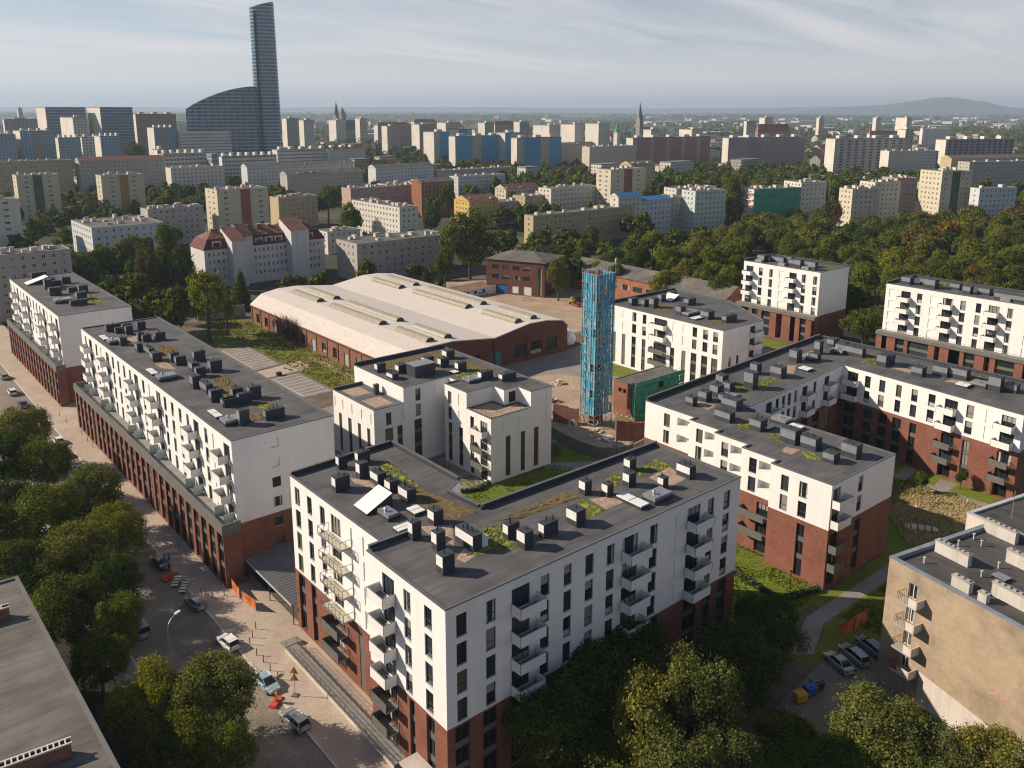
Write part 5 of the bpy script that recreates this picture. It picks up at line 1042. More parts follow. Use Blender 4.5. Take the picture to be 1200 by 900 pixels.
# tufts of dry grass on the unbuilt plot, and in the overgrown strip along the hall
foliage('straw', (0.46, 0.365, 0.19), (0.6, 0.49, 0.28), 0.05, False); foliage('tuft_green', (0.15, 0.17, 0.035), (0.40, 0.33, 0.10), 0.3, False); foliage('turf', (0.13, 0.17, 0.018), (0.23, 0.25, 0.035), 0.3, False)
def tufts(name, poly, n, mat, h, seed, w=.25):
    r = np.random.default_rng(seed); P = np.array(poly); lo, hi = P.min(0), P.max(0)
    q = r.uniform(lo, hi, (n * 3, 2)); ins = np.zeros(len(q), bool); j = len(P) - 1
    for i in range(len(P)):
        c = ((P[i, 1] > q[:, 1]) != (P[j, 1] > q[:, 1])) & (q[:, 0] < (P[j, 0] - P[i, 0]) * (q[:, 1] - P[i, 1]) / (P[j, 1] - P[i, 1] + 1e-9) + P[i, 0]); ins ^= c; j = i
    q = q[ins][:n]; n = len(q); a = r.uniform(0, 2 * math.pi, n); hh = h * r.uniform(.5, 1.4, n) * (0.6 + .8 * (np.sin(q[:, 0] * .6) * np.cos(q[:, 1] * .5) > -.2)); ln = r.normal(0, .35, (n, 2)) * hh[:, None]
    d = np.stack([np.cos(a), np.sin(a)], 1) * w * r.uniform(.5, 1.2, n)[:, None]
    v = np.zeros((n, 3, 3)); v[:, 0, :2] = q - d; v[:, 1, :2] = q + d; v[:, 2, :2] = q + ln; v[:, 2, 2] = hh; v[:, :2, 2] = .03
    return tri_obj(name, v.reshape(-1, 3), 3, mat)
def tri_obj(name, v, k, mat):
    n = len(v) // k; me = D.meshes.new(name); me.vertices.add(len(v)); me.vertices.foreach_set('co', v.astype(np.float32).ravel())
    me.loops.add(len(v)); me.loops.foreach_set('vertex_index', np.arange(len(v), dtype=np.int32)); me.polygons.add(n); me.polygons.foreach_set('loop_start', np.arange(n, dtype=np.int32) * k)
    me.update(calc_edges=True); me.materials.append(MATS[mat]); o = D.objects.new(name, me); COL.objects.link(o); return o
DRY = [(129, 46), (131.5, 55.5), (141, 64), (150, 69), (156, 66), (155, 48)]
patch('dry_meadow', DRY, 'dry', .035)
for nm, po, n, mt, h, sd in (('dry_grass', DRY, 42000, 'straw', .34, 1), ('meadow_weeds', [(141, 64), (150, 70), (157, 67), (155, 58), (150, 64)], 1200, 'tuft_green', .5, 2), ('weeds', [(97, 181), (108.8, 178), (108.8, 275), (97, 278)], 4200, 'tuft_green', .4, 3), ('lawn_grass', [(61.5, 78), (85, 78), (85, 133), (92, 134), (92, 118), (108, 117), (116, 101), (90.5, 76)], 12000, 'turf', .12, 4), ('lawn_grass', [(90.5, 56.5), (108.2, 57), (110, 68), (115, 90), (90.5, 90)], 12000, 'turf', .12, 5), ('lawn_grass', [(104, 45), (130, 47), (130, 52), (104, 52)], 6000, 'turf', .13, 6)):
    o = tufts(nm, po, n, mt, h, sd, .11 if mt == 'straw' else .25); o['kind'] = 'stuff'
# ------------------------------------------------------------------ trees
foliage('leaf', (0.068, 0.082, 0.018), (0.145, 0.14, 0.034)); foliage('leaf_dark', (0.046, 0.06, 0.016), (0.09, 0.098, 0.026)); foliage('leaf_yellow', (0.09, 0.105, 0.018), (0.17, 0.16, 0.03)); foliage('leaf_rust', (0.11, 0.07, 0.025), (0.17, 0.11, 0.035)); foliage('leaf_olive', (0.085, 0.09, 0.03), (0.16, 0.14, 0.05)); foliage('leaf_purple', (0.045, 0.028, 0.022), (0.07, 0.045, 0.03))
def crown_verts(n, leaf, shape, seed, nl=9, per=22, spread=.17):
    r = np.random.default_rng(seed)
    if shape == 'column': c = np.stack([r.normal(0, .16, nl), r.normal(0, .16, nl), np.linspace(-.78, .72, nl)], 1); rad = np.linspace(.42, .2, nl) * 1.0; sc = np.array([1, 1, 1])
    elif shape == 'cone': c = np.stack([r.normal(0, .05, nl), r.normal(0, .05, nl), np.linspace(-.85, .9, nl)], 1); rad = np.linspace(.6, .06, nl); sc = np.array([1, 1, 1])
    else:
        d = r.normal(0, 1, (nl, 3)); d /= np.linalg.norm(d, axis=1)[:, None]; d[:, 2] = d[:, 2] * .8 + .08
        c = d * r.uniform(.35, .68, nl)[:, None]; rad = r.uniform(.26, .45, nl); c[0] = 0; rad[0] = .55; sc = np.array([1, 1, .92])
    nc = n // per; li = r.choice(nl, nc, p=rad ** 2 / (rad ** 2).sum()); d = r.normal(0, 1, (nc, 3)); d /= np.linalg.norm(d, axis=1)[:, None]; d[:, 2] = np.where(d[:, 2] < -.75, -d[:, 2], d[:, 2])
    cc = c[li] + d * (rad[li] * r.uniform(.72, 1.06, nc))[:, None]
    inside = np.zeros(nc, bool)
    for k in range(nl): inside |= np.linalg.norm(cc - c[k], axis=1) < rad[k] * .62
    cc, d = cc[~inside], d[~inside]
    pts = np.repeat(cc, per, 0) + r.normal(0, spread * .42, (len(cc) * per, 3)); nd = np.repeat(d, per, 0) + r.normal(0, .6, (len(pts), 3)) + np.array([0, 0, .35]); pts *= sc
    nd /= np.linalg.norm(nd, axis=1)[:, None] + 1e-9
    t = np.cross(nd, r.normal(0, 1, nd.shape)); t /= np.linalg.norm(t, axis=1)[:, None] + 1e-9; b = np.cross(nd, t)
    s = (leaf * r.uniform(.55, 1.3, len(pts)))[:, None]
    return np.stack([pts - t * s, pts + b * s * .6, pts + t * s, pts - b * s * .6], 1).reshape(-1, 3)
def mesh_of(name, v, mat):
    o = tri_obj(name, v, 4, mat); me = o.data; D.objects.remove(o); return me
_tr = {}
def trunk_mesh(h, r, seed, limbs=5):
    rr = random.Random(seed); m = MB(); p = Vector((0, 0, 0)); q = Vector((rr.uniform(-.04, .04) * h, rr.uniform(-.04, .04) * h, h * .55)); m.bar(p, q, r, 'bark', 8, r * .7); t = q + Vector((rr.uniform(-.05, .05) * h, rr.uniform(-.05, .05) * h, h * .38)); m.bar(q, t, r * .7, 'bark', 6, r * .25)
    for k in range(limbs):
        a = 2 * math.pi * k / limbs + rr.random(); b = p.lerp(q, .7 + .3 * rr.random()) if k % 2 else q.lerp(t, rr.random() * .6); e = b + Vector((math.cos(a), math.sin(a), .9)) * h * rr.uniform(.16, .28); m.bar(b, e, r * .35, 'bark', 5, r * .1)
        for j in range(2): a2 = a + rr.uniform(-.9, .9); s = b.lerp(e, .6); m.bar(s, s + Vector((math.cos(a2), math.sin(a2), .8)) * h * .13, r * .14, 'bark', 4, r * .05)
    return m.mesh('trunk')
_cm = {}
LEAF = {'green': 'leaf', 'dark': 'leaf_dark', 'yellow': 'leaf_yellow', 'rust': 'leaf_rust', 'olive': 'leaf_olive', 'purple': 'leaf_purple'}
def crown_mesh(lod, shape, col, var):
    k = (lod, shape, col, var)
    if k not in _cm:
        n, leaf, per, nl = {'hero': (44000, .026, 40, 20), 'near': (17000, .042, 26, 13), 'mid': (4200, .075, 16, 10), 'far': (900, .15, 9, 7)}[lod]
        if shape == 'sparse': n = int(n * .42)
        _cm[k] = mesh_of('crown', crown_verts(n, leaf, shape, hash((lod, shape, var)) % 9999 if False else (sum(map(ord, lod + shape)) * 13 + var * 101), nl, per, .22 if lod in ('mid', 'far') else .145), LEAF[col])
    return _cm[k]
TREES = []
def tree(x, y, h, r, label, lod='mid', shape='round', col='green', group=None, var=None, name='tree', base=None):
    rr = random.Random(int(x * 31 + y * 17)); var = rr.randrange(3) if var is None else var
    t = thing(name, label, 'tree', (x, y, 0), 0, group)
    cz = base if base is not None else (h * (.03 if lod == 'hero' else .1) if shape in ('round', 'sparse') else h * .08); hz = (h - cz) / 2
    c = obj('crown', crown_mesh(lod, shape, col, var), t, (0, 0, cz + hz), rr.random() * 6.28); c.scale = (r, r, hz)
    if shape in ('column', 'cone'): c.scale = (r * 1.7, r * 1.7, hz)
    kk = (lod != 'far' and lod, rr.randrange(2))
    if kk not in _tr: _tr[kk] = trunk_mesh(1.0, .028, 5 + kk[1], 7 if lod in ('hero', 'near') else 3)
    o = obj('trunk', _tr[kk], t); o.scale = (h * .8, h * .8, h * .85)
    TREES.append((x, y, r)); return t
def treepx(px, py, h, r, label, **kw):       # top of the crown seen at a pixel
    x, y = pw(px, py, h * .97); r = r * (1.28 if kw.get('lod') == 'hero' else 1.0); return tree(x, y, h, r, label, **kw)
# street trees, lower left
for px, py, h, r, lab, kw in [
    (22, 468, 15, 4.6, 'broad tree by the left kerb, farthest up the street of the lower-left trees', dict(col='olive')), (-12, 500, 15, 5.5, 'dark tree cut by the left edge behind the farthest street tree', dict(col='dark')), (48, 505, 14, 4.4, 'round street tree with a bright top beside the white parked car', dict(col='green')),
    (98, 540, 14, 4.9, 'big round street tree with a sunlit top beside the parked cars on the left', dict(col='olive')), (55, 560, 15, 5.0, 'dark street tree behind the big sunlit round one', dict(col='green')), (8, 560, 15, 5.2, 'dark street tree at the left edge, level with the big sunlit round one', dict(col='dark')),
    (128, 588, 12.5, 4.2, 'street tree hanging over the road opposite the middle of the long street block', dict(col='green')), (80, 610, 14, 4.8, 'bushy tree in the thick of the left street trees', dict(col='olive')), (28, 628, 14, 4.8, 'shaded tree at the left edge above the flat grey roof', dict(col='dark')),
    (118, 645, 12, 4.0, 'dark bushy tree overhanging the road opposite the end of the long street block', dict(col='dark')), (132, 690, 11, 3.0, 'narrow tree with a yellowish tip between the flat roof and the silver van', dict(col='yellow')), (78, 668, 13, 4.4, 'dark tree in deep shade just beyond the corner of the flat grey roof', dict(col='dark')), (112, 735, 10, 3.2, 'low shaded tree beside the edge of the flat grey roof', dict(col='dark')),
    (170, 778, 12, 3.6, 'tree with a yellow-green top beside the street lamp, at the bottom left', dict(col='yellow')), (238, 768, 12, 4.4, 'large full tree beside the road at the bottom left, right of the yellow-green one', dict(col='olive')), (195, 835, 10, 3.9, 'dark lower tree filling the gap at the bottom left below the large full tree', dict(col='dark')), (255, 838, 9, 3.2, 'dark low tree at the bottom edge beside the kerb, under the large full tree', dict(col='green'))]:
    treepx(px, py, h, r, lab, lod='hero', **kw)
# trees between the foreground block and the tan tenement
for px, py, h, r, lab, kw in [
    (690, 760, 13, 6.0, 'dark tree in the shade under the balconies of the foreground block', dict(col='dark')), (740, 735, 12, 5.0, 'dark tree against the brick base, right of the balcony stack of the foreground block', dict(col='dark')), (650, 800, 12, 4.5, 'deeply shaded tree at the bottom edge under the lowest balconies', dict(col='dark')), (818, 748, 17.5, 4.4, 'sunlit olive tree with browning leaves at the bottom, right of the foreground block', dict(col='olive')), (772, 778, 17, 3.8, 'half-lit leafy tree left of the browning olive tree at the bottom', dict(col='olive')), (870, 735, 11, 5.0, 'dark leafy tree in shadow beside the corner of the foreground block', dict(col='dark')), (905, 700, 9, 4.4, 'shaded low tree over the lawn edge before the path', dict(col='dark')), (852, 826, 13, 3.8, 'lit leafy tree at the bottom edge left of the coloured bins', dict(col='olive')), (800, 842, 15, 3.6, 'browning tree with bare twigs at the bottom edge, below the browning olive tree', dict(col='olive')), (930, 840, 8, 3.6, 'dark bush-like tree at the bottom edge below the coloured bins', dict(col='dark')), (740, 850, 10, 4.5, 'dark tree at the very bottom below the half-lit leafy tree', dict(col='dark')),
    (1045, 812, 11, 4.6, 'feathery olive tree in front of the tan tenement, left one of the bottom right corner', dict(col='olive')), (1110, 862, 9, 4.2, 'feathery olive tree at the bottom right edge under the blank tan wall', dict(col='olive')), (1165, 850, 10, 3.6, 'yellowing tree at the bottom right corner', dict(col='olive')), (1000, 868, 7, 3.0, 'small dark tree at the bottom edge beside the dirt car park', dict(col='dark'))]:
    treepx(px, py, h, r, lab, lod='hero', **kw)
treepx(660, 874, 6, 3.2, 'sparse yellowing treetop with bare twigs at the bottom edge of the picture', lod='near', shape='sparse', col='yellow')
# trees in the middle
for px, py, h, r, lab, kw in [
    (238, 300, 22, 7.6, 'tall open-crowned tree with pale leaves beside the boundary wall and the factory hall', dict(lod='near', shape='sparse', col='yellow')), (262, 330, 14, 5.0, 'smaller open-crowned tree leaning out beside the tall pale one', dict(lod='near', shape='sparse', col='green')),
    (190, 262, 22, 3.6, 'slender poplar behind the street blocks', dict(lod='near', shape='column', col='green')), (150, 270, 19, 7, 'big round tree between the two rows behind the farthest street block', dict(lod='near', col='green')), (118, 283, 16, 6.5, 'spreading dark tree over the garage row', dict(lod='near', col='dark')), (95, 300, 15, 6.0, 'dark leafy tree beside the low grey block at the left edge', dict(lod='near', col='olive')), (212, 285, 18, 4.6, 'dark tree left of the red-roofed house gable', dict(lod='near', col='dark')), (172, 290, 17, 5.2, 'shaded tree with brownish patches behind the long street block', dict(lod='near', col='rust')), (130, 320, 13, 5, 'low dark tree behind the roof of the farthest street block', dict(lod='near', col='dark')), (205, 330, 12, 4.5, 'bushy dark tree over the boundary wall', dict(lod='near', col='dark')),
    (550, 243, 25, 9.6, 'huge dense poplar group left of the brick factory office', dict(lod='near', col='green', base=1.5)), (521, 290, 13, 4.4, 'dark tree at the foot of the huge dense poplar group', dict(lod='near', col='dark')), (655, 300, 14, 4.0, 'tree between the brick factory office and the blue tower', dict(lod='near', col='olive', base=1.0)), (280, 316, 12, 2.6, 'small dark spruce in front of the white red-roofed house', dict(lod='near', shape='cone', col='dark')),
    (383, 212, 22, 7.0, 'tall rounded tree left of the pale two-sided housing block', dict(lod='near', col='green')), (410, 238, 17, 6.0, 'dark tree against the pale two-sided housing block', dict(lod='near', col='green')), (434, 243, 13, 4.5, 'short tree in front of the long lit side of the pale housing block', dict(lod='near', col='green')), (428, 310, 8, 4.6, 'low round tree between the factory hall and the long grey block', dict(lod='near', col='yellow')), (397, 330, 8, 5, 'dark low tree at the end wall of the long grey block', dict(lod='near', col='dark')), (499, 313, 9, 2.2, 'small dark conifer before the wall of the long grey block', dict(lod='near', shape='cone', col='dark')), (505, 240, 15, 5.5, 'dark tree at the right end of the pale housing block', dict(lod='near', col='dark')), (525, 212, 20, 4.6, 'upright tree in front of the yellow house', dict(lod='near', col='green')),
    (862, 206, 26, 4.4, 'very tall slim poplar rising right of the pale green tenement', dict(lod='near', shape='column', col='green')), (757, 222, 20, 4.0, 'slim dark poplar in front of the blue-roofed house', dict(lod='near', shape='column', col='dark')), (1085, 218, 12, 3, 'slim dark tree at the corner of the yellow house on the right', dict(lod='mid', shape='column', col='dark')),
    (158, 163, 30, 10, 'tall clump-like tree between the hazy blue blocks and the white office wing', dict(lod='mid', col='green')), (985, 232, 17, 7, 'dark purple-leaved tree in the woods in front of the cream houses', dict(lod='mid', col='purple')), (1073, 266, 15, 8.5, 'rust-coloured broad tree in the woods above the U-shaped block', dict(lod='near', col='rust')), (1190, 240, 15, 6, 'orange-tinted tree at the right edge of the woods', dict(lod='mid', col='rust')), (1093, 200, 17, 6.4, 'reddish brown tree among the far trees below the grey slabs', dict(lod='mid', col='rust')), (1110, 256, 16, 7, 'brownish broad tree in the woods near the right edge', dict(lod='mid', col='rust'))]:
    k = 1.25 if py < 345 and h > 11 else 1.0; treepx(px, py, h * k, r * (k if kw.get('shape') != 'sparse' else 1.05), lab, **kw)
# two slim young trees in the court of the U-shaped block
for px, py, lab in ((1128, 548, 'young slim tree on the little lawn of the shaded court'), (1083, 552, 'dark narrow tree at the corner of the dry meadow')): treepx(px, py, 4.5, 1.3, lab, lod='mid', shape='round', col='dark', base=.6)
# woods and tree belts: separate trees, spaced out over the ground they stand on
def inpoly(x, y, P):
    c = False; j = len(P) - 1
    for i in range(len(P)):
        if (P[i][1] > y) != (P[j][1] > y) and x < (P[j][0] - P[i][0]) * (y - P[i][1]) / (P[j][1] - P[i][1]) + P[i][0]: c = not c
        j = i
    return c
STUFF = []
def belt(poly, n, hmin, hmax, rmin, rmax, lod, group, words, seed, cols, gap=1.0, keep=()):
    rr = random.Random(seed); got = 0; xs = [p[0] for p in poly]; ys = [p[1] for p in poly]
    for _ in range(n * 40):
        if got >= n: break
        px, py = rr.uniform(min(xs), max(xs)), rr.uniform(min(ys), max(ys))
        if not inpoly(px, py, poly): continue
        h = rr.uniform(hmin, hmax); r = rr.uniform(rmin, rmax); x, y = pw(px, py, h * .97)
        if any((x - a) ** 2 + (y - b) ** 2 < ((r + c) / 2 * gap) ** 2 for a, b, c in TREES): continue
        if any(k[0] - 2 < x < k[2] + 2 and k[1] - 2 < y < k[3] + 2 for k in KEEP): continue
        col = rr.choices(list(cols), [cols[k] for k in cols])[0]
        if len(TREES) - len(STUFF) < 296 and lod != 'stuff': tree(x, y, h, r, words[col], lod=lod, col=col, group=group)
        else: STUFF.append((x, y, h, r, col)); TREES.append((x, y, r))
        got += 1
KEEP = [(225, 125, 249, 164), (225, 50, 249, 114), (166, 118, 200, 163)]
# ------------------------------------------------------------------ vehicles and street things
def paint(name, col, metal=0.3):
    m, t, b = newmat(name); g = pos(t); t.links.new(ramp(t, noise(t, g, 1.2), [(0.3, mul(col, .9)), (0.7, col)]), b.inputs['Base Color']); b.inputs['Roughness'].default_value = .28; b.inputs['Metallic'].default_value = metal; b.inputs['Coat Weight'].default_value = .5; b.inputs['Coat Roughness'].default_value = .08
for nm, c, mt in (('silver', (.38, .39, .40), .5), ('white', (.7, .7, .68), 0), ('black', (.012, .013, .016), .2), ('lightblue', (.42, .55, .6), .4), ('greyblue', (.2, .24, .27), .5), ('darkgrey', (.05, .055, .06), .4), ('red', (.35, .03, .03), .1), ('beige', (.42, .38, .3), .3)): paint('car_' + nm, c, mt)
plain('lamp_red', (.35, .02, .02), .25, .05, 1, .5); plain('lamp_clear', (.6, .6, .58), .15, .05, 1, .5); plain('plate', (.65, .65, .6), .5, .05, 1)
plain('yellow_sign', (.6, .36, .03), .5, .08, 2); plain('sign_blue', (.02, .13, .42), .5, .08, 2); plain('orange_mesh', (.5, .11, .03), .8, .35, 2); plain('red_base', (.5, .06, .04), .7, .1, 2); plain('bin_yellow', (.55, .33, .02), .5, .12, 2); plain('bin_blue', (.02, .12, .35), .5, .12, 2); plain('zebra_white', (.62, .6, .56), .7, .1, 2)
PROF = {
 'hatch': dict(L=4.1, W=1.74, body=[(-2.05, .35, .62, .8), (-1.95, .28, .95, .97), (-1.0, .25, .98, 1), (.8, .25, .96, 1), (1.5, .27, .86, .96), (1.95, .3, .7, .84), (2.05, .36, .55, .7)], cab=[(-1.92, .93), (-1.55, 1.42), (-.9, 1.48), (.1, 1.46), (1.05, .94)]),
 'wagon': dict(L=4.6, W=1.78, body=[(-2.3, .35, .62, .82), (-2.22, .28, .95, .97), (-1.0, .25, .97, 1), (1.0, .25, .95, 1), (1.7, .27, .86, .96), (2.2, .3, .7, .84), (2.3, .36, .55, .7)], cab=[(-2.2, .93), (-1.85, 1.42), (-.9, 1.5), (.3, 1.47), (1.25, .93)]),
 'sedan': dict(L=4.5, W=1.76, body=[(-2.25, .35, .62, .8), (-2.15, .28, .93, .95), (-1.3, .25, .97, 1), (1.0, .25, .94, 1), (1.7, .27, .86, .95), (2.15, .3, .7, .84), (2.25, .36, .55, .7)], cab=[(-1.55, .95), (-.85, 1.4), (-.3, 1.45), (.35, 1.43), (1.2, .92)]),
 'van': dict(L=4.5, W=1.85, body=[(-2.25, .32, .7, .9), (-2.2, .28, 1.05, .98), (-1.0, .25, 1.08, 1), (1.2, .25, 1.05, 1), (1.8, .27, .95, .96), (2.18, .3, .75, .86), (2.25, .36, .6, .74)], cab=[(-2.2, 1.03), (-2.05, 1.75), (-1.0, 1.85), (.6, 1.8), (1.5, 1.02)])}
_car = {}
def car_meshes(tp, col):
    if (tp, col) in _car: return _car[tp, col]
    P = PROF[tp]; pm = 'car_' + col; hw = P['W'] / 2; b = MB(); S = []
    for x, z0, zt, k in P['body']: w = hw * k; S.append([(x, -w * .94, z0), (x, -w, (z0 + zt) * .5), (x, -w * .96, zt - .06), (x, -w * .82, zt), (x, w * .82, zt), (x, w * .96, zt - .06), (x, w, (z0 + zt) * .5), (x, w * .94, z0)])
    for i in range(len(S) - 1):
        for j in range(8): a, c = j, (j + 1) % 8; b.face([S[i][a], S[i][c], S[i + 1][c], S[i + 1][a]], pm)
    b.face(S[0], pm); b.face(S[-1], pm)
    g = MB(); C = P['cab']; ww = lambda z: hw * (.86 - .17 * (z - .93) / .5 if tp != 'van' else .92 - .1 * (z - 1.03) / .75)
    pr = [(x, z, ww(z)) for x, z in C]; n = len(pr)
    roofi = range(1, n - 2)
    for i in range(n - 1):
        (x0, z0, w0), (x1, z1, w1) = pr[i], pr[i + 1]; q = [(x0, -w0, z0), (x1, -w1, z1), (x1, w1, z1), (x0, w0, z0)]
        (b if i in roofi else g).face(q, pm if i in roofi else 'car_glass')
    base = C[0][1] - .02
    for s in (-1, 1):
        g.face([(x, s * w, z) for x, z, w in pr], 'car_glass')
        for i in (0, n - 2): b.bar((pr[i][0], s * pr[i][2], pr[i][1]), (pr[i + 1][0], s * pr[i + 1][2], pr[i + 1][1]), .045, pm)
        for f in (.38, .68):
            x = pr[1][0] + (pr[-2][0] - pr[1][0]) * f; xb = pr[0][0] + (pr[-1][0] - pr[0][0]) * f; b.bar((x, s * (pr[2][2] + .005), pr[2][1] - .03), (xb * .4 + x * .6, s * (pr[0][2] + .01), base), .035, pm)
        for i in roofi: b.bar((pr[i][0], s * pr[i][2], pr[i][1]), (pr[i + 1][0], s * pr[i + 1][2], pr[i + 1][1]), .04, pm)
        b.box(pr[-1][0] - .45, s * (hw - .02) - .1 + (.08 if s > 0 else -.08), base + .02, pr[-1][0] - .28, s * (hw - .02) + .1 + (.02 if s > 0 else -.02), base + .16, pm)
    L = P['L'] / 2; hl, tl, pl = MB(), MB(), MB()
    hl.box(-.1, -.16, -.07, .06, .16, .07, 'lamp_clear'); tl.box(-.05, -.1, -.14, .05, .1, .14, 'lamp_red'); pl.box(-.015, -.26, -.06, .015, .26, .06, 'plate')
    w = MB(); w.bar((0, -.1, 0), (0, .1, 0), .31, 'rubber', 14); rm = MB(); rm.bar((0, -.112, 0), (0, .112, 0), .19, 'metal', 10)
    _car[tp, col] = (b.mesh('body'), g.mesh('windows'), hl.mesh('headlight'), tl.mesh('tail_light'), pl.mesh('number_plate'), w.mesh('wheel'), rm.mesh('rim'), P); return _car[tp, col]
def car(px, py, rz, tp, col, label, group=None, xy=None):
    x, y = xy or pw(px, py, .6); t = thing('parked_car' if tp != 'van' else 'parked_van', label, 'van' if tp == 'van' else 'car', (x, y, .016), rz, group)
    b, g, hl, tl, pl, w, rm, P = car_meshes(tp, col); L = P['L'] / 2; hw = P['W'] / 2
    bo = obj('body', b, t); obj('windows', g, t)
    for s in (-1, 1): obj('headlight', hl, t, (L - .1, s * hw * .6, .66)); obj('tail_light', tl, t, (-L + .04, s * hw * .76, .84))
    obj('number_plate', pl, t, (-L - .005, 0, .56))
    for xx in (-L * .62, L * .62):
        for s in (-1, 1): o = obj('wheel', w, t, (xx, s * (hw - .1), .31)); obj('rim', rm, o)
    return t
UP, DN = R(90), R(-90)
G1 = 'cars on the street'
car(345, 843, R(97), 'wagon', 'silver', 'silver estate car parked nose-up at the kerb by the road-works beacon', G1)
car(313, 800, R(-84), 'hatch', 'lightblue', 'pale blue rounded hatchback facing the camera by the road-works signs', G1)
car(267, 752, R(97), 'hatch', 'white', 'white hatchback seen from behind on the shaded street', G1)
car(229, 706, R(97), 'hatch', 'greyblue', 'grey-blue hatchback in the shade near the end of the long street block', G1)
car(187, 659, R(95), 'sedan', 'black', 'black car beside the blue board on the shaded street', G1)
car(163, 737, R(92), 'van', 'silver', 'silver van on the left side of the street half under the trees', G1)
car(68, 516, R(92), 'hatch', 'white', 'white car with a dark windscreen parked before the row beside the left trees', G1); car(74, 531, R(92), 'hatch', 'darkgrey', 'dark grey car next behind the white one beside the left trees', G1)
car(93, 550, R(92), 'sedan', 'greyblue', 'grey-blue car half hidden by the sunlit round street tree', G1); car(14, 459, R(90), 'wagon', 'white', 'white car at the far upper end of the street by the left edge', G1); car(27, 474, R(90), 'sedan', 'darkgrey', 'dark car just under the foliage at the far end of the street', G1); car(128, 582, R(92), 'hatch', 'silver', 'silver car glimpsed between the street tree and the kerb', G1)
car(5, 441, R(90), 'hatch', 'beige', 'beige car at the far end of the street, cut by the left edge', G1); car(40, 486, R(91), 'hatch', 'silver', 'silver car by the foliage between the dark far car and the white one', G1)
G2 = 'cars on the dirt car park'
car(983, 776, R(70), 'sedan', 'silver', 'silver saloon on the dirt car park, nearest to the bins', G2); car(1001, 767, R(70), 'wagon', 'silver', 'silver estate car between the other two cars on the dirt car park', G2); car(1020, 757, R(70), 'wagon', 'greyblue', 'grey-blue estate car right beside the wall of the tan tenement', G2)
G3 = 'vehicles on the sandy yard'
car(0, 0, R(10), 'wagon', 'white', 'white car in front of the low shed on the sandy yard', G3, xy=pw(566, 346)); car(0, 0, R(15), 'hatch', 'silver', 'pale silver car behind the white one by the low shed', G3, xy=pw(575, 343)); car(0, 0, R(60), 'hatch', 'darkgrey', 'dark car before the blue garage doors of the brick office', G3, xy=pw(588, 342)); car(0, 0, R(80), 'hatch', 'red', 'red car parked left of the blue tower on the sandy yard', G3, xy=pw(676, 359)); car(0, 0, R(80), 'hatch', 'black', 'black car behind the red one left of the blue tower', G3, xy=pw(678, 353))
car(0, 0, R(100), 'van', 'white', 'white van under the corrugated canopy between the two big blocks', None, xy=(48.5, 105.5)); car(0, 0, R(0), 'wagon', 'darkgrey', 'dark car between the white block at the right and the U-shaped block', None, xy=(222, 120))
# road-works signs, beacon, barriers
def sign_tri(px, py, label):
    x, y = pw(px, py); t = thing('warning_sign', label, 'road sign', (x, y, .12), R(128)); m = MB(); m.bar((0, 0, 0), (0, 0, 3.7), .04, 'metal', 8); obj('post', m, t); f = MB(); f.box(-.35, -.35, 0, .35, .35, .15, 'dark_concrete'); obj('foot', f, t)
    for z in (3.05, 2.1):
        s = MB(); a = .55
        s.prism([(-a, 0), (a, 0), (a, .03), (-a, .03)], 0, .02, 'red_base')
        for y_, mt, k in ((-.07, 'red_base', 1.0), (-.085, 'yellow_sign', .78)):
            s.face([(-a * k, y_, .32 - .32 * k), (a * k, y_, .32 - .32 * k), (0, y_, .32 + .63 * k)], mt)
        s.face([(-a, -.04, 0), (a, -.04, 0), (0, -.04, .95)], 'yellow_sign'); s.box(-.05, -.1, .16, .05, -.09, .5, 'black'); s.box(-.18, -.1, .1, .18, -.09, .16, 'black'); obj('sign_plate', s, t, (0, 0, z))
sign_tri(346, 816, 'post with two yellow triangular road-works signs on the sunny pavement')
x, y = pw(324, 824); t = thing('traffic_beacon', 'yellow beacon on a red base lying at the kerb behind the silver estate car', 'beacon', (x, y, .02), R(35)); m = MB(); m.box(-1.0, -.5, 0, 1.0, .5, .22, 'red_base'); m.box(-.9, -.4, .22, .9, .4, .3, 'red_base'); obj('base', m, t); m = MB(); m.box(-.2, -.06, .3, .2, .06, 1.4, 'yellow_sign'); obj('beacon_board', m, t)
x, y = pw(197, 672); t = thing('blue_board', 'small blue parking sign on a post beside the black car', 'road sign', (x, y, .12), R(20)); m = MB(); m.bar((0, 0, 0), (0, 0, 2.9), .04, 'metal', 8); obj('post', m, t); m = MB(); m.box(-.5, -.08, 2.0, .5, -.045, 3.1, 'sign_blue'); m.box(-.2, -.09, 2.2, -.08, -.082, 2.9, 'white_paint'); m.box(-.08, -.09, 2.78, .16, -.082, 2.9, 'white_paint'); m.box(-.08, -.09, 2.5, .16, -.082, 2.6, 'white_paint'); m.box(.12, -.09, 2.6, .22, -.082, 2.78, 'white_paint'); obj('sign_plate', m, t)
for k, (px, py, lab) in enumerate(((207, 683, 'white striped barrier board lying by the kerb, nearer the black car'), (216, 690, 'white striped barrier board lying by the kerb, nearer the grey-blue hatchback'))):
    x, y = pw(px, py); t = thing('barrier_board', lab, 'barrier', (x, y, .14), R(60)); m = MB()
    for j in range(8): m.box(-1.6 + j * .4, -.5, .3, -1.2 + j * .4, .5, .36, 'zebra_white' if j % 2 == 0 else 'dark_concrete')
    obj('board', m, t); m = MB(); m.box(-1.4, -.3, 0, -1.2, .3, .3, 'black'); m.box(1.2, -.3, 0, 1.4, .3, .3, 'black'); obj('feet', m, t)
x, y = pw(199, 677); t = thing('mesh_heap', 'crumpled orange safety mesh on the kerb behind the black car', 'safety mesh', (x, y, .13)); m = MB(); rr = random.Random(4)
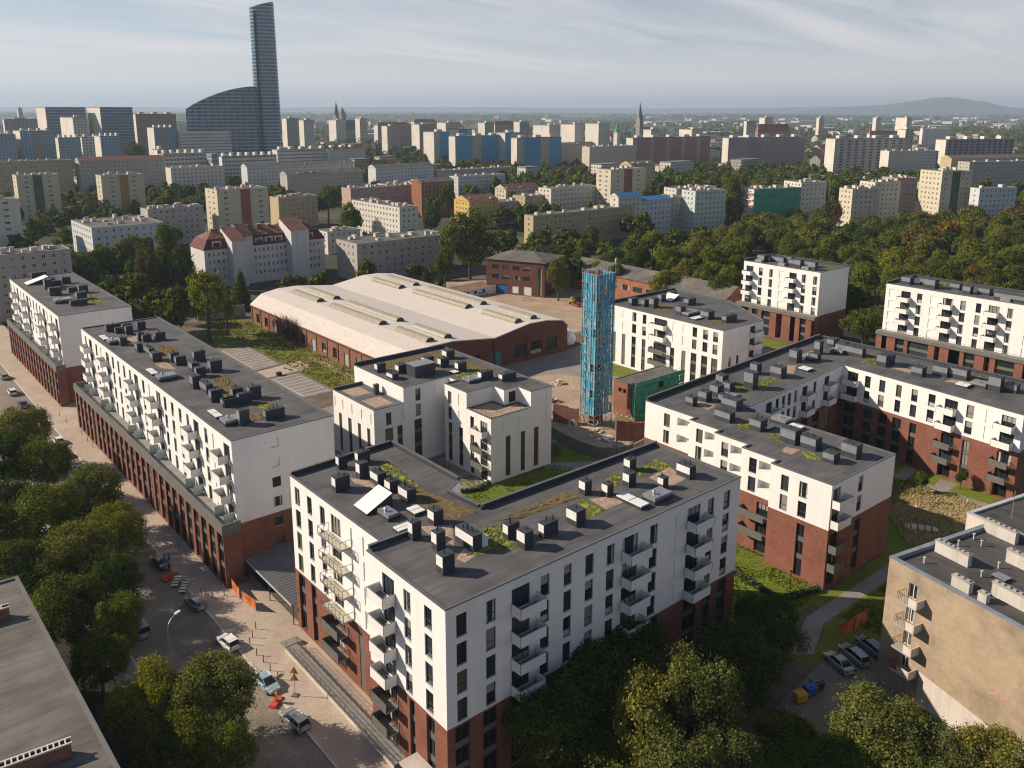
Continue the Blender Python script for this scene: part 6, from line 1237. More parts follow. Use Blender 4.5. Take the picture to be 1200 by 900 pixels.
for k in range(14): a = rr.uniform(0, 6.28); c, s = math.cos(a) * .5, math.sin(a) * .5; cx, cy_ = rr.gauss(0, .5), rr.gauss(0, .5); m.face([(cx - c, cy_ - s, .05), (cx + c, cy_ + s, rr.random() * .4), (cx + c - s, cy_ + s + c, .5 * rr.random()), (cx - c - s, cy_ - s + c, .1)], 'orange_mesh')
obj('mesh_folds', m, t)
def banner(label, pts, z0, h, mat, cat='banner'):
    t = thing('banner_fence', label, cat, (pts[0][0], pts[0][1], z0)); m = MB(); p = MB()
    for a, b in zip(pts[:-1], pts[1:]):
        a, b = Vector(a) - Vector(pts[0]), Vector(b) - Vector(pts[0]); n = 4
        for k in range(n): u, v = a.lerp(b, k / n), a.lerp(b, (k + 1) / n); o_ = .05 * math.sin(k * 2); m.face([(u.x, u.y + o_, .15), (v.x, v.y + .05 * math.sin((k + 1) * 2), .15), (v.x, v.y, h), (u.x, u.y, h)], mat)
        for e in (a, b): p.bar((e.x, e.y, 0), (e.x, e.y, h + .1), .04, 'metal', 6)
    obj('banner', m, t); obj('post', p, t)
def poster(name):
    m, t, b = newmat(name); g = pos(t); c = ramp(t, noise(t, g, .9, 3), [(0.3, (.33, .04, .02)), (0.5, (.5, .13, .03)), (0.62, (.55, .3, .14)), (0.7, (.4, .06, .03))]); t.links.new(c, b.inputs['Base Color'])
poster('poster')
banner('orange banner fence at the brick corner of the long street block', [pw(268, 685), pw(281, 703)], .12, 1.7, 'poster'); banner('orange banner fence running on towards the canopy', [pw(284, 706), pw(300, 717)], .12, 1.8, 'poster')
banner('orange and red printed banner between the lawn and the dirt car park', [pw(983, 749), pw(1000, 739), pw(1016, 729)], .03, 2.2, 'poster')
for k, (px, py) in enumerate([(236, 697), (249, 702), (263, 699), (300, 738), (296, 748), (293, 756), (301, 769), (309, 777), (317, 787), (326, 797), (107, 508), (115, 515), (122, 522), (70, 488), (78, 496)]):
    x, y = pw(px, py); x = max(36.3, min(x, 39.4)); t = thing('bollard', 'black steel bollard in the row along the pavement edge', 'bollard', (x, y, .12), 0, 'bollards along the pavement'); m = MB(); m.bar((0, 0, 0), (0, 0, 1.05), .055, 'black', 8); m.bar((0, 0, 1.05), (0, 0, 1.12), .07, 'metal', 8); obj('post', m, t)
# ramp with railings along the street front of the foreground block
t = thing('access_ramp', 'long access ramp with grey railings along the street front of the foreground block', 'ramp', (41.2, 82, .12)); m = MB(); m.box(-.9, -14.0, 0, .8, 12.5, .45, 'grey_paving', top='slab_floor'); m.box(-.95, -14.2, 0, -.9, 12.6, .5, 'pale_concrete'); obj('ramp_floor', m, t)
for xx in (-.86, .7):
    m = MB(); n = 22
    for k in range(n + 1): y = -14 + 26.4 * k / n; m.bar((xx, y, .45), (xx, y, 1.5), .03, 'spandrel')
    for z in (.65, 1.05, 1.5): m.bar((xx, -14, z), (xx, 12.4, z), .028, 'spandrel')
    for k in range(n): y = -14 + 26.4 * k / n; m.bar((xx, y, .65), (xx, y + 1.2, 1.5), .012, 'spandrel')
    obj('railing', m, t)
t = thing('entrance_steps', 'short flight of dark steps at the end of the railed ramp', 'steps', (41.0, 96.3, .12)); m = MB()
for k in range(5): m.box(-.6, -k * .4, 0, 1.9, -k * .4 + .36, .1 + .09 * k, 'concrete', top='slab_floor')
obj('steps', m, t)
t = thing('entrance_canopy', 'pale concrete canopy slab over a door at the foot of the foreground block', 'canopy', (40.9, 64.2, 0)); m = MB(); m.box(-1.2, -1.6, 2.65, 1.05, 1.6, 2.9, 'pale_concrete'); obj('slab', m, t)
for y in (-1.4, 1.4): m = MB(); m.bar((-1.0, y, .0), (-1.0, y, 2.65), .06, 'anthracite'); obj('post', m, t)
t = thing('corrugated_canopy', 'dark corrugated canopy roof between the two street blocks', 'canopy', (48, 107.5, 0)); m = MB()
n = 46; y0, y1 = -8.6, 7.6
for k in range(n):
    a, b = y0 + (y1 - y0) * k / n, y0 + (y1 - y0) * (k + 1) / n; za, zb = 3.6 + .12 * (k % 2), 3.6 + .12 * ((k + 1) % 2); m.face([(-4.5, a, za - .2), (11.8, a, za + .4), (11.8, b, zb + .4), (-4.5, b, zb - .2)], 'cap')
m.box(-4.6, y0, 3.25, -4.5, y1, 3.5, 'pale_cap'); obj('roof_sheet', m, t)
for x in (-4.2, 3, 11):
    for y in (-8.2, -.5, 7.2): m = MB(); m.bar((x, y, 0), (x, y, 3.4), .08, 'anthracite'); obj('post', m, t)
# street lamp with a curved arm
x, y = pw(197, 790); t = thing('street_lamp', 'grey street lamp with a curved arm above the shaded road', 'street lamp', (27.2, 99.2, 0), R(25)); m = MB(); m.bar((0, 0, 0), (0, 0, 6.5), .09, 'metal', 8, .06); P = [(0, 0, 6.5), (.2, 0, 7.2), (.7, 0, 7.7), (1.4, 0, 7.95)]
for a, b in zip(P[:-1], P[1:]): m.bar(a, b, .06, 'metal', 8)
obj('pole', m, t); m = MB(); m.box(1.3, -.16, 7.88, 2.1, .16, 8.05, 'white_paint'); obj('lamp_head', m, t)
for px, py, lab in ((925, 700, 'black post-top lamp on the lawn by the clipped hedge'), (1160, 580, 'black post-top lamp on the path of the shaded court'), (325, 425, 'black post-top lamp beside the parking bays, left one'), (367, 438, 'black post-top lamp at the corner of the pale plaza'), (411, 448, 'black post-top lamp beside the sandy path near the stepped house'), (492, 273 + 6, 'tall lamp with a white arm at the end wall of the pale housing block')):
    x, y = pw(px, py); h = 4.2 if py > 300 else 9; t = thing('lamp_post', lab, 'street lamp', (x, y, .03)); m = MB(); m.bar((0, 0, 0), (0, 0, h), .06, 'black' if h < 5 else 'metal', 8, .04); obj('pole', m, t); m = MB(); m.bar((0, 0, h), (0, 0, h + .12), .25, 'black' if h < 5 else 'white_paint', 10, .1); obj('lamp_head', m, t)
# bins, hedge, small things
for px, py, mt, lab in ((937, 822, 'bin_yellow', 'yellow waste container on the dirt car park'), (949, 814, 'bin_blue', 'blue waste container beside the yellow one'), (957, 808, 'car_black', 'dark waste container behind the blue one')):
    x, y = pw(px, py); t = thing('waste_container', lab, 'waste container', (x, y, .04), R(-20), 'waste containers'); m = MB(); m.face([(-.65, -.5, .2), (.65, -.5, .2), (.72, -.6, 1.1), (-.72, -.6, 1.1)], mt); m.face([(-.65, .5, .2), (.65, .5, .2), (.72, .6, 1.1), (-.72, .6, 1.1)], mt); m.face([(-.65, -.5, .2), (-.65, .5, .2), (-.72, .6, 1.1), (-.72, -.6, 1.1)], mt); m.face([(.65, -.5, .2), (.65, .5, .2), (.72, .6, 1.1), (.72, -.6, 1.1)], mt); m.box(-.6, -.45, .18, .6, .45, .22, mt); obj('tub', m, t)
    m = MB(); m.box(-.75, -.63, 1.1, .75, .63, 1.2, mt); m.box(-.7, -.3, 1.2, .7, .3, 1.28, mt); obj('lid', m, t)
    for sx_ in (-.5, .5):
        for sy_ in (-.4, .4): m = MB(); m.bar((sx_ - .04, sy_, .1), (sx_ + .04, sy_, .1), .1, 'rubber', 8); obj('wheel', m, t)
def hedge(label, pts, h=.8, w=.9):
    r = np.random.default_rng(int(pts[0][0] * 10)); V = []; c = Vector(pts[0])
    for a, b in zip(pts[:-1], pts[1:]):
        a, b = np.array(a) - np.array(c), np.array(b) - np.array(c); L = np.linalg.norm(b - a); n = int(L * 260); f = r.uniform(0, 1, n)[:, None]; p = np.zeros((n, 3)); p[:, :2] = a * (1 - f) + b * f; d = (b - a) / L; o_ = r.uniform(-w / 2, w / 2, n); p[:, 0] += -d[1] * o_; p[:, 1] += d[0] * o_; p[:, 2] = r.uniform(.05, h, n)
        t1 = r.normal(0, 1, (n, 3)); t1 /= np.linalg.norm(t1, axis=1)[:, None]; t2 = np.cross(t1, r.normal(0, 1, (n, 3))); t2 /= np.linalg.norm(t2, axis=1)[:, None]; s = r.uniform(.07, .17, n)[:, None]; V.append(np.stack([p - t1 * s, p + t2 * s, p + t1 * s, p - t2 * s], 1).reshape(-1, 3))
    me = mesh_of('hedge_foliage', np.concatenate(V), 'leaf_hedge'); t = thing('hedge', label, 'hedge', (c.x, c.y, .03)); obj('foliage', me, t)
foliage('leaf_hedge', (0.05, 0.07, 0.03), (0.2, 0.2, 0.14))
hedge('low clipped hedge bordering the lawn in front of the sawtooth facade', [(103.2, 71.5), (101.6, 66), (100.9, 60.8), (101.2, 59.2)]); hedge('short clipped hedge running to the brick corner of the U-shaped block', [(101.6, 59.3), (107.9, 57.6)]); hedge('low hedge on the lawn at the foot of the stepped white house', [pw(540, 578), pw(560, 575), pw(575, 566)], .7, .7)
for px, py, r, lab in ((746, 527, 1.3, 'round green bush at the right end of the curved fence'), (650, 536, 1.6, 'dark round bush beside the stepped white house'), (430, 418, 1.8, 'bush of tall weeds against the hall wall'), (385, 405, 1.6, 'green shrub before the hall windows'), (351, 402, 1.8, 'dark shrub before the bare creeper on the hall wall'), (886, 520 + 8, 1.2, 'small bush at the edge of the shaded court')):
    x, y = pw(px, py); tree(x, y, r * 1.7, r, lab, lod='mid', col='green', base=0.0, name='bush')
x, y = pw(338, 398); x = 108.2; y = 238; t = thing('bare_creeper', 'bare dark creeper climbing the brick wall of the factory hall up to its roof', 'creeper', (x, y, 0)); m = MB(); rr = random.Random(21)
for k in range(46):
    a = Vector((rr.uniform(.2, .7), rr.gauss(0, 3.2), rr.uniform(0, 1.0))); 
    for j in range(6): b = a + Vector((rr.uniform(-.2, .22), rr.gauss(0, .55), rr.uniform(.7, 1.5))); m.bar(a, b, .05, 'creeper', 3); m.bar(b, b + Vector((rr.uniform(-.3, .1), rr.gauss(0, .5), rr.uniform(.1, .7))), .03, 'creeper', 3); a = b
plain('creeper', (.07, .06, .06), .9, .3, 2); obj('twigs', m, t)
x, y = pw(1079, 622); t = thing('tarpaulin_bundle', 'pale elongated bundle lying in the shaded dry grass', 'bundle', (x, y, .05), R(-55)); m = MB(); m.bar((-2.2, 0, .45), (2.2, 0, .45), .62, 'pale_concrete', 9, .5); m.bar((2.2, 0, .45), (2.7, 0, .45), .5, 'pale_concrete', 9, .15); m.bar((-2.2, 0, .45), (-2.7, 0, .4), .62, 'pale_concrete', 9, .2)
for k in range(4): m.bar((-1.8 + k * 1.1, 0, .45), (-1.6 + k * 1.1, 0, .45), .68, 'dark_concrete', 9)
obj('bundle', m, t)
t = thing('park_bench', 'dark bench on the pale plaza by the parking bays', 'bench', pw(337, 433) + (.03,), R(100)); m = MB(); m.box(-1.6, -.25, .4, 1.6, .25, .48, 'plank'); obj('seat', m, t)
for s in (-1.2, 1.2): m = MB(); m.box(s - .1, -.2, 0, s + .1, .2, .4, 'black'); obj('leg', m, t)
t = thing('planter_box', 'dark square planter box beside the bench on the pale plaza', 'planter', pw(327, 440) + (.03,)); m = MB(); m.box(-.6, -.6, 0, .6, .6, .9, 'black', top='dark_soil'); obj('box', m, t)
x, y = pw(671, 355); t = thing('mini_excavator', 'small yellow excavator standing left of the blue tower', 'excavator', (x, y, 0), R(200)); m = MB(); m.box(-1, -.9, 0, 1, -.5, .5, 'black'); m.box(-1, .5, 0, 1, .9, .5, 'black'); obj('track', m, t); m = MB(); m.box(-.8, -.8, .55, .8, .8, 1.2, 'bin_yellow'); m.box(-.1, -.6, 1.2, .8, .2, 2.3, 'bin_yellow'); obj('cab', m, t); m = MB(); m.bar((.8, .4, 1), (2.2, .4, 2.4), .12, 'bin_yellow'); m.bar((2.2, .4, 2.4), (3, .4, .8), .1, 'bin_yellow'); m.box(2.7, .1, .2, 3.2, .7, .8, 'black'); obj('arm', m, t)
x, y = pw(706, 352); t = thing('loading_ramp', 'grey metal gantry frame in the shade of the yard', 'gantry', pw(620, 353) + (0,)); m = MB()
for s in (-1.5, 1.5): m.bar((s, 0, 0), (s, 0, 1.8), .08, 'metal'); m.bar((s, 1.5, 0), (s, 1.5, 1.2), .08, 'metal')
m.bar((-1.5, 0, 1.8), (1.5, 0, 1.8), .08, 'metal'); m.bar((-1.5, 1.5, 1.2), (1.5, 1.5, 1.2), .08, 'metal'); obj('frame', m, t)
# ------------------------------------------------------------------ the city behind
def fit(x, y, h, dx, dy, target):
    lo, hi = 0.0, 400.0; f0 = px_of(x, y, h)[0]
    sgn = 1 if target > f0 else -1
    for _ in range(40):
        m_ = (lo + hi) / 2
        if (px_of(x + dx * m_, y + dy * m_, h)[0] - target) * sgn < 0: lo = m_
        else: hi = m_
    return (lo + hi) / 2
def turn(xc): return 0.0 if xc < 640 else -min(.42, (xc - 640) / CF * 1.05)
def foot(xl, xc, xr, ytop, dist, depth=None):
    x, y = at_d(xc, dist); h = hz(xc, ytop, dist); a = turn(xc); c, s = math.cos(a), math.sin(a)
    Lu = fit(x, y, h, c, s, xr) if xr > xc else (depth or 12); Lw = fit(x, y, h, -s, c, xl) if xl < xc - 3 else (depth or 12)
    Lw = max(Lw, 7.0); ex = [x, x + c * Lu, x - s * Lw, x + c * Lu - s * Lw]; ey = [y, y + s * Lu, y + c * Lw, y + s * Lu + c * Lw]
    KEEP.append((min(ex), min(ey), max(ex), max(ey)))
    return x, y, h, min(Lu, 170), min(Lw, 120)
def roof_bits(B, x, y, h, Lu, Lw, n, seed, mat='hall_white'):
    rr = random.Random(seed); m = None
    for k in range(n):
        m = MB(); a, b, c = rr.uniform(1, 2.6), rr.uniform(1, 3.2), rr.uniform(.7, 1.9); m.box(0, 0, 0, a, b, c, mat); m.box(-.1, -.1, c, a + .1, b + .1, c + .12, 'concrete'); p = B.o2(x + 1 + (Lu - 3.5) * (k + rr.random() * .6) / n, y + rr.uniform(.5, max(.6, Lw - 3.5))); obj('chimney', m, B.root, (p[0], p[1], h - .2))
def house(label, xl, xc, xr, ytop, dist, wall, roof='grey_roof', cat='housing block', name='housing_block', pitch=3.1, fl=2.9, ww=1.15, wh=1.35, depth=12, group=None, k='old', bits=5, side=True, stair=None, top=1.1, gable=None, base=1.2, ws=None):
    X, Y, h, Lu, Lw = foot(xl, xc, xr, ytop, dist, depth); B = Building(name, label, cat, (X, Y), group); B.root.rotation_euler = (0, 0, turn(xc)); B.off = Vector((0, 0)); x = y = 0.0
    ops = {0: [], 3: []}
    for e, L in ((0, Lu), (3, Lw)):
        if (e == 0 and xr <= xc) or (e == 3 and (xl >= xc or not side)): continue
        n = max(1, int((L - 1) / pitch)); z = h - top - wh; off = (L - n * pitch) / 2
        while z > base:
            for j in range(n):
                a = off + j * pitch + (pitch - ww) / 2
                if stair and e == 0 and stair[1] - .1 < (a + ww / 2) / L < stair[2] + .1: continue
                ops[e].append(op(k, a, a + ww, z, z + wh, .14, nm='window'))
            z -= fl
    B.block([(x, y), (x + Lu, y), (x + Lu, y + Lw), (x, y + Lw)], 0, None, h, ops, up=wall, roof=roof, rim=.35, rimh=.15, capm='concrete')
    if stair and xr > xc:
        m = MB(); m.box(x - B.off.x + Lu * stair[1], -.35, 0, x - B.off.x + Lu * stair[2], -.004, h - .2, stair[0]); B.put('stair_bay', m)
    if gable:
        r = MB(); Q = B.polyo(inset([(x, y), (x + Lu, y), (x + Lu, y + Lw), (x, y + Lw)], -.3)); za, zb = h + .03, h + gable[1]
        if Lu >= Lw: ra, rb = (Vector(Q[0]) + Vector(Q[3])) / 2, (Vector(Q[1]) + Vector(Q[2])) / 2; F = ([Q[0], Q[1], rb, ra], [Q[2], Q[3], ra, rb], [Q[1], Q[2], rb], [Q[3], Q[0], ra])
        else: ra, rb = (Vector(Q[0]) + Vector(Q[1])) / 2, (Vector(Q[3]) + Vector(Q[2])) / 2; F = ([Q[1], Q[2], rb, ra], [Q[3], Q[0], ra, rb], [Q[0], Q[1], ra], [Q[2], Q[3], rb])
        for i, f in enumerate(F): r.face([(p[0], p[1], zb) if isinstance(p, Vector) else (p[0], p[1], za) for p in f], gable[0] if i < 2 else wall)
        B.put('pitched_roof', r)
    if bits: roof_bits(B, x, y, h, Lu, Lw, bits, int(xc * 7 + ytop))
    B.done(); return B, 0, 0, h, Lu, Lw
streaky('cream', (.50, .45, .34), (.38, .33, .22), .3); streaky('pale', (.55, .52, .46), (.4, .37, .32), .35); streaky('greyish', (.38, .355, .32), (.28, .26, .23), .4); streaky('bluewhite', (.5, .51, .52), (.36, .37, .38), .3); streaky('yellow', (.55, .36, .12), (.4, .28, .12), .3); streaky('pinkish', (.42, .29, .25), (.35, .2, .16), .3); streaky('ochre', (.42, .34, .2), (.3, .25, .16), .3); streaky('palegreen', (.45, .52, .47), (.35, .4, .36), .3)
plain('stair_brown', (.25, .1, .05), .8, .15, .3); plain('stair_green', (.07, .1, .06), .8, .15, .3); plain('stair_ochre', (.3, .2, .06), .8, .15, .3); plain('blue_roof', (.05, .17, .4), .5, .15, .3)
TW = 'cream tower blocks'
house('cream eight-storey block with a red-brown stair bay behind the red-roofed house', 240, 247, 314, 223, 477, 'cream', stair=('stair_brown', .45, .63), group=TW, pitch=6.5, ww=2.2, wh=1.1)
house('cream block with a dark green stair bay, left of the upper-left pair', 8, 9, 68, 206, 600, 'cream', stair=('stair_green', .38, .6), group=TW, pitch=6.5, ww=2.2, wh=1.1); house('cream block with an ochre stair bay, right of the upper-left pair', 107, 110, 168, 206, 585, 'cream', stair=('stair_ochre', .42, .62), group=TW, pitch=6.5, ww=2.2, wh=1.1)
house('pale tower block with red balconies cut by the left edge', -60, -58, 22, 237, 430, 'pale', pitch=5, ww=2.2, wh=1.1, bits=3)
house('low four-storey blue-white block running back among the trees at the left', 83, 92, 192, 268, 400, 'bluewhite', bits=12); house('low grey block at the left edge behind the farthest street block', -60, -58, 82, 304, 322, 'greyish', bits=8)
house('long grey five-storey block behind the factory hall', 394, 412, 527, 286, 348, 'greyish', bits=9, pitch=3.6)
house('pale five-storey housing block with a long sunlit side, seen corner-on left of centre', 412, 465, 490, 243, 440, 'pale', bits=10)
house('low pale terrace peeping out between the red-roofed house and the long grey block', 376, 377, 422, 272, 420, 'pale', bits=4)
house('tall white block with orange balconies and a brown stair bay, right of centre', 699, 718, 757, 199, 545, 'cream', stair=('stair_brown', .38, .6), group=TW, pitch=6, ww=2, wh=1.2, bits=4)
house('yellow house with a red gable roof in the terrace right of the tall poplar group', 532, 549, 584, 236, 500, 'yellow', gable=('tiles', 3), bits=4, cat='town house', name='town_house'); house('blue-grey tenement squeezed between the yellow house and the long beige tenement', 583, 584, 617, 237, 520, 'greyish', cat='tenement', name='tenement_house', bits=3); house('beige tenement with window surrounds left of the taller beige one', 615, 616, 648, 230, 525, 'ochre', cat='tenement', name='tenement_house', bits=4); house('long tall beige tenement with many windows, left of the white and orange block', 646, 647, 698, 221, 530, 'pale', cat='tenement', name='tenement_house', bits=6)
house('white apartment house with loggias behind the yellow house', 535, 536, 592, 207, 640, 'bluewhite', bits=6); house('house with a dark pitched roof behind the beige tenement', 590, 593, 632, 222, 575, 'cream', gable=('tiles', 3), bits=3, cat='town house', name='town_house')
house('pale house with a blue sheet roof, left wing of the blue-roofed pair', 718, 728, 752, 231, 470, 'pale', roof='blue_roof', bits=0, cat='town house', name='town_house', gable=('blue_roof', 2)); house('white house with a blue sheet roof in front of the tall slim poplar', 734, 750, 786, 236, 480, 'bluewhite', roof='blue_roof', bits=2, cat='town house', name='town_house', gable=('blue_roof', 2))
house('grey tenement back wall left of the pale green tenement', 784, 785, 820, 232, 500, 'greyish', bits=5, cat='tenement', name='tenement_house'); house('pale green tenement left of the very tall slim poplar', 818, 820, 851, 224, 500, 'palegreen', bits=6, cat='tenement', name='tenement_house'); house('white-topped tenement behind the pale green one', 795, 797, 840, 221, 545, 'pale', bits=6, cat='tenement', name='tenement_house')
b, x, y, h, Lu, Lw = house('house under renovation wrapped in dark green netting', 868, 890, 938, 222, 520, 'pale', bits=9, cat='tenement', name='tenement_house')
q = MB(); n = 8
for k in range(n):
    for z in range(5): q.face([(Lu * k / n + .05, -1.0 - .12 * (k % 2), z * h / 5 + .2), (Lu * (k + 1) / n - .05, -1.0, z * h / 5 + .2), (Lu * (k + 1) / n - .05, -1.1, (z + 1) * h / 5), (Lu * k / n + .05, -1.0, (z + 1) * h / 5)], 'net_green')
obj('scaffold_netting', q, b.root)
q = MB()
for z in range(7): q.box(-.9, 0, z * h / 7 + .3, -.05, Lw, z * h / 7 + .9, 'hall_white' if z % 2 else 'orange_wall')
obj('scaffolding', q, b.root)
house('house with a big blank white gable and a brown front, right of the green-netted one', 919, 946, 969, 214, 560, 'pale', bits=4, cat='tenement', name='tenement_house'); house('cream tenement group with irregular flat roofs at the edge of the woods', 984, 1008, 1032, 222, 510, 'cream', bits=7, cat='tenement', name='tenement_house'); house('cream tenement standing behind and right of the irregular group', 1008, 1034, 1056, 214, 560, 'pale', bits=6, cat='tenement', name='tenement_house'); house('yellow-and-green apartment house above the woods on the right', 1079, 1113, 1140, 201, 560, 'cream', stair=('stair_green', .35, .6), bits=5, group=TW); house('pinkish house with flat roofs left of the yellow-and-green house', 1034, 1060, 1076, 209, 600, 'pinkish', bits=5, cat='tenement', name='tenement_house')
house('low white workshop with a grey roof at the right edge above the woods', 1148, 1160, 1192, 221, 560, 'bluewhite', bits=2, cat='workshop', name='workshop_building'); house('long low grey block behind the yellow-and-green house', 1142, 1144, 1215, 190, 760, 'greyish', bits=5)
house('ochre gabled house beyond the low hall at the centre', 616, 626, 760, 253, 425, 'ochre', bits=8, cat='housing block')
# terraces of the middle ground, left
for i, (xl, xr, yt, dd, wl, lab) in enumerate([(160, 238, 246, 470, 'greyish', 'long low block with a dark roof behind the low blue-white block'), (283, 415, 196, 700, 'bluewhite', 'long row of pale terraces behind the cream block with the red-brown bay'), (318, 372, 232, 520, 'ochre', 'low block behind the red-roofed house on its right'), (330, 425, 205, 640, 'greyish', 'grey tenement row with many chimneys left of the pale two-sided block'), (405, 496, 221, 560, 'pinkish', 'long pinkish low building behind the pale two-sided block'), (436, 508, 197, 690, 'bluewhite', 'white low office row in front of the tree belt'), (448, 496, 216, 590, 'pale', 'pale low terrace behind the pinkish building'), (490, 532, 214, 560, 'stair_brown', 'dark red and cream tenement left of the yellow house'), (510, 600, 200, 720, 'greyish', 'long grey flat-roofed row left of the middle trees'), (380, 428, 176, 900, 'palegreen', 'green-grey tenement with a pale gable'), (362, 386, 175, 930, 'pale', 'pale gabled house beside the green-grey tenement'), (740, 768, 171 + 22, 640, 'ochre', 'ochre house right of the white and orange block'), (690, 745, 172, 900, 'cream', 'cream turreted tenement row before the red-brown slab'), (655, 698, 170, 940, 'greyish', 'grey tenement left of the cream turreted row'), (1045, 1098, 177, 880, 'pale', 'pale low slab between the two grey slabs'), (1120, 1200, 186, 800, 'ochre', 'low brown row in front of the rightmost grey slab')]):
    house(lab, xl, xl + 2, xr, yt, dd, wl, bits=10, cat='terrace', name='terrace_row', side=False, gable=('tiles' if i in (9, 12) else 'grey_roof', 2.5) if i % 2 else None)
house('long low ochre hall in front of the hazy blue blocks at the left edge', -20, -18, 84, 190, 700, 'ochre', bits=7, cat='terrace', name='terrace_row', side=False)
house('long low building with a dark red roof below the hazy blue blocks', 84, 86, 192, 189, 705, 'greyish', bits=8, cat='terrace', name='terrace_row', side=False, gable=('tiles', 2.5))
house('pale low block with a flat roof right of the dark red roofed building', 192, 194, 262, 197, 690, 'pale', bits=6, cat='terrace', name='terrace_row', side=False)
# the white tenement with red roofs
x0, y0 = pw(214, 352, 0); x1, y1 = pw(380, 338, 0); x1 = x0 + 76
def redroof():
    x, y = at_d(226, 350)
    B = Building('red_roofed_house', 'large white tenement with red-brown mansard roofs and three projecting white bays', 'tenement', (x, y)); L = fit(x, y, 15, 1, 0, 380); KEEP.append((x - 8, y - 6, x + L, y + 16)); h = 15.5
    f = []
    for e, z in enumerate((12.6, 9.5, 6.4, 3.3)):
        for j in range(26):
            a = 1.5 + j * (L - 3) / 26
            if .2 < a / L < .36 or .68 < a / L < .8: continue
            f.append(op('old', a, a + .9, z, z + 1.6, .15, nm='window'))
    B.block([(x, y), (x + L, y), (x + L, y + 15), (x, y + 15)], 0, None, h, {0: f}, up='pale_wall', roof='tiles', rim=.2, rimh=.1)
    r = MB(); q = [(-.4, -.4), (L + .4, -.4), (L + .4, 15.4), (-.4, 15.4)]; i1 = [(2, 1.6), (L - 2, 1.6), (L - 2, 13.4), (2, 13.4)]; i2 = [(6, 7), (L - 6, 7), (L - 6, 8), (6, 8)]
    for k in range(4):
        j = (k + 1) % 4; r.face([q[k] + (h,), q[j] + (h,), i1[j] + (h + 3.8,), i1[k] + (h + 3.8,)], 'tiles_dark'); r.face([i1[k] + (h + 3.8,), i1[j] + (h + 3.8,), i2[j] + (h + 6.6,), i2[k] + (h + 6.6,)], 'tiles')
    B.put('mansard_roof', r)
    for u in (.1, .44, .52, .6, .87):
        m = MB(); m.box(-1.6, 0, 0, 1.6, 2.4, 2.4, 'white_paint', top='tiles'); m.face([(-1.8, -.1, 2.4), (1.8, -.1, 2.4), (1.8, 3.2, 3.0), (-1.8, 3.2, 3.0)], 'tiles'); o = obj('dormer', m, B.root, (L * u, .1, h + .5)); fm, pm = win_meshes(2.6, 1.7, .02, 'multi'); o2_ = obj('window', fm, o, (0, -.03, .4)); obj('pane', pm, o2_)
    for u, w_, hh, out in ((.235, 6, h + 6.2, 5.5), (.33, 5, h + 7.0, 1.0), (.74, 8, h + 8.0, 5)):
        m = MB(); a = L * u - w_ / 2; m.prism([(a, -out), (a + w_, -out), (a + w_, 6), (a, 6)], 0, hh - 3.0, 'pale_wall', cap=False)
        m.face([(a, -out, hh - 3), (a, 6, hh - 3), (a, 6, hh + 1.4)], 'pale_wall'); m.face([(a + w_, -out, hh - 3), (a + w_, 6, hh - 3), (a + w_, 6, hh + 1.4)], 'pale_wall'); m.face([(a, 6, hh - 3), (a + w_, 6, hh - 3), (a + w_, 6, hh + 1.4), (a, 6, hh + 1.4)], 'pale_wall')
        B.put('bay', m); r = MB(); r.face([(a - .2, -out - .2, hh - 3), (a + w_ + .2, -out - .2, hh - 3), (a + w_ + .2, 6.1, hh + 1.5), (a - .2, 6.1, hh + 1.5)], 'tiles'); B.put('bay_roof', r)
    roof_bits(B, x + 3, y + 5, h + 6.2, L - 6, 5, 9, 3, 'old_brick'); B.done()
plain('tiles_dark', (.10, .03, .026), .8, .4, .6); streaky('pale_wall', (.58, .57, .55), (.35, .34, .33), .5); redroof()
# big slabs and coloured blocks, farther out: small windows live in the wall material
facade('slab_red', (.36, .22, .18), (.05, .045, .05), 3.0, 2.8, .45, .5, band=((.42, .38, .34), 22, .2, 0)); facade('slab_pink', (.42, .31, .29), (.06, .055, .06), 3.0, 2.8, .45, .5, band=((.4, .37, .35), 20, .2, 4)); facade('slab_grey', (.38, .37, .34), (.06, .06, .06), 5.2, 2.8, .4, .45, band=((.36, .35, .33), 18, .25, 0)); facade('slab_dark', (.29, .26, .26), (.05, .05, .055), 3.4, 2.8, .5, .5, band=((.3, .28, .27), 24, .15, 3))
facade('slab_blue', (.09, .30, .46), (.05, .12, .18), 3.2, 2.8, .45, .45, band=((.44, .38, .3), 36, .35, 9)); facade('slab_hazy', (.2, .31, .38), (.1, .14, .18), 3.2, 2.8, .45, .45, band=((.3, .24, .2), 30, .3, 5)); facade('f_white', (.52, .49, .44), (.1, .1, .11), 3.4, 3.0, .45, .45); facade('f_cream', (.46, .39, .28), (.09, .08, .08), 3.4, 3.0, .45, .45); facade('f_grey', (.3, .29, .28), (.07, .07, .08), 3.6, 3.0, .5, .45); facade('f_glass', (.28, .33, .36), (.09, .13, .16), 2.4, 3.6, .8, .7); facade('f_office', (.5, .48, .45), (.13, .135, .14), 3.2, 3.4, .8, .36); facade('f_brown', (.33, .24, .19), (.06, .05, .05), 3.4, 3.0, .45, .45)
plain('lit_end', (.56, .52, .46), .85, .1, .1, fine=0.05); plain('red_tile_far', (.30, .09, .05), .85, .25, .05); plain('grey_far', (.17, .165, .16), .85, .2, .05)
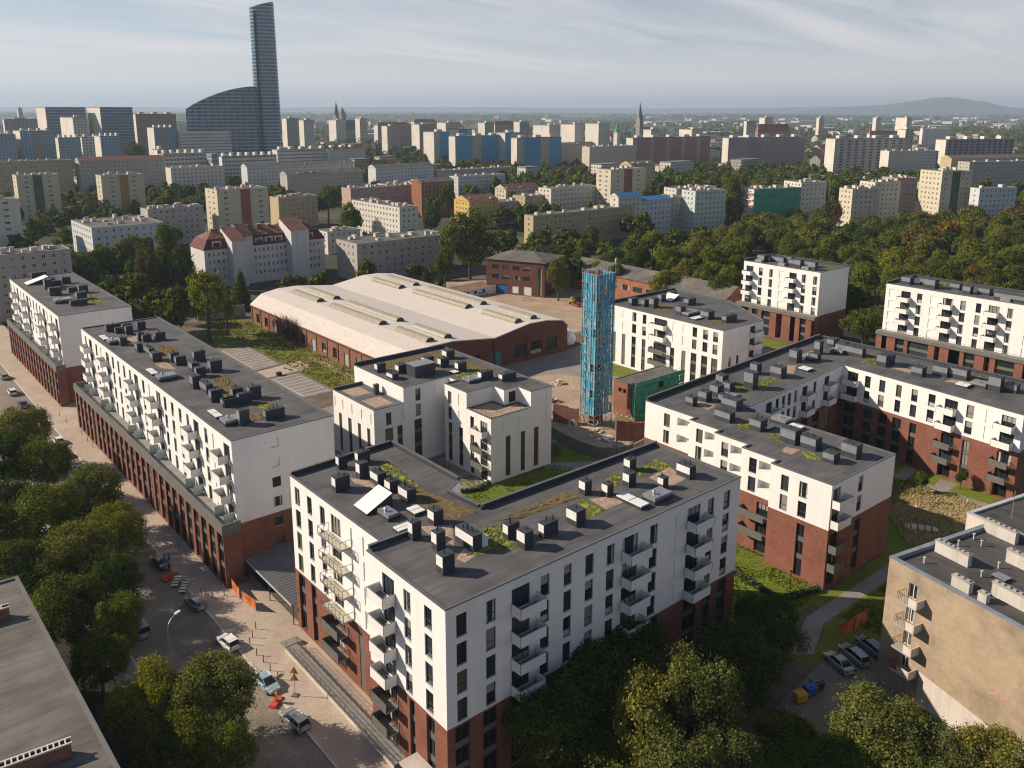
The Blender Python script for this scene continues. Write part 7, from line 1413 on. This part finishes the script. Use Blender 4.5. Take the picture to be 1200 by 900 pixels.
def slab(label, xl, xc, xr, ytop, dist, front, end='lit_end', roof='grey_far', name='tower_block', cat='tower block', group=None, depth=12, bits=4, gable=None):
    x, y, h, Lu, Lw = foot(xl, xc, xr, ytop, dist, depth); t = thing(name, label, cat, (x, y, 0), turn(xc), group); m = MB()
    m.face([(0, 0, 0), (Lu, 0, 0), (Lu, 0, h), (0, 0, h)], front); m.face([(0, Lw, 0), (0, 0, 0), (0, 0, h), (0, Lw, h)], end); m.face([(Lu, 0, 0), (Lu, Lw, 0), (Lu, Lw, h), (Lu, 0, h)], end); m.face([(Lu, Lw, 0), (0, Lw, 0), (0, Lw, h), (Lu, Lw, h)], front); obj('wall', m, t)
    r = MB()
    if gable:
        p = [(-.4, -.4), (Lu + .4, -.4), (Lu + .4, Lw + .4), (-.4, Lw + .4)]; a, b = (Lw * .4, Lw / 2), (Lu - Lw * .4, Lw / 2)
        if Lu < Lw: a, b = (Lu / 2, Lu * .4), (Lu / 2, Lw - Lu * .4)
        z = h + gable
        for f in (([p[0] + (h,), p[1] + (h,), b + (z,), a + (z,)], [p[1] + (h,), p[2] + (h,), b + (z,)], [p[2] + (h,), p[3] + (h,), a + (z,), b + (z,)], [p[3] + (h,), p[0] + (h,), a + (z,)]) if Lu >= Lw else ([p[0] + (h,), p[1] + (h,), a + (z,)], [p[1] + (h,), p[2] + (h,), b + (z,), a + (z,)], [p[2] + (h,), p[3] + (h,), b + (z,)], [p[3] + (h,), p[0] + (h,), a + (z,), b + (z,)])): r.face(f, roof)
    else: r.box(-.2, -.2, h, Lu + .2, Lw + .2, h + .5, roof)
    obj('roof', r, t); rr = random.Random(int(xc * 3 + ytop))
    for k in range(bits):
        c = MB(); w_ = Lu / max(1, bits) * .35; c.box(0, 0, 0, w_, min(5, Lw * .5), 2.6, 'lit_end'); obj('lift_house', c, t, (Lu * (k + .3) / bits, Lw * .2, h + .5))
    return t, x, y, h, Lu, Lw
SG = 'long eleven-storey slab blocks'
slab('red-brown slab block with a pale sunlit end wall, leftmost of the four long slabs', 734, 743, 833, 162, 980, 'slab_red', group=SG, bits=5); slab('pinkish slab block, second from the left of the four long slabs', 847, 856, 944, 162, 960, 'slab_pink', group=SG, bits=5); slab('grey slab block with dark balconies, third from the left of the four long slabs', 968, 982, 1063, 163, 890, 'slab_grey', group=SG, bits=4); slab('dark mauve-grey slab block, rightmost of the four long slabs', 1097, 1113, 1189, 164, 930, 'slab_dark', group=SG, bits=4)
BG_ = 'blue painted blocks'
slab('blue and orange-banded block, left end of the blue painted blocks', 496, 508, 527, 155, 980, 'slab_blue', group=BG_, bits=1); slab('slim blue block with a white end just right of the left one', 523, 537, 553, 152, 1040, 'slab_blue', group=BG_, bits=1); slab('wide blue block with a cream stepped pattern, middle of the blue painted blocks', 530, 533, 590, 160, 930, 'slab_blue', group=BG_, bits=3); slab('tall blue block behind the gap of the two wide ones', 577, 592, 612, 156, 960, 'slab_blue', group=BG_, bits=1); slab('wide blue block with a white end wall, right end of the blue painted blocks', 599, 606, 658, 162, 890, 'slab_blue', group=BG_, bits=3)
HG = 'hazy blue blocks on the left'
slab('hazy blue-grey block at the left edge', -30, -20, 18, 158, 1000, 'slab_hazy', group=HG); slab('wide hazy blue block with an orange patch below the left office', 15, 20, 62, 154, 1020, 'slab_hazy', group=HG); slab('hazy blue block in front of the two offices', 62, 64, 94, 162, 960, 'slab_hazy', group=HG); slab('tall hazy blue and pink block left of the tree clump', 110, 114, 142, 160, 920, 'slab_hazy', group=HG); slab('hazy blue and orange block right of the tree clump', 172, 178, 206, 150, 1000, 'slab_hazy', group=HG)
slab('big office block with a slanted white end and glass front, left one of the pair', 42, 53, 100, 126, 1180, 'f_glass', name='office_block', cat='office block', bits=0); slab('big office block with a banded grey glass front, right one of the pair', 102, 117, 155, 126, 1160, 'f_glass', name='office_block', cat='office block', bits=0); slab('white gridded block in front of the left big office', 70, 84, 102, 138, 1080, 'f_white', bits=1); slab('grey-brown slab right of the two big offices', 156, 158, 206, 134, 1300, 'f_brown', bits=3); slab('white gridded low block between the hazy blue blocks', 90, 92, 118, 161, 1000, 'f_white', bits=2)
slab('long white office wing with dark slits, left of the dark glass corner', 182, 186, 243, 181, 760, 'f_office', name='office_block', cat='office block', bits=6); slab('dark glass corner block between the two white office wings', 243, 244, 256, 181, 755, 'f_glass', end='f_glass', name='office_block', cat='office block', bits=0); slab('pale office wing with a dark set-back attic, right of the dark glass corner', 255, 256, 324, 184, 780, 'f_office', name='office_block', cat='office block', bits=7); slab('low white colonnaded building below the sail-shaped glass building', 207, 209, 270, 155, 1000, 'f_office', name='office_block', cat='office block', bits=0); slab('white tower at the left end of the white office wing', 178, 180, 194, 176, 770, 'f_white', bits=1); slab('pale office terraces right of the sail-shaped glass building', 320, 322, 420, 176, 880, 'f_office', name='office_block', cat='office block', bits=8)
for i, (xl, xc, xr, yt, dd, mt, lab) in enumerate([(447, 453, 468, 148, 1350, 'f_cream', 'cream tower block with a sunlit narrow end, left of the blue painted blocks'), (385, 393, 405, 141, 1700, 'f_white', 'pale tower block beside the dark church spire on the left'), (416, 421, 430, 139, 1800, 'f_cream', 'small cream tower right of the church spire on the left'), (482, 491, 510, 146, 1450, 'f_brown', 'brown tower block behind the left blue painted block'), (512, 522, 540, 144, 1500, 'f_cream', 'cream tower block peeping over the slim blue block'), (560, 568, 579, 144, 1500, 'f_grey', 'grey tower with a white end, left of the white tower trio'), (602, 609, 620, 143, 1520, 'f_grey', 'dark-sided tower with a white end above the wide blue block'), (625, 644, 657, 147, 1350, 'f_white', 'white tower of the trio behind the blue blocks, left one'), (657, 674, 684, 146, 1400, 'f_white', 'white tower of the trio behind the blue blocks, middle one'), (686, 702, 715, 145, 1350, 'f_white', 'white tower of the trio behind the blue blocks, right one'), (754, 764, 775, 152, 1250, 'f_cream', 'cream block with a bright side behind the red-brown slab'), (796, 812, 824, 152, 1250, 'f_white', 'white block above the red-brown slab at its right end'), (890, 897, 906, 138, 1900, 'f_white', 'white tower just left of the red school roof'), (872, 876, 886, 142, 1750, 'f_grey', 'grey tower left of the white tower near the red school'), (957, 961, 966, 138, 2100, 'f_cream', 'narrow pale tower standing alone between slabs and horizon'), (1023, 1028, 1033, 138, 2100, 'f_white', 'slim pale pair of towers below the blue hill'), (1050, 1064, 1069, 138, 1900, 'f_white', 'broad white tower with vertical ribs below the blue hill'), (1052, 1064, 1071, 152, 1200, 'f_cream', 'cream block behind the right end of the grey slab'), (1062, 1071, 1100, 178, 900, 'f_grey', 'dark terrace with a white end between the two right slabs'), (18, 21, 26, 127, 2200, 'f_white', 'small white tower on the horizon at the left edge'), (330, 335, 350, 139, 1400, 'f_grey', 'grey block just right of the glass tower'), (350, 355, 368, 141, 1350, 'f_white', 'white block second to the right of the glass tower'), (0, 3, 44, 140, 1500, 'f_grey', 'long grey slab left of the big offices')]):
    slab(lab, xl, xc, xr, yt, dd, mt, bits=1)
slab('red-tiled school with a long high roof above the pinkish slab', 885, 890, 926, 154, 1500, 'f_brown', end='f_brown', roof='red_tile_far', name='school_building', cat='school', bits=0, gable=12); slab('red-roofed row behind the grey slab, under the white ribbed tower', 1018, 1022, 1060, 157, 1500, 'f_cream', roof='red_tile_far', name='terrace_row', cat='terrace', bits=0, gable=5); slab('long white hall with a flat roof right of the cream block', 1080, 1084, 1116, 151, 1700, 'lit_end', roof='lit_end', name='warehouse', cat='warehouse', bits=0)
slab('red-roofed long row behind the blue painted blocks', 577, 580, 604, 146, 1600, 'f_brown', roof='red_tile_far', name='terrace_row', cat='terrace', bits=0, gable=6); slab('orange-roofed row near the left church, above the tree belt', 438, 442, 482, 147, 1700, 'f_brown', roof='red_tile_far', name='terrace_row', cat='terrace', bits=0, gable=6); slab('orange-roofed row behind the brown tower block', 482, 485, 512, 143, 1900, 'f_cream', roof='red_tile_far', name='terrace_row', cat='terrace', bits=0, gable=6)
# the glass tower and the sail-shaped building at its foot
def towermat(name, dark, lite, pz, frac, pu):
    m, t, b = newmat(name); g = pos(t); s = N(t, 'ShaderNodeSeparateXYZ'); t.links.new(g, s.inputs[0])
    d = N(t, 'ShaderNodeMath', operation='DIVIDE'); d.inputs[1].default_value = pz; t.links.new(s.outputs[2], d.inputs[0]); f = N(t, 'ShaderNodeMath', operation='FRACT'); t.links.new(d.outputs[0], f.inputs[0]); l = N(t, 'ShaderNodeMath', operation='LESS_THAN'); l.inputs[1].default_value = frac; t.links.new(f.outputs[0], l.inputs[0])
    base = ramp(t, noise(t, g, .05, 3), [(.35, mul(dark, .7)), (.65, mul(dark, 1.5))]); c = mixrgb(t, l.outputs[0], base, tuple(lite)); t.links.new(c, b.inputs['Base Color']); b.inputs['Roughness'].default_value = .18; b.inputs['Specular IOR Level'].default_value = .6
towermat('tower_glass', (.015, .065, .11), (.24, .33, .39), 4.2, .3, 3)
def tower():
    x, y = at_d(313.5, 1120); top = hz(308, 2, 1120); t = thing('glass_tower', 'very tall rounded glass tower with a slanted top on the skyline', 'skyscraper', (x, y, 0)); m = MB(); n = 40; rings = []
    ang = math.atan2(y, x); ca, sa = math.cos(ang), math.sin(ang)
    for j in range(26):
        z = (top - 8) * j / 25; tt = j / 25; k = 1.0 - .06 * tt ** 2; sh = 0.0
        rings.append([(( (14 * k * math.cos(2 * math.pi * i / n)) * ca - (15.4 * k * math.sin(2 * math.pi * i / n) - sh) * sa), ((14 * k * math.cos(2 * math.pi * i / n)) * sa + (15.4 * k * math.sin(2 * math.pi * i / n) - sh) * ca), z if j < 25 else z + 5 * (1 - math.sin(2 * math.pi * i / n)) * .8) for i in range(n)])
    for a, b in zip(rings[:-1], rings[1:]):
        for i in range(n): m.face([a[i], a[(i + 1) % n], b[(i + 1) % n], b[i]], 'tower_glass')
    m.face(rings[-1], 'cap'); obj('glass_shaft', m, t)
    s = MB(); tang = (-sa, ca)
    for f_ in (.55, .62):
        s.bar((ca * -14.4 + tang[0] * 15 * f_, sa * -14.4 + tang[1] * 15 * f_, 0), (ca * -13.2 + tang[0] * (14 * f_ + .3), sa * -13.2 + tang[1] * (14 * f_ + .3), top - 12), .9, 'black')
    obj('dark_recess', s, t)
    x, y = at_d(276, 1110); t = thing('sail_building', 'low sail-shaped glass building curving up to the foot of the glass tower', 'office block', (x, y, 0)); m = MB(); ang = math.atan2(y, x); ca, sa = math.cos(ang), math.sin(ang); pr = []
    for k in range(15): f_ = k / 14; px = 225 + f_ * 92; pr.append((px, 128 - 27 * math.sin(min(1, (px - 225) / 76) * math.pi / 2) ** .85))
    P = []
    for px, py in pr: w_ = (px - 276) / CF * 1110; P.append((w_, hz(px, py, 1110)))
    Wd = 32; cv = lambda w_, d: (sa * w_ + ca * d, -ca * w_ + sa * d)
    for (a, za), (b, zb) in zip(P[:-1], P[1:]):
        d0, d1 = 8 * (a / 57) ** 2, 8 * (b / 57) ** 2
        m.face([cv(a, d0) + (0,), cv(b, d1) + (0,), cv(b, d1) + (zb,), cv(a, d0) + (za,)], 'tower_glass'); m.face([cv(a, Wd) + (0,), cv(b, Wd) + (0,), cv(b, Wd) + (zb,), cv(a, Wd) + (za,)], 'tower_glass'); m.face([cv(a, d0) + (za,), cv(b, d1) + (zb,), cv(b, Wd) + (zb,), cv(a, Wd) + (za,)], 'cap')
    for (a, za) in (P[0], P[-1]): d0 = 8 * (a / 57) ** 2; m.face([cv(a, d0) + (0,), cv(a, Wd) + (0,), cv(a, Wd) + (za,), cv(a, d0) + (za,)], 'tower_glass')
    obj('glass_shell', m, t)
    f2 = MB()
    for k in range(0, 15):
        a, za = P[k]; p = cv(a, 8 * (a / 57) ** 2 - .3); f2.bar(p + (0,), p + (za,), .28, 'black')
    obj('mullions', f2, t)
tower()
def spire(label, px, ytop, ybase, dist, w_, mat, roofm, nave=None):
    x, y = at_d(px, dist); h = hz(px, ytop, dist); hb = hz(px, ybase, dist); t = thing('church', label, 'church', (x, y, 0)); m = MB(); m.box(-w_ / 2, -w_ / 2, 0, w_ / 2, w_ / 2, hb, mat); obj('tower', m, t); s = MB(); s.bar((0, 0, hb), (0, 0, h), w_ * .62, roofm, 8, .15); obj('spire', s, t)
    n = MB(); n.box(w_ / 2, -w_ * .8, 0, w_ * 5, w_ * .8, hb * .42, mat); obj('nave', n, t); r = MB(); a = w_ * .85
    for q in ([(w_ / 2, -a, hb * .42), (w_ * 5, -a, hb * .42), (w_ * 5, 0, hb * .75), (w_ / 2, 0, hb * .75)], [(w_ / 2, a, hb * .42), (w_ * 5, a, hb * .42), (w_ * 5, 0, hb * .75), (w_ / 2, 0, hb * .75)], [(w_ * 5, -a, hb * .42), (w_ * 5, a, hb * .42), (w_ * 5, 0, hb * .75)], [(w_ / 2, -a, hb * .42), (w_ / 2, a, hb * .42), (w_ / 2, 0, hb * .75)]): r.face(q, roofm)
    obj('nave_roof', r, t)
spire('dark slender church spire against the horizon right of centre', 750, 120, 138, 1350, 8, 'f_grey', 'cap'); spire('church with a thin dark spire right of the glass tower', 394, 119, 135, 2000, 10, 'f_brown', 'shaft'); spire('church with a low bulbous brown spire next to the thin-spired one', 401, 125, 133, 2050, 12, 'f_brown', 'rust_roof'); spire('pale church turret near the white tower trio', 724, 142, 155, 1250, 7, 'lit_end', 'net_green')
# ------------------------------------------------------------------ woods, belts, far houses, hill, haze
GW = 'trees of the woods on the right'
wd = dict(green='green broadleaf tree in the woods behind the right-hand white blocks', dark='dark green tree in the woods behind the right-hand white blocks', olive='olive-toned tree in the woods behind the right-hand white blocks', yellow='yellow-green tree in the woods behind the right-hand white blocks', rust='rusty brown tree in the woods behind the right-hand white blocks')
CW = dict(green=6, dark=3, olive=2.0, yellow=1.4, rust=.2)
belt([(770, 282), (880, 250), (990, 248), (1060, 258), (1130, 245), (1215, 236), (1215, 345), (1110, 322), (1050, 315), (1030, 360), (1000, 368), (993, 310), (960, 300), (880, 296), (850, 325), (800, 310)], 140, 13, 18, 5.5, 8, 'near', GW, wd, 1, CW)
belt([(850, 252), (950, 232), (985, 255), (1060, 245), (1140, 226), (1215, 218), (1215, 250), (1060, 268), (870, 275)], 70, 13, 18, 5.5, 8, 'mid', GW, wd, 2, CW)
w2 = dict(green='green tree in the belt behind the brick office and the workshop', dark='dark tree in the belt behind the brick office and the workshop', olive='olive tree in the belt behind the brick office and the workshop', yellow='yellowish tree in the belt behind the brick office and the workshop', rust='rusty tree in the belt behind the brick office and the workshop')
belt([(575, 268), (620, 262), (720, 255), (850, 262), (860, 320), (760, 312), (672, 300), (600, 283)], 48, 12, 17, 4.5, 7, 'near', 'trees behind the brick office and workshop', w2, 3, CW)
w3 = dict(green='green tree in the belt below the blue painted blocks', dark='dark tree in the belt below the blue painted blocks', olive='olive tree in the belt below the blue painted blocks', yellow='yellowish tree in the belt below the blue painted blocks', rust='rusty tree in the belt below the blue painted blocks')
belt([(425, 172), (500, 168), (540, 178), (700, 186), (700, 218), (600, 215), (560, 196), (430, 195)], 230, 14, 22, 5.5, 8.5, 'mid', 'trees below the blue painted blocks', w3, 4, CW)
w4 = dict(green='green tree in the belt below the four long slabs', dark='dark tree in the belt below the four long slabs', olive='olive tree in the belt below the four long slabs', yellow='yellowish tree in the belt below the four long slabs', rust='rusty tree in the belt below the four long slabs')
belt([(757, 190), (850, 186), (1000, 190), (1110, 186), (1215, 182), (1215, 215), (1080, 200), (980, 214), (860, 216), (760, 214)], 330, 14, 22, 5.5, 8.5, 'mid', 'trees below the four long slabs', w4, 5, CW)
w5 = dict(green='green tree among the blocks at the upper left', dark='dark tree among the blocks at the upper left', olive='olive tree among the blocks at the upper left', yellow='yellow-green tree among the blocks at the upper left', rust='rusty tree among the blocks at the upper left')
belt([(140, 160), (175, 158), (175, 195), (240, 205), (330, 205), (330, 222), (235, 222), (160, 205), (66, 190), (66, 175), (140, 190)], 90, 13, 19, 5, 8, 'mid', 'trees among the blocks at the upper left', w5, 6, CW)
belt([(-10, 205), (60, 240), (175, 215), (215, 235), (230, 260), (170, 262), (60, 260), (40, 285), (-10, 250)], 34, 12, 18, 5, 7.5, 'mid', 'trees among the blocks at the upper left', w5, 7, CW)
belt([(62, 335), (60, 266), (100, 255), (215, 262), (222, 340), (165, 362), (110, 335)], 30, 12, 19, 4.5, 7, 'near', 'trees behind the street blocks', {k: v.replace('among the blocks at the upper left', 'behind the two street blocks') for k, v in w5.items()}, 21, CW)
belt([(285, 300), (380, 262), (540, 262), (560, 330), (440, 320), (290, 322)], 14, 7, 12, 3.5, 5, 'near', 'trees behind the factory hall', {k: v.replace('among the blocks at the upper left', 'by the housing blocks behind the factory hall') for k, v in w5.items()}, 22, CW)
belt([(270, 160), (400, 165), (420, 172), (330, 175), (280, 170)], 22, 12, 17, 6, 9, 'mid', 'trees below the glass tower', {k: v.replace('among the blocks at the upper left', 'in the row below the glass tower') for k, v in w5.items()}, 8, CW)
for px_, py_, n_ in ((0, 0, 0),):
    belt([(-20, 150), (1220, 150), (1220, 230), (900, 225), (700, 255), (400, 215), (-20, 250)], 700, 11, 18, 5, 8, 'stuff', GW, wd, 12, CW, gap=.9)
belt([(1215, 180), (1420, 190), (1480, 330), (1215, 350)], 230, 13, 18, 5.5, 8, 'stuff', GW, wd, 31, CW)
def stuff_trees(name, cols, matcol):
    sel = [q for q in STUFF if q[4] in cols]
    if not sel: return
    base = [crown_verts(900, .15, 'round', 40 + k, 7, 9, .22) for k in range(3)]; V = []
    for i, (x, y, h, r, c) in enumerate(sel):
        b = base[i % 3]; a = i * 1.7; q = b.copy(); q[:, 0], q[:, 1] = b[:, 0] * math.cos(a) - b[:, 1] * math.sin(a), b[:, 0] * math.sin(a) + b[:, 1] * math.cos(a); q *= np.array([r, r, h * .45]); q += np.array([x, y, h * .55]); V.append(q)
    o = tri_obj(name, np.concatenate(V), 4, LEAF[matcol]); o['kind'] = 'stuff'
stuff_trees('tree_belt', ('green',), 'green'); stuff_trees('tree_belt', ('dark',), 'dark'); stuff_trees('tree_belt', ('olive', 'rust'), 'olive'); stuff_trees('tree_belt', ('yellow',), 'yellow')
# scattered houses far out in the haze
GF = 'far houses in the haze'
rr = random.Random(77); FM = [('f_white', 'pale'), ('f_cream', 'cream'), ('f_grey', 'grey'), ('f_brown', 'brown'), ('f_white', 'pale'), ('lit_end', 'white')]
FL = {'flat': '{} flat-roofed block among the small far houses towards the horizon', 'red': '{} house with a red roof among the small far houses towards the horizon', 'shed': 'long low {} hall among the small far houses towards the horizon'}
def farhouse(px, dist, w_, d_, h, mt, tone, kind):
    x, y = at_d(px, dist)
    if any(k[0] - 12 < x < k[2] + 12 and k[1] - 12 < y < k[3] + 12 for k in KEEP): return
    KEEP.append((x, y, x + w_, y + d_)); t = thing('far_house' if kind != 'shed' else 'warehouse', FL[kind].format(tone), 'house' if kind != 'shed' else 'warehouse', (x, y, 0), 0, GF); m = MB(); m.box(0, 0, 0, w_, d_, h, mt); obj('wall', m, t); r = MB()
    if kind == 'red':
        e = h + min(w_, d_) * .4
        a, b = ((0, d_ / 2, e), (w_, d_ / 2, e)); r.face([(-.5, -.5, h), (w_ + .5, -.5, h), b, a], 'red_tile_far'); r.face([(-.5, d_ + .5, h), (w_ + .5, d_ + .5, h), b, a], 'red_tile_far'); r.face([(0, 0, h), (0, d_, h), a], mt); r.face([(w_, 0, h), (w_, d_, h), b], mt)
    else: r.box(-.3, -.3, h, w_ + .3, d_ + .3, h + .6, 'grey_far' if kind == 'flat' else 'lit_end')
    obj('roof', r, t)
for i in range(420):
    d_ = 760 * (6.0 ** rr.random()); px = rr.uniform(-60, 1260)
    mt, tone = rr.choice(FM); kind = rr.choices(['flat', 'red', 'shed'], [6, 3.2, 1.4 if d_ > 1500 else .3])[0]
    hh = rr.choice([11, 14, 14, 17, 22]) if kind == 'flat' else (9 if kind == 'red' else 9); farhouse(px, d_, rr.uniform(14, 42) if kind != 'shed' else rr.uniform(60, 160), rr.uniform(11, 16) if kind != 'shed' else 40, hh, mt if kind != 'shed' else 'lit_end', tone if kind != 'shed' else 'white', kind)
for i in range(60):
    d_ = rr.uniform(3500, 9000); farhouse(rr.uniform(780, 1230) if i % 3 else rr.uniform(0, 1200), d_, rr.uniform(70, 220), 50, 12, 'lit_end', 'white', 'shed')
# far woodland: beyond counting, one object
rg = np.random.default_rng(9); V = []
def woodland(n, d0, d1, per, leaf, rad, hgt, clump):
    f = rg.uniform(0, 1, n); dist = d0 * (d1 / d0) ** f; px = rg.uniform(-90, 1290, n); c = []
    for a, b in zip(px, dist):
        x, y = at_d(a, b); c.append((x, y))
    c = np.array(c)
    keep = np.sin(c[:, 0] / clump) * np.cos(c[:, 1] / clump * 1.3) + .5 * np.sin(c[:, 0] / clump * 2.7 + 1) > -.15; c = c[keep]
    K = np.array([k for k in KEEP]); ok = np.ones(len(c), bool)
    for k in K: ok &= ~((c[:, 0] > k[0] - rad) & (c[:, 0] < k[2] + rad) & (c[:, 1] > k[1] - rad * 2.2) & (c[:, 1] < k[3] + rad))
    c = c[ok]; n = len(c); R_ = rad * rg.uniform(.6, 1.3, n); d = rg.normal(0, 1, (n, per, 3)); d /= np.linalg.norm(d, axis=2)[..., None]; p = np.zeros((n, per, 3)); p[:, :, :2] = c[:, None, :] + d[:, :, :2] * R_[:, None, None]; p[:, :, 2] = hgt * .55 + d[:, :, 2] * hgt * .45 * rg.uniform(.7, 1.2, n)[:, None]
    p = p.reshape(-1, 3); nd = d.reshape(-1, 3) + rg.normal(0, .5, p.shape); nd /= np.linalg.norm(nd, axis=1)[:, None]; t = np.cross(nd, rg.normal(0, 1, nd.shape)); t /= np.linalg.norm(t, axis=1)[:, None]; b = np.cross(nd, t); s = (leaf * rg.uniform(.6, 1.3, len(p)))[:, None]
    V.append(np.stack([p - t * s, p + b * s * .8, p + t * s, p - b * s * .8], 1).reshape(-1, 3))
woodland(2600, 720, 2200, 60, 1.5, 5.5, 13, 60); woodland(5200, 2200, 7000, 16, 4.0, 9, 13, 170); woodland(4500, 7000, 30000, 8, 22, 40, 14, 900)
o = tri_obj('far_woodland', np.concatenate(V), 4, 'leaf_dark'); o['kind'] = 'stuff'
# blue hill on the horizon
def hills(name, pts, dist, depth):
    m = MB(); rows = 7; P = []
    for px, up in pts:
        row = []
        for j in range(rows):
            f = j / (rows - 1); dd = dist + depth * (f - .5); x, y = at_d(px, dd); row.append((x, y, max(0, (CH + up / CF * dist) * math.sin(math.pi * f) ** 1.3) - 2))
        P.append(row)
    for a, b in zip(P[:-1], P[1:]):
        for j in range(rows - 1): m.face([a[j], b[j], b[j + 1], a[j + 1]], 'hill_wood')
    o = obj(name, m.mesh(name, True)); o['kind'] = 'structure'
plain('hill_wood', (.05, .065, .04), .95, .2, .002, fine=0)
hills('hill', [(930, -1), (960, 1.5), (985, 3.5), (1010, 4.5), (1035, 6), (1055, 8), (1075, 10.5), (1092, 12.8), (1106, 13.6), (1122, 12.6), (1138, 10.5), (1155, 8.5), (1172, 5), (1190, 2.5), (1215, 1)], 14500, 3000)
hills('hills', [(800, 0), (840, 1.5), (880, 2.2), (930, 3), (980, 4), (1030, 4), (1080, 3.5), (1150, 3.5), (1220, 3), (1280, 2)], 17500, 2500)
hills('hills', [(-100, .5), (100, 2), (250, 1), (420, 2.2), (600, 2.5), (760, 1.5), (850, 2)], 18500, 2500)
m, t, b = newmat('air'); t.nodes.remove(b); pv = N(t, 'ShaderNodeVolumePrincipled'); pv.inputs['Color'].default_value = (.62, .78, .96, 1); pv.inputs['Density'].default_value = HAZE; pv.inputs['Anisotropy'].default_value = 0.15; t.links.new(pv.outputs[0], t.nodes['Material Output'].inputs['Volume'])
m = MB(); S = 46000; m.box(-S, -S, -3, S, S, 420, 'air'); o = obj('haze', m); o['kind'] = 'stuff'
